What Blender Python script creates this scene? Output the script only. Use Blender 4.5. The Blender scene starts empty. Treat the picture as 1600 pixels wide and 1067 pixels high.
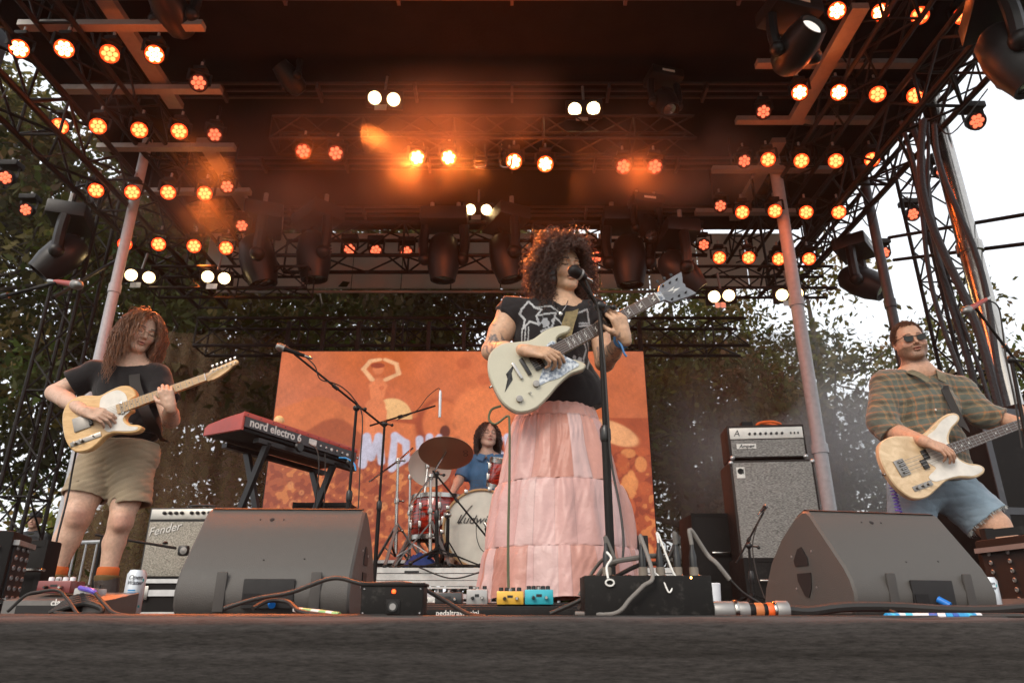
import bpy, bmesh, math, random
import numpy as np
from mathutils import Vector, Matrix
R_ = math.radians
random.seed(7); rng = np.random.default_rng(7)
scn = bpy.context.scene; COL = scn.collection
# ---------------- camera, world, sun, exposure ----------------
PITCH = R_(21.08); FPX = 1100.0; CZ = 0.02
cam = bpy.data.cameras.new('camera'); camo = bpy.data.objects.new('camera', cam); COL.objects.link(camo)
camo.location = (0, 0, CZ); camo.rotation_euler = (math.pi/2 + PITCH, 0, 0)
cam.sensor_width = 36; cam.lens = FPX/1600*36; cam.clip_start = .05; cam.clip_end = 600
cam.dof.use_dof = True; cam.dof.focus_distance = 3.3; cam.dof.aperture_fstop = 5
scn.camera = camo
w = bpy.data.worlds.new('World'); scn.world = w; w.use_nodes = True
nt = w.node_tree; nt.nodes.clear()
wo = nt.nodes.new('ShaderNodeOutputWorld'); bg = nt.nodes.new('ShaderNodeBackground'); bg.inputs[1].default_value = .15
sky = nt.nodes.new('ShaderNodeTexSky'); sky.sky_type = 'NISHITA'; sky.sun_disc = False
SUN_EL, SUN_AZ = R_(38), R_(208)
sky.sun_elevation = SUN_EL; sky.sun_rotation = SUN_AZ; sky.air_density = 1.5; sky.dust_density = 6
mx = nt.nodes.new('ShaderNodeMix'); mx.data_type = 'RGBA'; mx.inputs[0].default_value = .8
cn = nt.nodes.new('ShaderNodeTexNoise'); cn.inputs['Scale'].default_value = 1.6; cn.inputs['Detail'].default_value = 4
cr = nt.nodes.new('ShaderNodeValToRGB'); cr.color_ramp.elements[0].color = (6.6, 6.8, 7.1, 1); cr.color_ramp.elements[1].color = (9.2, 9.4, 9.6, 1)
nt.links.new(cn.outputs[0], cr.inputs[0]); nt.links.new(sky.outputs[0], mx.inputs[6]); nt.links.new(cr.outputs[0], mx.inputs[7])
nt.links.new(mx.outputs[2], bg.inputs[0]); nt.links.new(bg.outputs[0], wo.inputs[0])
sun = bpy.data.lights.new('sun', 'SUN'); sun.energy = 1.5; sun.angle = R_(25); sun.color = (1, .93, .84)
suno = bpy.data.objects.new('sun', sun); COL.objects.link(suno)
sd = Vector((math.sin(SUN_AZ)*math.cos(SUN_EL), math.cos(SUN_AZ)*math.cos(SUN_EL), math.sin(SUN_EL)))
suno.rotation_euler = sd.to_track_quat('Z', 'Y').to_euler()
scn.view_settings.view_transform = 'Standard'; scn.view_settings.look = 'None'
scn.view_settings.gamma = 1; scn.view_settings.use_curve_mapping = False
scn.view_settings.exposure = 0.35
scn.cycles.use_denoising = True
scn.cycles.max_bounces = 6; scn.cycles.diffuse_bounces = 3; scn.cycles.glossy_bounces = 2; scn.cycles.transparent_max_bounces = 24
scn.cycles.volume_bounces = 0; scn.cycles.sample_clamp_indirect = 4
# ---------------- picture-to-place measuring ----------------
cP, sP = math.cos(PITCH), math.sin(PITCH)
def at(px, py, Y=None, Z=None, X=None):
    u = (px-800)/FPX; v = (533.5-py)/FPX
    d = Vector((u, cP - v*sP, sP + v*cP))
    if Y is not None: s = Y/d.y
    elif Z is not None: s = (Z-CZ)/d.z
    else: s = X/d.x
    return Vector((d.x*s, d.y*s, d.z*s + CZ))
# ---------------- materials ----------------
MATS = {}
def mat(name, col=(.5, .5, .5), rough=.6, metal=0, var=.12, vs=20, bump=0, bs=60, spec=.5, emis=None, es=0, vcol=False, sheen=0, sss=0, coat=0, wave=None, alpha=None, wear=0):
    if name in MATS: return MATS[name]
    m = bpy.data.materials.new(name); m.use_nodes = True; MATS[name] = m
    n = m.node_tree; b = n.nodes['Principled BSDF']; N = n.nodes.new; L = n.links.new
    b.inputs['Roughness'].default_value = rough; b.inputs['Metallic'].default_value = metal
    b.inputs['Specular IOR Level'].default_value = spec
    if sheen: b.inputs['Sheen Weight'].default_value = sheen
    if coat: b.inputs['Coat Weight'].default_value = coat; b.inputs['Coat Roughness'].default_value = .15
    if sss:
        b.inputs['Subsurface Weight'].default_value = sss; b.inputs['Subsurface Radius'].default_value = (1, .35, .2); b.inputs['Subsurface Scale'].default_value = .008
    tc = N('ShaderNodeTexCoord')
    if vcol:
        src = N('ShaderNodeVertexColor'); src.layer_name = 'Col'; csock = src.outputs[0]
    else:
        src = N('ShaderNodeRGB'); src.outputs[0].default_value = (*col, 1); csock = src.outputs[0]
    if var:
        nz = N('ShaderNodeTexNoise'); nz.inputs['Scale'].default_value = vs; nz.inputs['Detail'].default_value = 5; L(tc.outputs['Object'], nz.inputs[0])
        mr = N('ShaderNodeMapRange'); mr.inputs[1].default_value = .25; mr.inputs[2].default_value = .75
        mr.inputs[3].default_value = 1-var; mr.inputs[4].default_value = 1+var; L(nz.outputs[0], mr.inputs[0])
        vm = N('ShaderNodeVectorMath'); vm.operation = 'SCALE'; L(csock, vm.inputs[0]); L(mr.outputs[0], vm.inputs[3]); csock = vm.outputs[0]
        rr = N('ShaderNodeMapRange'); rr.inputs[3].default_value = max(.02, rough-.1); rr.inputs[4].default_value = min(1, rough+.12); L(nz.outputs[0], rr.inputs[0]); L(rr.outputs[0], b.inputs['Roughness'])
    if wear:
        n2 = N('ShaderNodeTexNoise'); n2.inputs['Scale'].default_value = vs*.35; n2.inputs['Detail'].default_value = 9; n2.inputs['Roughness'].default_value = .75; L(tc.outputs['Object'], n2.inputs[0])
        m2 = N('ShaderNodeMapRange'); m2.inputs[1].default_value = .55; m2.inputs[2].default_value = .7; m2.inputs[4].default_value = wear; L(n2.outputs[0], m2.inputs[0])
        mm = N('ShaderNodeMix'); mm.data_type = 'RGBA'; mm.inputs[7].default_value = (.3, .27, .24, 1); L(m2.outputs[0], mm.inputs[0]); L(csock, mm.inputs[6]); csock = mm.outputs[2]
    if wave:
        ax, sc, amt = wave
        wv = N('ShaderNodeTexWave'); wv.bands_direction = ax; wv.inputs['Scale'].default_value = sc; wv.inputs['Distortion'].default_value = 3; wv.inputs['Detail'].default_value = 3; wv.inputs['Detail Scale'].default_value = 2
        L(tc.outputs['Object'], wv.inputs[0]); m3 = N('ShaderNodeMapRange'); m3.inputs[3].default_value = 1-amt; m3.inputs[4].default_value = 1+amt*.4; L(wv.outputs[1], m3.inputs[0])
        v2 = N('ShaderNodeVectorMath'); v2.operation = 'SCALE'; L(csock, v2.inputs[0]); L(m3.outputs[0], v2.inputs[3]); csock = v2.outputs[0]
    L(csock, b.inputs['Base Color'])
    if bump:
        n3 = N('ShaderNodeTexNoise'); n3.inputs['Scale'].default_value = bs; n3.inputs['Detail'].default_value = 4; L(tc.outputs['Object'], n3.inputs[0])
        bp = N('ShaderNodeBump'); bp.inputs['Strength'].default_value = bump; bp.inputs['Distance'].default_value = .6/bs; L(n3.outputs[0], bp.inputs['Height']); L(bp.outputs[0], b.inputs['Normal'])
    if emis: b.inputs['Emission Color'].default_value = (*emis, 1); b.inputs['Emission Strength'].default_value = es
    return m
black_metal = mat('black_metal', (.012, .011, .0105), .55, .0, wear=.06, spec=.15)
dark_plastic = mat('dark_plastic', (.012, .011, .011), .5, spec=.18, bump=.15, bs=200)
chrome = mat('chrome', (.42, .40, .375), .22, 1); dchrome = mat('worn_nickel', (.27, .25, .23), .3, 1)
alu = mat('aluminium', (.55, .55, .55), .38, .9, wear=.3)
grey_metal = mat('grey_metal', (.3, .29, .28), .5, .6, wear=.4)
lamp_glass = mat('lamp_glass', (.5, .5, .5), .1, .9)
white_plastic = mat('white_plastic', (.72, .7, .66), .4)
black_cloth = mat('black_cloth', (.02, .018, .017), .95, bump=.3, bs=120)
cable_m = mat('cable_rubber', (.026, .024, .022), .55, spec=.3)
knob_m = mat('black_knob', (.012, .012, .012), .35)
# ---------------- mesh helpers ----------------
def frame(o, xa, ya=None, za=None):
    xa = Vector(xa).normalized()
    if ya is not None: ya = Vector(ya); ya = (ya - xa*ya.dot(xa)).normalized(); za = xa.cross(ya)
    else: za = Vector(za); za = (za - xa*za.dot(xa)).normalized(); ya = za.cross(xa)
    m = Matrix((xa, ya, za)).transposed().to_4x4(); m.translation = Vector(o); return m
class MB:
    def __init__(s): s.v = []; s.f = []; s.mi = []; s.cur = 0
    def add(s, vs, fs):
        b = len(s.v); s.v += [tuple(v) for v in vs]; s.f += [tuple(b+i for i in f) for f in fs]; s.mi += [s.cur]*len(fs); return s
    def box(s, c, d, M=None, bev=0):
        x, y, z = [a/2 for a in d]; c = Vector(c)
        if bev:
            bev = min(bev, x*.9, y*.9, z*.9); P = []
            bm = bmesh.new(); bmesh.ops.create_cube(bm, size=1)
            for v in bm.verts: v.co = Vector((v.co.x*2*x, v.co.y*2*y, v.co.z*2*z))
            bmesh.ops.bevel(bm, geom=bm.edges[:], offset=bev, segments=2, affect='EDGES', profile=.6)
            bm.verts.index_update(); P = [v.co + c for v in bm.verts]; F = [[v.index for v in f.verts] for f in bm.faces]; bm.free()
        else:
            P = [c + Vector((a*x, b*y, e*z)) for a in (-1, 1) for b in (-1, 1) for e in (-1, 1)]
            F = [(0, 1, 3, 2), (4, 6, 7, 5), (0, 4, 5, 1), (2, 3, 7, 6), (0, 2, 6, 4), (1, 5, 7, 3)]
        if M is not None: P = [M @ p for p in P]
        return s.add(P, F)
    def bar(s, p, q, w, h=None, up=(0, 0, 1)):
        p, q = Vector(p), Vector(q); h = h or w; a = q-p
        if abs(a.normalized().dot(Vector(up))) > .98: up = (0, 1, 0)
        M = frame((p+q)/2, a, za=up); return s.box((0, 0, 0), (a.length, w, h), M)
    def tube(s, pts, r, n=8, cap=True):
        pts = [Vector(p) for p in pts]; rs = r if hasattr(r, '__len__') else [r]*len(pts)
        V = []; F = []; t0 = (pts[1]-pts[0]).normalized(); nrm = t0.orthogonal().normalized()
        for i, p in enumerate(pts):
            t = (pts[min(i+1, len(pts)-1)] - pts[max(i-1, 0)]).normalized()
            nrm = (nrm - t*nrm.dot(t)); nrm = nrm.normalized() if nrm.length > 1e-6 else t.orthogonal().normalized()
            b = t.cross(nrm)
            for k in range(n): a = 2*math.pi*k/n; V.append(p + (nrm*math.cos(a) + b*math.sin(a))*rs[i])
        for i in range(len(pts)-1):
            for k in range(n): k2 = (k+1) % n; F.append((i*n+k, i*n+k2, (i+1)*n+k2, (i+1)*n+k))
        if cap: F.append(tuple(range(n))[::-1]); F.append(tuple((len(pts)-1)*n+k for k in range(n)))
        return s.add(V, F)
    def lathe(s, prof, M=None, n=24, cap=True):      # prof: (r, z) list
        V = []; F = []; m = len(prof)
        for k in range(n):
            a = 2*math.pi*k/n
            for r, z in prof: V.append(Vector((r*math.cos(a), r*math.sin(a), z)))
        for k in range(n):
            k2 = (k+1) % n
            for i in range(m-1): F.append((k*m+i, k2*m+i, k2*m+i+1, k*m+i+1))
        if cap and prof[0][0] > 1e-5: F.append(tuple(k*m for k in range(n))[::-1])
        if cap and prof[-1][0] > 1e-5: F.append(tuple(k*m+m-1 for k in range(n)))
        if M is not None: V = [M @ v for v in V]
        return s.add(V, F)
    def prism(s, poly, z0, z1, M=None, bev=0):
        if bev:
            A = sum(poly[i][0]*poly[(i+1) % len(poly)][1] - poly[(i+1) % len(poly)][0]*poly[i][1] for i in range(len(poly)))
            sg = 1 if A > 0 else -1; n = len(poly); ins = []
            for i in range(n):
                p0, p1, p2 = [Vector(poly[(i+k-1) % n]) for k in range(3)]
                e = ((p1-p0).normalized() + (p2-p1).normalized()); e = e.normalized() if e.length > 1e-6 else (p2-p1).normalized()
                ins.append(p1 + Vector((-e.y, e.x))*sg*bev)
            lv = [(ins, z0), (poly, z0+bev), (poly, z1-bev), (ins, z1)]
        else: lv = [(poly, z0), (poly, z1)]
        V = []; F = []; n = len(poly)
        for pl, z in lv: V += [Vector((p[0], p[1], z)) for p in pl]
        for l in range(len(lv)-1):
            for i in range(n): j = (i+1) % n; F.append((l*n+i, l*n+j, (l+1)*n+j, (l+1)*n+i))
        F.append(tuple(range(n))[::-1]); F.append(tuple((len(lv)-1)*n+i for i in range(n)))
        if M is not None: V = [M @ v for v in V]
        return s.add(V, F)
    def sphere(s, c, r, n=12, sc=(1, 1, 1)):
        prof = [(math.sin(math.pi*i/n)*r, -math.cos(math.pi*i/n)*r) for i in range(n+1)]; prof[0] = (0, -r); prof[-1] = (0, r)
        M = Matrix.Translation(Vector(c)) @ Matrix.Diagonal((*sc, 1)); return s.lathe(prof, M, n+4)
    def build(s, name, m, parent=None, smooth=True, org=None):
        me = bpy.data.meshes.new(name)
        o = Vector(org) if org is not None else Vector((0, 0, 0))
        if parent is not None and org is None: o = wloc(parent)
        me.from_pydata([(v[0]-o.x, v[1]-o.y, v[2]-o.z) for v in s.v], [], s.f)
        for mm in (m if isinstance(m, (list, tuple)) else [m]): me.materials.append(mm)
        if max(s.mi, default=0): me.polygons.foreach_set('material_index', s.mi)
        me.validate()
        bm = bmesh.new(); bm.from_mesh(me); bmesh.ops.recalc_face_normals(bm, faces=bm.faces); bm.to_mesh(me); bm.free()
        if smooth:
            me.polygons.foreach_set('use_smooth', [True]*len(me.polygons)); me.set_sharp_from_angle(angle=R_(38))
        ob = bpy.data.objects.new(name, me); COL.objects.link(ob)
        if parent is not None: ob.parent = parent; ob.location = o - wloc(parent)
        else: ob.location = o
        return ob
def wloc(o):
    p = Vector(o.location)
    while o.parent is not None: o = o.parent; p += Vector(o.location)
    return p
def tag(o, label=None, cat=None, group=None, kind=None):
    if label: o['label'] = label
    if cat: o['category'] = cat
    if group: o['group'] = group
    if kind: o['kind'] = kind
    return o
def thing(name, loc, label, cat, group=None):
    o = bpy.data.objects.new(name, None); COL.objects.link(o); o.location = loc; o.empty_display_size = .1
    return tag(o, label, cat, group)
def fast_mesh(name, V, F, m, parent=None, col=None, smooth=True, n=None):
    V = np.asarray(V, np.float32); F = np.asarray(F, np.int32); n = F.shape[1]
    o = wloc(parent) if parent is not None else Vector((0, 0, 0))
    V = V - np.array(o, np.float32)
    me = bpy.data.meshes.new(name); me.vertices.add(len(V)); me.vertices.foreach_set('co', V.ravel())
    me.loops.add(F.size); me.loops.foreach_set('vertex_index', F.ravel()); me.polygons.add(len(F))
    me.polygons.foreach_set('loop_start', np.arange(0, F.size, n, dtype=np.int32)); me.polygons.foreach_set('loop_total', np.full(len(F), n, np.int32))
    me.update(calc_edges=True); me.materials.append(m)
    if smooth: me.polygons.foreach_set('use_smooth', [True]*len(F))
    if col is not None:
        a = me.color_attributes.new('Col', 'FLOAT_COLOR', 'POINT'); c = np.ones((len(V), 4), np.float32); c[:, :3] = col; a.data.foreach_set('color', c.ravel())
    ob = bpy.data.objects.new(name, me); COL.objects.link(ob)
    if parent is not None: ob.parent = parent
    return ob
def curve(pts, n=8):
    """Catmull-Rom through points"""
    P = [Vector(p) for p in pts]; P = [P[0]*2-P[1]] + P + [P[-1]*2-P[-2]]; out = []
    for i in range(1, len(P)-2):
        for k in range(n):
            t = k/n; a, b, c, d = P[i-1], P[i], P[i+1], P[i+2]
            out.append(.5*((2*b) + (c-a)*t + (2*a-5*b+4*c-d)*t*t + (3*b-a-3*c+d)*t**3))
    out.append(P[-2]); return out
def text(s, size, M, m, parent, depth=.0008, name='lettering', shear=0, extrude_bold=0, align='CENTER'):
    cu = bpy.data.curves.new(name, 'FONT'); cu.body = s; cu.size = size; cu.extrude = depth; cu.align_x = align; cu.align_y = 'CENTER'; cu.shear = shear; cu.offset = extrude_bold; cu.resolution_u = 3
    t = bpy.data.objects.new(name, cu); COL.objects.link(t)
    dg = bpy.context.evaluated_depsgraph_get(); me = bpy.data.meshes.new_from_object(t.evaluated_get(dg)); bpy.data.objects.remove(t); bpy.data.curves.remove(cu)
    me.materials.clear(); me.materials.append(m); me.transform(Matrix.Translation(-wloc(parent)) @ M)
    me.name = name; o = bpy.data.objects.new(name, me); COL.objects.link(o); o.parent = parent; return o
def copy_tree(o, parent=None):
    c = o.copy(); COL.objects.link(c)
    if parent is not None: c.parent = parent
    for ch in [k for k in bpy.data.objects if k.parent == o]: copy_tree(ch, c)
    return c
# ---------------- signed-distance modelling (bodies, clothes) ----------------
def V3(*a): return np.array(a, np.float64)
def cap(a, b, ra, rb=None):
    a = np.array(a, float); b = np.array(b, float); rb = ra if rb is None else rb; ab = b-a; L2 = max(1e-9, ab@ab); m = max(ra, rb)
    def f(P):
        q = P-a; t = np.clip((q@ab)/L2, 0, 1); return np.sqrt(((q-t[..., None]*ab)**2).sum(-1)) - (ra+(rb-ra)*t)
    return f, np.minimum(a, b)-m, np.maximum(a, b)+m
def ell(c, r, R=None):
    c = np.array(c, float); r = np.array(r, float); m = r.max(); Rm = None if R is None else np.array(R, float)
    def f(P):
        q = P-c
        if Rm is not None: q = q@Rm
        k0 = np.sqrt(((q/r)**2).sum(-1)); k1 = np.sqrt(((q/(r*r))**2).sum(-1)); return k0*(k0-1)/np.maximum(k1, 1e-6)
    return f, c-m, c+m
def rbox(c, h, R=None, rad=.01):
    c = np.array(c, float); h = np.array(h, float); m = np.linalg.norm(h)+rad; Rm = None if R is None else np.array(R, float)
    def f(P):
        q = P-c
        if Rm is not None: q = q@Rm
        d = np.abs(q)-(h-rad); return np.sqrt((np.maximum(d, 0)**2).sum(-1)) + np.minimum(d.max(-1), 0) - rad
    return f, c-m, c+m
def half(pt, nrm):
    pt = np.array(pt, float); nrm = np.array(nrm, float); nrm = nrm/np.linalg.norm(nrm)
    return (lambda P: (P-pt)@nrm), None, None        # negative on the side away from nrm
def sdf_eval(ops, X, Y, Z):
    D = np.full((len(X), len(Y), len(Z)), .05, np.float32)
    for op, k, (f, lo, hi) in ops:
        if lo is None: sl = [slice(0, len(a)) for a in (X, Y, Z)]
        else:
            mg = k + .05; sl = [slice(int(np.searchsorted(a, lo[i]-mg)), int(np.searchsorted(a, hi[i]+mg))) for i, a in enumerate((X, Y, Z))]
        if any(s.stop <= s.start for s in sl): continue
        P = np.stack(np.meshgrid(X[sl[0]], Y[sl[1]], Z[sl[2]], indexing='ij'), -1)
        d = f(P).astype(np.float32); s = tuple(sl); A = D[s]
        if op == 'u': h = np.clip(.5+.5*(A-d)/max(k, 1e-5), 0, 1); D[s] = A+(d-A)*h-k*h*(1-h)
        elif op == 's': d = -d; h = np.clip(.5-.5*(A-d)/max(k, 1e-5), 0, 1); D[s] = A+(d-A)*h+k*h*(1-h)
        elif op == 'i': h = np.clip(.5-.5*(A-d)/max(k, 1e-5), 0, 1); D[s] = A+(d-A)*h+k*h*(1-h)
        elif op == 'd': D[s] = A + np.where(np.abs(A) < .04, d, 0)
    return D
def nets(ops, lo, hi, h):
    X, Y, Z = [np.arange(lo[i], hi[i]+h, h) for i in range(3)]
    D = sdf_eval(ops, X, Y, Z); s = D < 0
    n = [a-1 for a in D.shape]
    def c(a, o): return a[o[0]:o[0]+n[0], o[1]:o[1]+n[1], o[2]:o[2]+n[2]]
    corners = [(i, j, k) for i in (0, 1) for j in (0, 1) for k in (0, 1)]
    cnt = sum(c(s, o).astype(np.int8) for o in corners); mask = (cnt > 0) & (cnt < 8)
    I, J, K = np.nonzero(mask); idx = np.full(mask.shape, -1, np.int32); idx[I, J, K] = np.arange(len(I))
    acc = np.zeros((len(I), 3)); w_ = np.zeros(len(I))
    for ax in range(3):
        e = [0, 0, 0]; e[ax] = 1
        for o in corners:
            if o[ax]: continue
            a = D[I+o[0], J+o[1], K+o[2]]; b = D[I+o[0]+e[0], J+o[1]+e[1], K+o[2]+e[2]]
            m = (a < 0) != (b < 0); t = a[m]/(a[m]-b[m]); pos = np.tile(np.array(o, float), (m.sum(), 1)); pos[:, ax] += t
            acc[m] += pos; w_[m] += 1
    V = (acc/w_[:, None] + np.stack([I, J, K], 1))*h + np.array([X[0], Y[0], Z[0]])
    Fs = []
    for ax in range(3):
        b, cc = (ax+1) % 3, (ax+2) % 3; sl0 = [slice(None)]*3; sl1 = [slice(None)]*3; sl0[ax] = slice(0, -1); sl1[ax] = slice(1, None)
        A = s[tuple(sl0)]; B = s[tuple(sl1)]; E = np.array(np.nonzero(A != B)); ok = (E[b] > 0) & (E[cc] > 0) & (E[b] < D.shape[b]-1) & (E[cc] < D.shape[cc]-1); E = E[:, ok]
        ins = A[tuple(E)]
        def g(db, dc): q = E.copy(); q[b] -= db; q[cc] -= dc; return idx[tuple(q)]
        q = np.stack([g(1, 1), g(0, 1), g(0, 0), g(1, 0)], 1); q[~ins] = q[~ins][:, ::-1]; Fs.append(q)
    F = np.concatenate(Fs); F = F[(F >= 0).all(1)]
    return V, F
def sdf_obj(name, ops, m, parent, grids, colf=None, post=None):
    Vs = []; Fs = []; b = 0
    for lo, hi, h in grids:
        V, F = nets(ops, lo, hi, h)
        if len(V): Vs.append(V); Fs.append(F+b); b += len(V)
    V = np.concatenate(Vs); F = np.concatenate(Fs)
    c = colf(V) if colf else None
    if post: V = post(V)
    return fast_mesh(name, V, F, m, parent, c)
def wrinkle(amp, sc=(9, 9, 22), seed=0, warp=.06):
    r = np.random.default_rng(seed); ws = [(r.normal(size=3)*np.array(sc), r.uniform(0, 6.28), r.uniform(.4, 1)) for _ in range(9)]
    wp = [(r.normal(size=3)*5, r.uniform(0, 6.28)) for _ in range(3)]
    def f(P):
        Q = P + warp*np.stack([np.sin(P@k+p) for k, p in wp], -1); d = 0
        for k, p, a in ws: d = d + a*(np.sqrt(np.abs(np.sin(Q@k*.5+p))+.02)-.72)
        return -amp*d/2
    return f, None, None
# ================= setting =================
EDGE_Y = 1.72; GZ = -1.3
g = MB(); n = 60; S = 240
V = []; F = []
for j in range(n+1):
    for i in range(n+1):
        x = (i/n-.5)*S; y = (j/n-.35)*S; V.append((x, y, GZ + .25*math.sin(x*.07)*math.cos(y*.05) + max(0, (y-30))*.02))
for j in range(n):
    for i in range(n): a = j*(n+1)+i; F.append((a, a+1, a+n+2, a+n+1))
g.add(V, F); tag(g.build('ground', mat('grass_ground', (.05, .06, .025), .95, var=.4, vs=1.5, bump=.4, bs=8)), kind='structure')
# stage deck
deck_m = mat('deck_carpet', (.03, .018, .016), .95, var=.25, vs=30, bump=.4, bs=150)
d = MB(); d.box((-.2, (EDGE_Y+10.2)/2+.02, -.075), (11.6, 10.2-EDGE_Y-.04, .15)); tag(d.build('stage_deck', deck_m), kind='structure')
d = MB()
for x in np.arange(-5.6, 5.6, 1.4):
    for y in (2.4, 5, 7.5, 10): d.bar((x, y, GZ), (x, y, -.15), .08)
tag(d.build('stage_legs', black_metal), kind='structure')
# front drape over the stage edge, gently wrinkled
nx, nz = 700, 150; xs = np.linspace(-6.2, 5.8, nx); tt = np.linspace(0, 1, nz)
L_top, L_down = .22, 1.25
Vv = np.zeros((nz, nx, 3)); s_ = tt**1.6*(L_top+L_down+.06)
r_ = np.random.default_rng(3)
for j, s in enumerate(s_):
    if s < L_top: y, z, b = EDGE_Y+L_top-s+.03, .006, 0
    elif s < L_top+.06: a = (s-L_top)/.06*math.pi/2; y, z, b = EDGE_Y+.03-.035*math.sin(a), .006-.035*(1-math.cos(a)), .3
    else: y, z, b = EDGE_Y-.005, .006-.035-(s-L_top-.06), 1
    Vv[j, :, 0] = xs; Vv[j, :, 1] = y; Vv[j, :, 2] = z
    ph = np.sin(xs*2.1+s*30)*.8+np.sin(xs*.7-s*11)*1.5
    wv = .0016*np.sin(s*95+ph)+.0013*np.sin(s*190+xs*1.3+2*ph)+.0022*np.sin(s*52-xs*.9+ph*.7)+.0008*np.sin(s*310+xs*3.7+ph)
    Vv[j, :, 1] -= wv*b*1.3; Vv[j, :, 2] += (1-b)*(.0022+.0022*np.sin(xs*5+s*60)+.0016*np.sin(xs*17-s*30))
Fi = (np.arange(nz-1)[:, None]*nx+np.arange(nx-1)[None]).ravel(); Fq = np.stack([Fi, Fi+1, Fi+nx+1, Fi+nx], 1)
cm = mat('drape_weave', (.034, .030, .028), .98, spec=.1, var=.75, vs=14, bump=1, bs=420, sheen=.1)
nt = cm.node_tree; b_ = nt.nodes['Principled BSDF']; tc = nt.nodes['Texture Coordinate']
mp = nt.nodes.new('ShaderNodeMapping'); mp.inputs['Scale'].default_value = (60, 300, 480); nt.links.new(tc.outputs['Object'], mp.inputs[0])
nz_ = [q for q in nt.nodes if q.type == 'TEX_NOISE']; nt.links.new(mp.outputs[0], nz_[-1].inputs[0]); nz_[-1].inputs['Scale'].default_value = 1
mp2 = nt.nodes.new('ShaderNodeMapping'); mp2.inputs['Scale'].default_value = (26, 150, 190); nt.links.new(tc.outputs['Object'], mp2.inputs[0]); nt.links.new(mp2.outputs[0], nz_[0].inputs[0]); nz_[0].inputs['Scale'].default_value = 1; nz_[0].inputs['Roughness'].default_value = .8
tag(fast_mesh('stage_skirt', Vv.reshape(-1, 3), Fq, cm), 'dark brown woven drape hanging over the front edge of the stage', 'stage drape')
# red-brown strip of carpet showing behind the lip
d = MB(); d.box((-.2, EDGE_Y+.32, .004), (11.4, .5, .008)); tag(d.build('carpet', mat('red_carpet', (.07, .014, .010), .98, spec=.1, var=.3, vs=40, bump=.5, bs=200)), kind='structure')

# ================= roof =================
XL, XR = -4.65, 4.2
rt = thing('stage_roof', (-.2, 5, 5.7), 'large dark fabric roof held over the whole stage', 'stage roof')
roof_m = mat('roof_fabric', (.009, .007, .0065), .95, spec=.1, var=.3, vs=3, bump=.2, bs=30)
d = MB(); d.box((-.2, 5.1, 5.78), (9.6, 9.6, .05)); d.build('canopy', roof_m, rt)
fas = mat('valance_fabric', (.62, .56, .5), .85, var=.15, vs=4, bump=.2, bs=20)
nn = fas.node_tree; tl = nn.nodes.new('ShaderNodeBsdfTranslucent'); tl.inputs[0].default_value = (.6, .52, .45, 1); mxs = nn.nodes.new('ShaderNodeMixShader'); mxs.inputs[0].default_value = .55; nn.links.new(nn.nodes['Principled BSDF'].outputs[0], mxs.inputs[1]); nn.links.new(tl.outputs[0], mxs.inputs[2]); nn.links.new(mxs.outputs[0], nn.nodes['Material Output'].inputs[0])
d = MB(); nseg = 12
for i in range(nseg):
    x0 = -4.75+i*9.15/nseg; d.box((x0+9.15/nseg/2, 9.75, 5.12), (9.15/nseg-.02, .03, .95))
d.build('rear_valance', fas, rt)
MB().box((-4.98, 7.4, 5.55), (.03, 4.4, .4)).build('side_valance', roof_m, rt); MB().box((4.58, 7.4, 5.55), (.03, 4.4, .4)).build('side_valance', roof_m, rt)
beam = mat('roof_beam', (.3, .28, .26), .5, .5, wear=.6)
for k, (x, y0, y1) in enumerate([(3.3, 3.6, 4.7), (3.25, 5.0, 6.6), (3.2, 7, 8.8), (-3.8, 3.4, 4.3), (-3.75, 4.8, 6.4), (-3.7, 7, 8.6)]):
    d = MB(); d.box((x, (y0+y1)/2, 5.3), (.16, y1-y0, .07)); d.build('beam', beam, rt)
for y in (2.2, 3.6, 5.0, 6.4, 7.8, 9.0):
    d = MB()
    for k in range(3): d.box((-.2, y+k*.09, 5.62-.02*k), (9.2, .022, .03))
    for x in np.arange(-4.4, 4.4, 1.1): d.box((x, y+.09, 5.57), (.03, .25, .09))
    d.build('ceiling_rail', mat('ceiling_rail', (.07, .05, .045), .5, .6), rt)
def truss(p, q, w, name, label, cat='truss', group=None, m=None, up=(0, 0, 1), r=.025, step=None, flat=False, dupl=True):
    m = m or black_metal; p, q = Vector(p), Vector(q); a = q-p; Lh = a.length
    if abs(a.normalized().z) > .9: up = (0, 1, 0)
    M = frame(p, a, za=up); t = thing(name, p, label, cat, group); w2 = w/2
    offs = [(-w2, 0), (w2, 0)] if flat else [(-w2, -w2), (w2, -w2), (w2, w2), (-w2, w2)]
    if flat: offs = [(0, -w2), (0, w2)]
    for y, z in offs: MB().tube([M @ Vector((0, y, z)), M @ Vector((Lh, y, z))], r, 8).build('chord', m, t)
    b = MB(); step = step or w*1.1; ns = max(1, int(Lh/step)); st = Lh/ns
    pairs = [(offs[0], offs[1])] if flat else [(offs[i], offs[(i+1) % 4]) for i in range(4)]
    for (o1, o2) in pairs:
        for k in range(ns):
            A, B = (o1, o2) if k % 2 else (o2, o1)
            b.tube([M @ Vector((k*st, *A)), M @ Vector(((k+1)*st, *B))], r*.5, 5, cap=False)
    for k in range(0, ns+1, 3):
        for (o1, o2) in pairs: b.tube([M @ Vector((k*st, *o1)), M @ Vector((k*st, *o2))], r*.55, 5, cap=False)
    b.build('bracing', m, t); return t
TG = 'black box trusses carrying the lights'
truss((4.22, 1.5, 4.75), (4.0, 9.9, 4.75), .4, 'lighting_truss', 'long black box truss running along the right side under the roof edge', group=TG, r=.03)
truss((3.6, 1.5, 5.25), (3.5, 9.9, 5.25), .34, 'lighting_truss', 'upper black truss just inside the right side truss', group=TG, r=.025)
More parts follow.
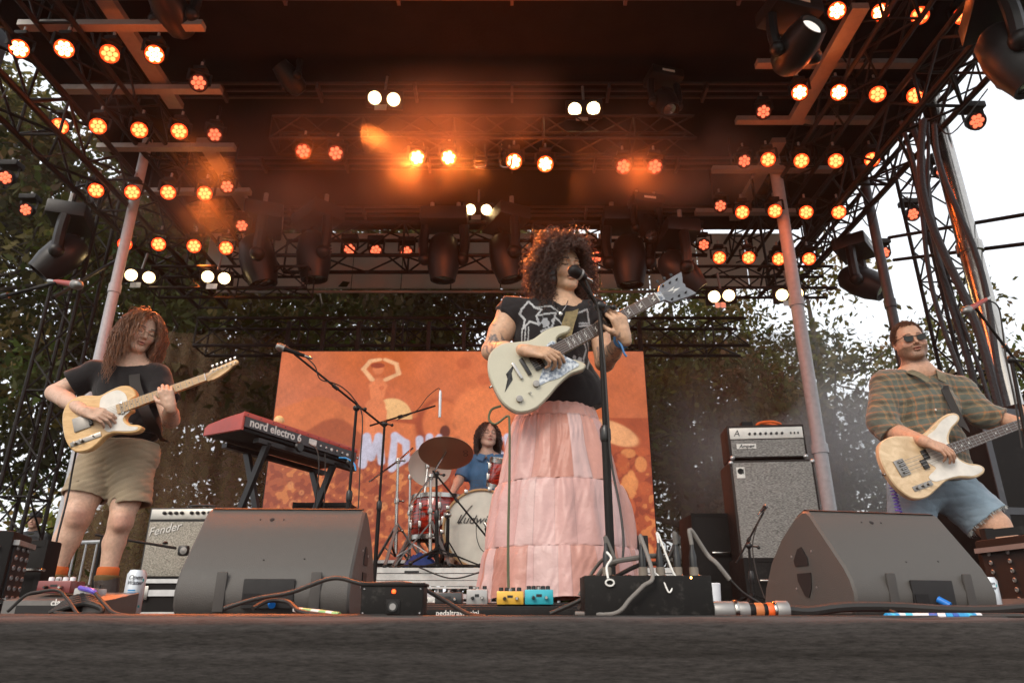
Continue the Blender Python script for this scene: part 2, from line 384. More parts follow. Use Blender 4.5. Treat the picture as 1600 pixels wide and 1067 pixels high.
truss((-4.68, 1.5, 4.6), (-4.6, 9.9, 4.6), .42, 'lighting_truss', 'long black box truss running along the left side under the roof edge', group=TG, r=.03)
truss((-4.2, 1.5, 5.2), (-4.1, 9.9, 5.2), .34, 'lighting_truss', 'upper black truss just inside the left side truss', group=TG, r=.025)
truss((-2.5, 6.15, 4.72), (1.9, 6.15, 4.72), .28, 'lighting_truss', 'thin black truss across mid stage above the singer, holding eight orange lamps', group=TG, r=.016)
truss((-3.2, 8.6, 4.72), (2.6, 8.6, 4.72), .5, 'lighting_truss', 'heavy black truss at the back of the stage with large moving heads hanging from it', group=TG, r=.028)
truss((-4.5, 9.5, 3.75), (3.35, 9.5, 3.75), .42, 'screen_truss', 'black box truss directly above the orange screen', group=TG, r=.024)
truss((-4.6, 8.2, 4.0), (-2.6, 8.2, 4.0), .3, 'lighting_truss', 'short black truss at the back left holding two pairs of white lamps', group=TG, r=.02)
truss((2.2, 8.2, 4.0), (4.1, 8.2, 4.0), .3, 'lighting_truss', 'short black truss at the back right holding two pairs of white lamps', group=TG, r=.02)
truss((4.9, 1.5, 5.4), (4.6, 9.9, 5.2), .3, 'roof_edge_truss', 'thin outer truss along the right edge of the roof against the sky', group=TG, r=.022)
# white pipe low behind
d = MB(); d.tube([(-4.3, 9.3, 4.38), (3.2, 9.3, 4.38)], .022); tag(d.build('batten_pipe', grey_metal), 'straight grey pipe running across under the rear lighting truss', 'pipe')
# posts
def post(name, a, b, r, m, label, group=None, square=False, base=True):
    t = thing(name, a, label, 'post', group); d = MB()
    if square: d.bar(a, b, r*2, r*2)
    else: d.tube([a, b], r, 20)
    d.build('pole', m, t)
    a = Vector(a); b = Vector(b); u = (b-a).normalized()
    for f in (.3, .62): c = a+(b-a)*f; MB().tube([c, c+u*.1], r*1.2, 16).build('sleeve', m, t)
    if base: MB().box(a+Vector((0, 0, .01)), (.4, .4, .03)).build('base_plate', m, t)
    return t
pipe_m = mat('silver_pipe', (.46, .46, .48), .5, .15, wear=.15)
post('roof_post', (3.32, 7.5, 0), (3.32, 7.5, 5.4), .072, pipe_m, 'bright silver round post standing just right of the tall bass speaker')
post('roof_post', (-4.36, 7.0, 0), (-4.36, 7.0, 5.3), .055, pipe_m, 'silver round post standing behind the guitarist in the black t-shirt')
post('roof_post', (4.55, 6.2, 0), (4.55, 6.2, 5.4), .1, chrome, 'shiny chrome post right of the bassist beside hanging cables')
post('roof_post', (5.0, 4.9, 0), (5.0, 4.9, 6.2), .12, mat('dark_steel', (.075, .075, .082), .45, .5, wear=.2), 'thick dark square steel post at the far right against white sky', square=True)
post('roof_post', (-5.3, 5.6, 0), (-5.3, 5.6, 6), .09, mat('dark_steel'), 'dark square steel post at the far left edge below the side lamps', square=True)
post('roof_post', (4.35, 7.4, 0), (4.35, 7.4, 5.3), .055, mat('dark_steel'), 'thin dark post seen through the trees behind the bassist')
truss((4.9, 7.2, 0), (4.9, 7.2, 5.2), .34, 'tower_truss', 'vertical black lattice tower outside the stage right of the bassist', 'tower', r=.022)
truss((-5.2, 7.6, 0), (-5.2, 7.6, 5.0), .34, 'tower_truss', 'vertical black lattice tower outside the stage at the far left', 'tower', r=.022)
truss((4.5, 3.0, 5.6), (4.6, 9.8, 5.55), .5, 'roof_edge_truss', 'deep flat truss at the upper right edge of the roof', group=TG, r=.028, flat=True)
# diagonal braces
for k, (a, b, lb) in enumerate([((4.95, 5.0, 3.2), (4.5, 7.4, 4.2), 'upper thin diagonal brace between the right hand posts'), ((4.95, 5.0, 2.9), (4.5, 7.4, 3.9), 'lower thin diagonal brace between the right hand posts'), ((-4.65, 6.5, 3.0), (-5.2, 8.5, 4.6), 'thin diagonal brace beside the left side truss'), ((3.9, 9.6, 4.6), (3.0, 7.5, 5.1), 'diagonal brace under the right rear corner of the roof'), ((4.3, 4.0, 4.9), (4.9, 4.9, 5.9), 'short brace from the right truss to the dark square post')]):
    d = MB(); d.tube([a, b], .02, 8); tag(d.build('brace', black_metal), lb, 'brace', 'diagonal roof braces')
# cable bundles hanging at the right
for k, (px, y, ln) in enumerate([(1448, 6.0, 0), (1462, 6.1, 1), (1478, 6.0, 2), (1500, 5.6, 3), (1532, 5.4, 4)]):
    top = at(px-(40 if k < 3 else 60), 190, y); pts = []
    bot = at(px+[60, 62, 70, 62, 58][k], 640, y)
    for i in range(9):
        f = i/8; p = top.lerp(bot, f); p.x += .06*math.sin(f*7+k)-.10*math.sin(f*math.pi)*(k > 1); p.y += .05*math.sin(f*5+k*2); pts.append(p)
    d = MB(); d.tube(curve(pts, 5), [.022, .03, .018, .035, .024][k], 8)
    tag(d.build('hanging_cable', mat('cable_dark', (.03, .028, .032), .6, bump=.8, bs=35)), ['outermost left of the thick black cables hanging beside the chrome post', 'second thick black cable hanging just right of the chrome post', 'third thick black cable hanging right of the chrome post', 'heavy black cable sagging between the chrome post and the dark post', 'cable hanging closest to the dark square post at right'][k], 'cable', 'thick cables hanging by the right posts')
# loops of cable along side trusses
for k in range(14):
    sgn = 1 if k % 2 else -1; x = (4.22 if sgn > 0 else -4.6); y = 3+k*.45; pts = [(x+random.uniform(-.2, .2), y, 4.55), (x+random.uniform(-.15, .15), y+.15, 4.3-random.random()*.15), (x+random.uniform(-.2, .2), y+.4, 4.5)]
    d = MB(); d.tube(curve(pts, 6), .007, 5); tag(d.build('cable_loop', cable_m), ('thin cable loop drooping from the right side truss' if sgn > 0 else 'thin cable loop drooping from the left side truss'), 'cable', 'cable loops on the right side truss' if sgn > 0 else 'cable loops on the left side truss')

# ================= LED screen =================
SX0, SX1, SZ0, SZ1, SY = -3.12, 1.78, .52, 3.33, 9.0
W_, H_ = 520, 300
u, v = np.meshgrid(np.linspace(0, 1, W_), np.linspace(0, 1, H_)); xx = u*(SX1-SX0)/(SZ1-SZ0)   # v=0 bottom, xx 0..1.74
def nz2(x, y, s, seed):
    r = np.random.default_rng(seed); o = 0
    for i in range(10): k = r.normal(size=2)*s; o = o+np.sin(x*k[0]+y*k[1]+r.uniform(0, 6))
    return o/4
C = np.zeros((H_, W_, 3)); 
def hexc(r, g, b): return np.array([(c/255)**2.2 for c in (r, g, b)])
C[:] = hexc(204, 112, 66); C += (nz2(xx, v, 9, 1)[..., None]*.02); pk = np.clip(1-((xx-.35)**2+(v-.6)**2)/.12, 0, 1)[..., None]; C = C*(1-.35*pk)+hexc(176, 100, 82)*.35*pk
def put(mask, col, a=1.0):
    global C; m = np.clip(mask, 0, 1)[..., None]*a; C = C*(1-m)+np.array(col)*m
def soft(d, e=.012): return 1/(1+np.exp(d/e*4))
hor = .67
gr = soft(v-hor, .004); put(gr, hexc(168, 78, 40))
dune = hor+.03+.08*np.exp(-((xx-.22)/.16)**2)-.12*np.clip(xx-.15, 0, 1); put(soft(v-dune, .006)*soft(xx-.75, .03), hexc(212, 118, 66)); put(soft(v-(dune-.12-.05*np.sin(xx*14)), .01)*soft(xx-.8, .04), hexc(150, 70, 36), .8)
mot = nz2(xx, v, 60, 4)+nz2(xx, v, 120, 5)*.8
put(soft(v-.5-.02*np.sin(xx*20), .01)*(mot > .5), hexc(120, 42, 18), .75); put(soft(v-.48, .01)*(mot < -.7), hexc(226, 140, 74), .8)
r_ = np.random.default_rng(11)
def ring(cx, cy, rr, th, col, a=.8): d_ = np.abs(np.hypot(xx-cx, v-cy)-rr)-th; put(soft(d_, .006), col, a)
def blob(cx, cy, rx, ry, col, a=1, rot=0, e=.15):
    c, s = math.cos(rot), math.sin(rot); X = (xx-cx)*c+(v-cy)*s; Y = -(xx-cx)*s+(v-cy)*c; put(soft(np.hypot(X/rx, Y/ry)-1, e), col, a)
for i in range(34): ring(r_.uniform(.1, .62), r_.uniform(.06, .42), r_.uniform(.006, .014), .003, hexc(232, 160, 98), .75)
for i in range(60): blob(1.36+r_.uniform(0, .36), r_.uniform(.03, .56), r_.uniform(.015, .04), r_.uniform(.02, .05), hexc(*[(228, 150, 84), (120, 48, 22), (190, 92, 46)][i % 3]), .8)
blob(1.58, .60, .12, .05, hexc(244, 180, 120), 1, -.4)
# pale sun disc behind the legs of a standing figure with raised arms
put(soft(np.hypot(xx-.545, v-.665)-.10, .006)*(v > .665), hexc(238, 196, 130))
sk = hexc(226, 134, 84)
def limb(pts, r0, r1, col=sk, a=1):
    P = np.array(pts); d_ = np.full(xx.shape, 9.)
    for i in range(len(P)-1):
        a_, b = P[i], P[i+1]; ab = b-a_; t = np.clip(((xx-a_[0])*ab[0]+(v-a_[1])*ab[1])/(ab@ab), 0, 1); d_ = np.minimum(d_, np.hypot(xx-a_[0]-t*ab[0], v-a_[1]-t*ab[1])-(r0+(r1-r0)*t))
    put(soft(d_, .005), col, a)
pale = hexc(245, 196, 140)
XO, VO = xx, v; xx = XO+.1; v = .42+(VO-.55)/.75
limb([(.555, .44), (.55, .62)], .019, .031); limb([(.605, .42), (.595, .62)], .02, .031); blob(.57, .655, .048, .055, sk); blob(.575, .76, .037, .085, sk); blob(.575, .79, .044, .04, sk)
limb([(.545, .83), (.5, .90), (.53, .955), (.575, .965)], .012, .01, pale); limb([(.61, .83), (.67, .87), (.655, .935), (.6, .965)], .012, .01, pale); blob(.57, .9, .026, .036, sk); blob(.567, .925, .034, .018, hexc(140, 60, 34)); blob(.592, .775, .012, .014, hexc(190, 92, 54), .6)
xx, v = XO, VO
# round stones and a hollow-eyed rock
blob(.77, .64, .11, .125, hexc(150, 66, 34)); blob(.785, .65, .09, .105, hexc(214, 118, 66)); blob(.80, .605, .024, .03, hexc(74, 24, 10)); blob(.855, .64, .02, .028, hexc(86, 28, 12)); blob(.97, .67, .14, .15, hexc(232, 134, 78), .9)
blob(1.36, .7, .13, .12, hexc(222, 120, 70)); 
for cx, cy in ((.98, .86), (1.02, .93), (.88, .94)): blob(cx, cy, .035, .03, hexc(170, 84, 50), .5)
for cx in (1.4, 1.47): blob(cx, .87, .02, .012, hexc(240, 160, 104), .9)
# loose pale-blue painted letters
lb = hexc(196, 208, 226); by = .465
def glyph(x0, strokes, r0=.02, sc=.115): 
    for st in strokes: limb([(x0+a*.09, by+b*sc) for a, b in st], r0, r0*.8, lb)
glyph(.43, [[(0, -.1), (.1, 1)], [(.1, 1), (.4, .2)], [(.4, .2), (.72, 1)], [(.72, 1), (.95, 0)]])
glyph(.555, [[(.1, 0), (.15, 1.05)], [(.15, 1.05), (.75, .75)], [(.75, .75), (.8, .15)], [(.8, .15), (.1, -.25)], [(.1, -.25), (.1, 0)]], .018)
glyph(.675, [[(.1, .9), (.2, -.1)]], .018); glyph(.72, [[(.1, 1), (.05, 0)], [(.1, .5), (.6, 1)], [(.1, .5), (.65, -.1)]], .017)
glyph(.99, [[(.7, .9), (.2, .8), (.3, .45), (.75, .3), (.5, -.1), (0, 0)]], .017); glyph(1.09, [[(0, 1), (.1, 0)]], .017); glyph(1.15, [[(0, 0), (0, 1), (.7, 0), (.7, 1)]], .016)
C = C*(1+.10*(mot*.6)[..., None]+.08*nz2(xx, v, 28, 31)[..., None]+.05*nz2(xx, v, 240, 32)[..., None]); C = C*.9+hexc(190, 92, 58)*.1; C = np.clip(C*np.array([1, .9, .92])*(1+.07*r_.normal(size=(H_, W_, 1)))*(1+.06*nz2(xx, v, 7, 77)[..., None]), 0, 1)
st_ = thing('led_screen', ((SX0+SX1)/2, SY, SZ0), 'wide orange video screen showing a figure with raised arms in a desert', 'video screen')
X = SX0+u*(SX1-SX0); Z = SZ0+v*(SZ1-SZ0); Vt = np.stack([X, np.full_like(X, SY-.035), Z], -1).reshape(-1, 3)
Fi = (np.arange(H_-1)[:, None]*W_+np.arange(W_-1)[None]).ravel(); Fq = np.stack([Fi, Fi+1, Fi+W_+1, Fi+W_], 1)
sm = bpy.data.materials.new('screen_image'); sm.use_nodes = True; nn = sm.node_tree; bb = nn.nodes['Principled BSDF']; vc = nn.nodes.new('ShaderNodeVertexColor'); vc.layer_name = 'Col'
bb.inputs['Base Color'].default_value = (.02, .02, .02, 1); bb.inputs['Roughness'].default_value = .5; nn.links.new(vc.outputs[0], bb.inputs['Emission Color']); bb.inputs['Emission Strength'].default_value = .74; SCREEN_M = sm
fast_mesh('picture', Vt, Fq, sm, st_, C.reshape(-1, 3), smooth=False)
d = MB(); d.box(((SX0+SX1)/2, SY+.03, (SZ0+SZ1)/2), (SX1-SX0+.03, .12, SZ1-SZ0+.03)); d.build('cabinet', dark_plastic, st_)
d = MB()
for i in range(11): x = SX0+(SX1-SX0)*i/10; d.box((x, SY+.12, (SZ0+SZ1)/2+.2), (.05, .06, SZ1-SZ0+.6))
d.build('support_frame', black_metal, st_)
for x in (SX0+.4, SX1-.4, (SX0+SX1)/2): MB().bar((x, SY+.15, 0), (x, SY+.15, SZ0+.1), .1).build('stand', black_metal, st_)

# ================= scrim panels behind the stage =================
sc = bpy.data.materials.new('hazy_mesh_scrim'); sc.use_nodes = True; nn = sc.node_tree; nn.nodes.clear()
o_ = nn.nodes.new('ShaderNodeOutputMaterial'); mxs = nn.nodes.new('ShaderNodeMixShader'); df = nn.nodes.new('ShaderNodeBsdfDiffuse'); tr = nn.nodes.new('ShaderNodeBsdfTransparent'); df.inputs[0].default_value = (.12, .078, .05, 1)  # brown base colour puts the warm haze veil into the mesh
tcx = nn.nodes.new('ShaderNodeTexCoord'); nzs = nn.nodes.new('ShaderNodeTexNoise'); nzs.inputs['Scale'].default_value = 1.2; mrs = nn.nodes.new('ShaderNodeMapRange'); mrs.inputs[1].default_value = .3; mrs.inputs[2].default_value = .7; mrs.inputs[3].default_value = .36; mrs.inputs[4].default_value = .62
nn.links.new(tcx.outputs['Object'], nzs.inputs[0]); nn.links.new(nzs.outputs[0], mrs.inputs[0]); nn.links.new(mrs.outputs[0], mxs.inputs[0]); nn.links.new(tr.outputs[0], mxs.inputs[1]); nn.links.new(df.outputs[0], mxs.inputs[2]); nn.links.new(mxs.outputs[0], o_.inputs[0])
for (x0, x1, lb) in ((-5.8, -3.15, 'dark see-through mesh curtain left of the orange screen'), (1.82, 4.3, 'dark see-through mesh curtain right of the orange screen')):
    nx, nz = 120, 4; xs = np.linspace(x0, x1, nx); V = [(x, 9.85+.05*math.sin(x*9)+.03*math.sin(x*23+j), .05+3.9*j/(nz-1)) for j in range(nz) for x in xs]
    F = [(j*nx+i, j*nx+i+1, (j+1)*nx+i+1, (j+1)*nx+i) for j in range(nz-1) for i in range(nx-1)]
    tag(fast_mesh('mesh_curtain', V, F, sc), lb, 'curtain')

# ================= trees =================
leaf_m = bpy.data.materials.new('leaves'); leaf_m.use_nodes = True; nn = leaf_m.node_tree; nn.nodes.clear()
o_ = nn.nodes.new('ShaderNodeOutputMaterial'); a1 = nn.nodes.new('ShaderNodeAddShader'); df = nn.nodes.new('ShaderNodeBsdfDiffuse'); tl = nn.nodes.new('ShaderNodeBsdfTranslucent'); vc = nn.nodes.new('ShaderNodeVertexColor'); vc.layer_name = 'Col'
hs = nn.nodes.new('ShaderNodeVectorMath'); hs.operation = 'MULTIPLY'; hs.inputs[1].default_value = (.55, .6, .35)
nn.links.new(vc.outputs[0], df.inputs[0]); nn.links.new(vc.outputs[0], hs.inputs[0]); nn.links.new(hs.outputs[0], tl.inputs[0]); nn.links.new(df.outputs[0], a1.inputs[0]); nn.links.new(tl.outputs[0], a1.inputs[1]); nn.links.new(a1.outputs[0], o_.inputs[0])
bark = mat('bark', (.05, .038, .028), .95, var=.4, vs=8, bump=.8, bs=25)
def leaf_cloud(centers, radii, per, size, base, r, spread=1.0):
    n = len(centers)*per; ci = np.repeat(np.arange(len(centers)), per); P = np.array(centers)[ci]+r.normal(size=(n, 3))*np.array(radii)[ci][:, None]*np.array([1, 1, .6])*.5*spread
    a = r.normal(size=(n, 3)); a /= np.linalg.norm(a, axis=1)[:, None]; b = np.cross(a, r.normal(size=(n, 3))); b /= np.linalg.norm(b, axis=1)[:, None]
    s = size*r.uniform(.6, 1.4, n)[:, None]
    V = np.stack([P-a*s*.9, P+b*s*.42-a*s*.1, P+a*s, P-b*s*.42-a*s*.1], 1).reshape(-1, 3); F = np.arange(n*4).reshape(n, 4)
    cc = np.array(base)[None]*r.uniform(.55, 1.5, (len(centers), 1))*(1+.15*r.normal(size=(len(centers), 3))); c = np.clip(cc[ci]*r.uniform(.75, 1.3, (n, 1)), .004, 1)
    return V, F, np.repeat(c, 4, axis=0)
def make_tree(seed, H, R, base, ncl=95, per=150, leaf=.11, label=None, loc=(0, 0, 0), low=.25):
    r = np.random.default_rng(seed); t = thing('tree', loc, label, 'tree', 'trees behind the stage'); L0 = Vector(loc)
    d = MB(); lean = Vector((r.uniform(-.06, .06), r.uniform(-.06, .06), 0))
    tp = [L0+Vector((lean.x*z+.08*math.sin(z*.8+seed), lean.y*z, z)) for z in np.linspace(0, H*.9, 9)]
    d.tube(tp, [max(.03, .24*(1-i/9.5)) for i in range(9)], 10); cs = []; rad = []
    for i in range(20):
        z = H*r.uniform(low, .86); a = r.uniform(0, 6.28); ln = R*(1-.55*(z/H-low))*r.uniform(.5, 1); base_p = L0+Vector((lean.x*z, lean.y*z, z))
        e = base_p+Vector((math.cos(a)*ln, math.sin(a)*ln, ln*.45)); mid = (base_p+e)/2+Vector((0, 0, -.1*ln))+Vector(r.normal(size=3)*.15)
        d.tube([base_p, mid, e], [.075*(1-z/H)+.03, .035, .012], 6)
        for k in range(3):
            q = mid.lerp(e, r.uniform(.1, .9)); e2 = q+Vector(r.normal(size=3)*np.array([.7, .7, .5])*R*.3); d.tube([q, (q+e2)/2+Vector(r.normal(size=3)*.08), e2], [.018, .012, .006], 4, cap=False)
            cs.append(e2); rad.append(r.uniform(.5, 1.1))
        cs.append(e); rad.append(r.uniform(.6, 1.2))
    while len(cs) < ncl:
        a = r.uniform(0, 6.28); z = r.uniform(low*.9, 1); rr = R*math.sqrt(r.uniform(0, 1))*math.sin(math.pi*min(1, (z-low*.8)/(1.05-low*.8))**.75)*1.1
        cs.append(L0+Vector((math.cos(a)*rr, math.sin(a)*rr, z*H))); rad.append(r.uniform(.4, 1.0))
    d.build('trunk', bark, t)
    V, F, c = leaf_cloud([tuple(c) for c in cs], rad, per, leaf, base, r); fast_mesh('crown', V, F, leaf_m, t, c, smooth=False); return t
olive = (.058, .050, .019); dgreen = (.032, .033, .014)
protos = [make_tree(21, 11.5, 3.3, olive, label='x', loc=(-7.5, 14.5, GZ), ncl=115, per=125), make_tree(22, 12.5, 3.6, dgreen, label='x', loc=(-2.5, 17, GZ), ncl=115, per=125), make_tree(23, 9.5, 3.0, olive, label='x', loc=(3.6, 15, GZ), ncl=100, per=100, leaf=.1)]
protos[0]['label'] = 'olive green tree behind the silver post at the back left'; protos[1]['label'] = 'dark green tree behind the left half of the orange screen'; protos[2]['label'] = 'olive tree seen between the orange screen and the tall bass speaker'
spots = [(1, -10, 18, 1.3, 2.2, 'tall tree in the second row at the far left'), (0, -11, 12.5, 1.05, .5, 'tall olive tree filling the far left edge beside the side truss'), (1, -5.2, 12.8, .95, 1.3, 'dark tree close behind the guitarist in the black t-shirt'), (0, -.2, 15.5, 1.0, 3.1, 'olive tree behind the middle of the orange screen'), (2, 1.6, 18.5, 1.2, .9, 'tall thin tree behind the right end of the orange screen'),
         (1, 5.6, 18.5, .85, 4.2, 'dark tree behind the silver post beside the bass speaker'), (2, 7.2, 15.2, .98, 2.0, 'light thin-leaved tree behind the bassist'), (2, 10.8, 18, .88, 5.0, 'sparse pale tree at the far right below the white sky'), (1, -14, 16, 1.2, .2, 'tree just outside the left edge of the stage'), (2, 9.6, 13.6, .8, 3.6, 'low thin tree right behind the dark square post'), (0, -4.8, 21, 1.1, 4.4, 'far tree seen above the left end of the orange screen')]
for (pi, x, y, s, rz, lb) in spots:
    c = copy_tree(protos[pi]); c.location = (x, y, GZ); c.scale = (s, s, s); c.rotation_euler = (0, 0, rz); c['label'] = lb
def shrub(x, y, rx, h, seed, base, label):
    r = np.random.default_rng(seed); t = thing('shrub', (x, y, GZ), label, 'shrub', 'shrubs behind the stage'); d = MB(); cs = []; rad = []
    for i in range(16):
        a = r.uniform(0, 6.28); rr = rx*math.sqrt(r.uniform(.02, 1)); e = Vector((x+math.cos(a)*rr, y+math.sin(a)*rr*.8, GZ+h*r.uniform(.45, 1)*(1-.3*rr/rx)))
        d.tube([(x+math.cos(a)*rr*.2, y+math.sin(a)*rr*.2, GZ), Vector((x+math.cos(a)*rr*.6, y+math.sin(a)*rr*.5, GZ+h*.45)), e], [.03, .02, .008], 5)
        cs.append(tuple(e)); rad.append(r.uniform(.5, .9)); cs.append((x+math.cos(a)*rr*.9, y+math.sin(a)*rr*.7, GZ+h*r.uniform(.1, .6))); rad.append(.7)
    d.build('stems', bark, t); V, F, c = leaf_cloud(cs, rad, 230, .085, base, r); fast_mesh('foliage', V, F, leaf_m, t, c, smooth=False)
yg = (.09, .09, .026)
for k, (x, y, rx, h, b, lb) in enumerate([(-8.6, 12.2, 1.7, 3.6, yg, 'yellow green bush behind the man in the cap'), (-6.0, 11.8, 1.6, 3.4, olive, 'olive bush behind the guitarist knees'), (-3.9, 12.4, 1.4, 3.0, dgreen, 'dark bush behind the left guitar amplifier'), (-10.8, 12.8, 1.6, 3.4, yg, 'yellow bush at the far left edge'), (2.6, 13, 1.4, 2.8, dgreen, 'dark bush behind the metal barrier right of the screen'), (4.6, 13.6, 1.5, 3.6, dgreen, 'dark bush behind the tall bass speaker'), (7.0, 13, 1.6, 3.2, dgreen, 'dark bush low behind the bassist'), (-7.3, 15.0, 2, 4.6, yg, 'tall light bush in the gap left of the guitarist'), (0.5, 13.5, 1.6, 2.6, dgreen, 'dark bush hidden mostly by the orange screen'), (9.6, 13.0, 1.6, 3.4, dgreen, 'dark bush at the far right behind the side speakers')]): shrub(x, y, rx, h, 60+k, b, lb)
# metal crowd barriers
def barrier(x0, y0, x1, y1, z0, h, label, nb=9):
    t = thing('crowd_barrier', ((x0+x1)/2, (y0+y1)/2, z0), label, 'barrier', 'metal crowd barriers'); a, b = Vector((x0, y0, z0)), Vector((x1, y1, z0)); up = Vector((0, 0, h)); gm = mat('galvanised', (.42, .43, .44), .45, .7, wear=.3)
    d = MB(); d.tube([a+up*.12, a+up*.97, a+up+(b-a)*.02, b+up-(b-a)*.02, b+up*.97, b+up*.12, b+up*.14-(b-a)*.02, a+up*.14+(b-a)*.02], .018, 8); d.build('frame', gm, t)
    for i in range(1, nb): p = a.lerp(b, i/nb); MB().tube([p+up*.14, p+up], .009, 6).build('bar', gm, t)
    for p in (a.lerp(b, .12), a.lerp(b, .88)):
        MB().bar(p+Vector((0, -.25, .01)), p+Vector((0, .25, .01)), .05, .02).build('foot', gm, t)
barrier(1.6, 9.95, 3.1, 9.95, 0.0, .95, 'grey metal barrier behind the small amplifier right of the screen', 12)
barrier(-4.1, 6.7, -3.5, 6.5, 0, .62, 'short grey metal barrier between the guitarist legs and the left amplifier', 5)
barrier(-3.4, 6.9, -2.7, 6.9, 0, .55, 'grey metal barrier low behind the left amplifier', 5)
# ================= stage lights =================
def emit(name, col, s):
    m = bpy.data.materials.new(name); m.use_nodes = True; b = m.node_tree.nodes['Principled BSDF']; b.inputs['Base Color'].default_value = (.1, .03, .01, 1)
    b.inputs['Emission Color'].default_value = (*col, 1); b.inputs['Emission Strength'].default_value = s; return m
E_HOT = emit('lamp_orange_hot', (1, .34, .11), 14); E_MID = emit('lamp_orange_mid', (1, .19, .05), 4); E_DIM = emit('lamp_orange_dim', (1, .16, .07), 1.5); E_HALO = emit('lamp_halo_glow', (1, .05, .006), 2.2); E_WARM = emit('lamp_warm_white', (1, .68, .3), 30); E_COOL = emit('lamp_faint_white', (1, .93, .82), .9)
lens_rim = mat('lens_surround', (.12, .03, .015), .4)
def aim(loc, target):
    d = (Vector(target)-Vector(loc)).normalized(); return frame(loc, d, za=(0, 0, 1))     # x axis = beam
def seven_cell(M, r, em, parent, dist):
    """seven round lens cells in a hexagon, M: x axis = beam"""
    pts = [(0, 0)]+[(math.cos(a), math.sin(a)) for a in [k*math.pi/3+.3 for k in range(6)]]
    for (a, b) in pts:
        d = MB(); c = M @ Matrix.Translation((dist, a*r*.58, b*r*.58)) @ Matrix.Rotation(math.pi/2, 4, 'Y'); d.lathe([(r*.27, 0), (r*.27, r*.1), (r*.18, r*.2), (0, r*.24)], c, 12); d.build('lens', em, parent)
def wash(loc, target, r, em, label, group, style='par'):
    loc = Vector(loc); t = thing('stage_light', loc, label, 'stage light', group); M = aim(loc, target); RY = Matrix.Rotation(math.pi/2, 4, 'Y')
    d = MB(); ln = r*1.3
    d.lathe([(r*.5, -ln*.75), (r*.85, -ln*.6), (r*1.05, -ln*.1), (r*1.12, ln*.25), (r*1.12, ln*.42), (r*1.0, ln*.42), (r*1.0, ln*.3)], M @ RY, 20); d.build('housing', black_metal, t)
    d = MB(); d.lathe([(0, ln*.3), (r, ln*.3), (r, ln*.31)], M @ RY, 20); d.build('face_plate', lens_rim if em is E_DIM else E_HALO, t)  # lit lamps: red-orange halo put into the plate as emission
    seven_cell(M, r, em, t, ln*.32)
    d = MB(); up = Vector((0, 0, 1)); sd = M.to_3x3() @ Vector((0, 1, 0)); sd.z = 0; sd.normalize()
    w = r*1.25; h = r*2.1
    for s in (-1, 1): d.bar(loc+sd*w*s, loc+sd*w*s+up*h*.8, r*.3, r*.12)
    d.bar(loc-sd*w*1.05+up*h*.8, loc+sd*w*1.05+up*h*.8, r*.3, r*.14); d.build('yoke', black_metal, t)
    d = MB(); d.box(loc+up*(h*.8+r*.32), (r*1.5, r*1.2, r*.5) if style == 'par' else (r*2.6, r*1.8, r*.8), bev=r*.08); d.build('base', black_metal, t)
    d = MB(); d.tube([loc+up*(h*.8+r*.4), loc+up*(h*.8+r*1.5)], r*.16, 8); d.build('clamp', grey_metal, t)
    return t
ORD = ['first', 'second', 'third', 'fourth', 'fifth']
def rig(rows, depths, side, x0_first):
    group = 'orange stage lights in rows on the %s side of the roof' % side
    rown = ['front', 'second', 'third', 'fourth', 'rear']
    for ri, (row, dep) in enumerate(zip(rows, depths)):
        pts = []
        for k, (px, py, e) in enumerate(row):
            u = (px-800)/FPX; v = (533.5-py)/FPX; dd = dep+(.45 if e == 'd' else 0); p = Vector((u*dd, (cP-v*sP)*dd, (sP+v*cP)*dd+CZ)); pts.append(p)
            tgt = p + (Vector((0, 0, .6))-p)*.9 + Vector((random.uniform(-.5, .5), 0, random.uniform(-.3, .3)))
            em = {'h': E_HOT, 'm': E_MID, 'd': E_DIM}[e]
            wash(p, tgt, .078, em, '%s lamp from left in the %s row of %sorange lights on the %s side' % (ORD[k], rown[ri], {'h': '', 'm': '', 'd': ''}[e], side), group)
        q = [p for p in pts if True]; q.sort(key=lambda p: p.x); zz = max(p.z for p in q)+.34; yy = sum(p.y for p in q)/len(q)
        t = thing('light_bar', (q[0].x-.15, yy, zz), 'grey bar carrying the %s row of orange lights on the %s side' % (rown[ri], side), 'light bar', 'grey bars carrying orange lights')
        d = MB(); d.box(((q[0].x+q[-1].x)/2, yy, zz), (q[-1].x-q[0].x+.3, .09, .06)); d.build('bar', beam, t)
        for xx in (q[0].x+.1, q[-1].x-.1): MB().tube([(xx, yy, zz+.03), (xx, yy, 5.6)], .012, 6).build('hanger', black_metal, t)
rig([[(30, 77, 'h'), (100, 77, 'h'), (171, 85, 'm'), (241, 86, 'h'), (310, 130, 'd')], [(93, 198, 'm'), (153, 198, 'm'), (218, 204, 'm'), (280, 206, 'm'), (335, 211, 'd')], [(150, 298, 'm'), (207, 301, 'm'), (263, 301, 'm'), (320, 303, 'm'), (355, 292, 'd')], [(195, 382, 'm'), (248, 382, 'm'), (303, 385, 'm'), (353, 388, 'm'), (378, 353, 'd')]], [6.3, 7.2, 7.8, 8.4], 'left', 0)
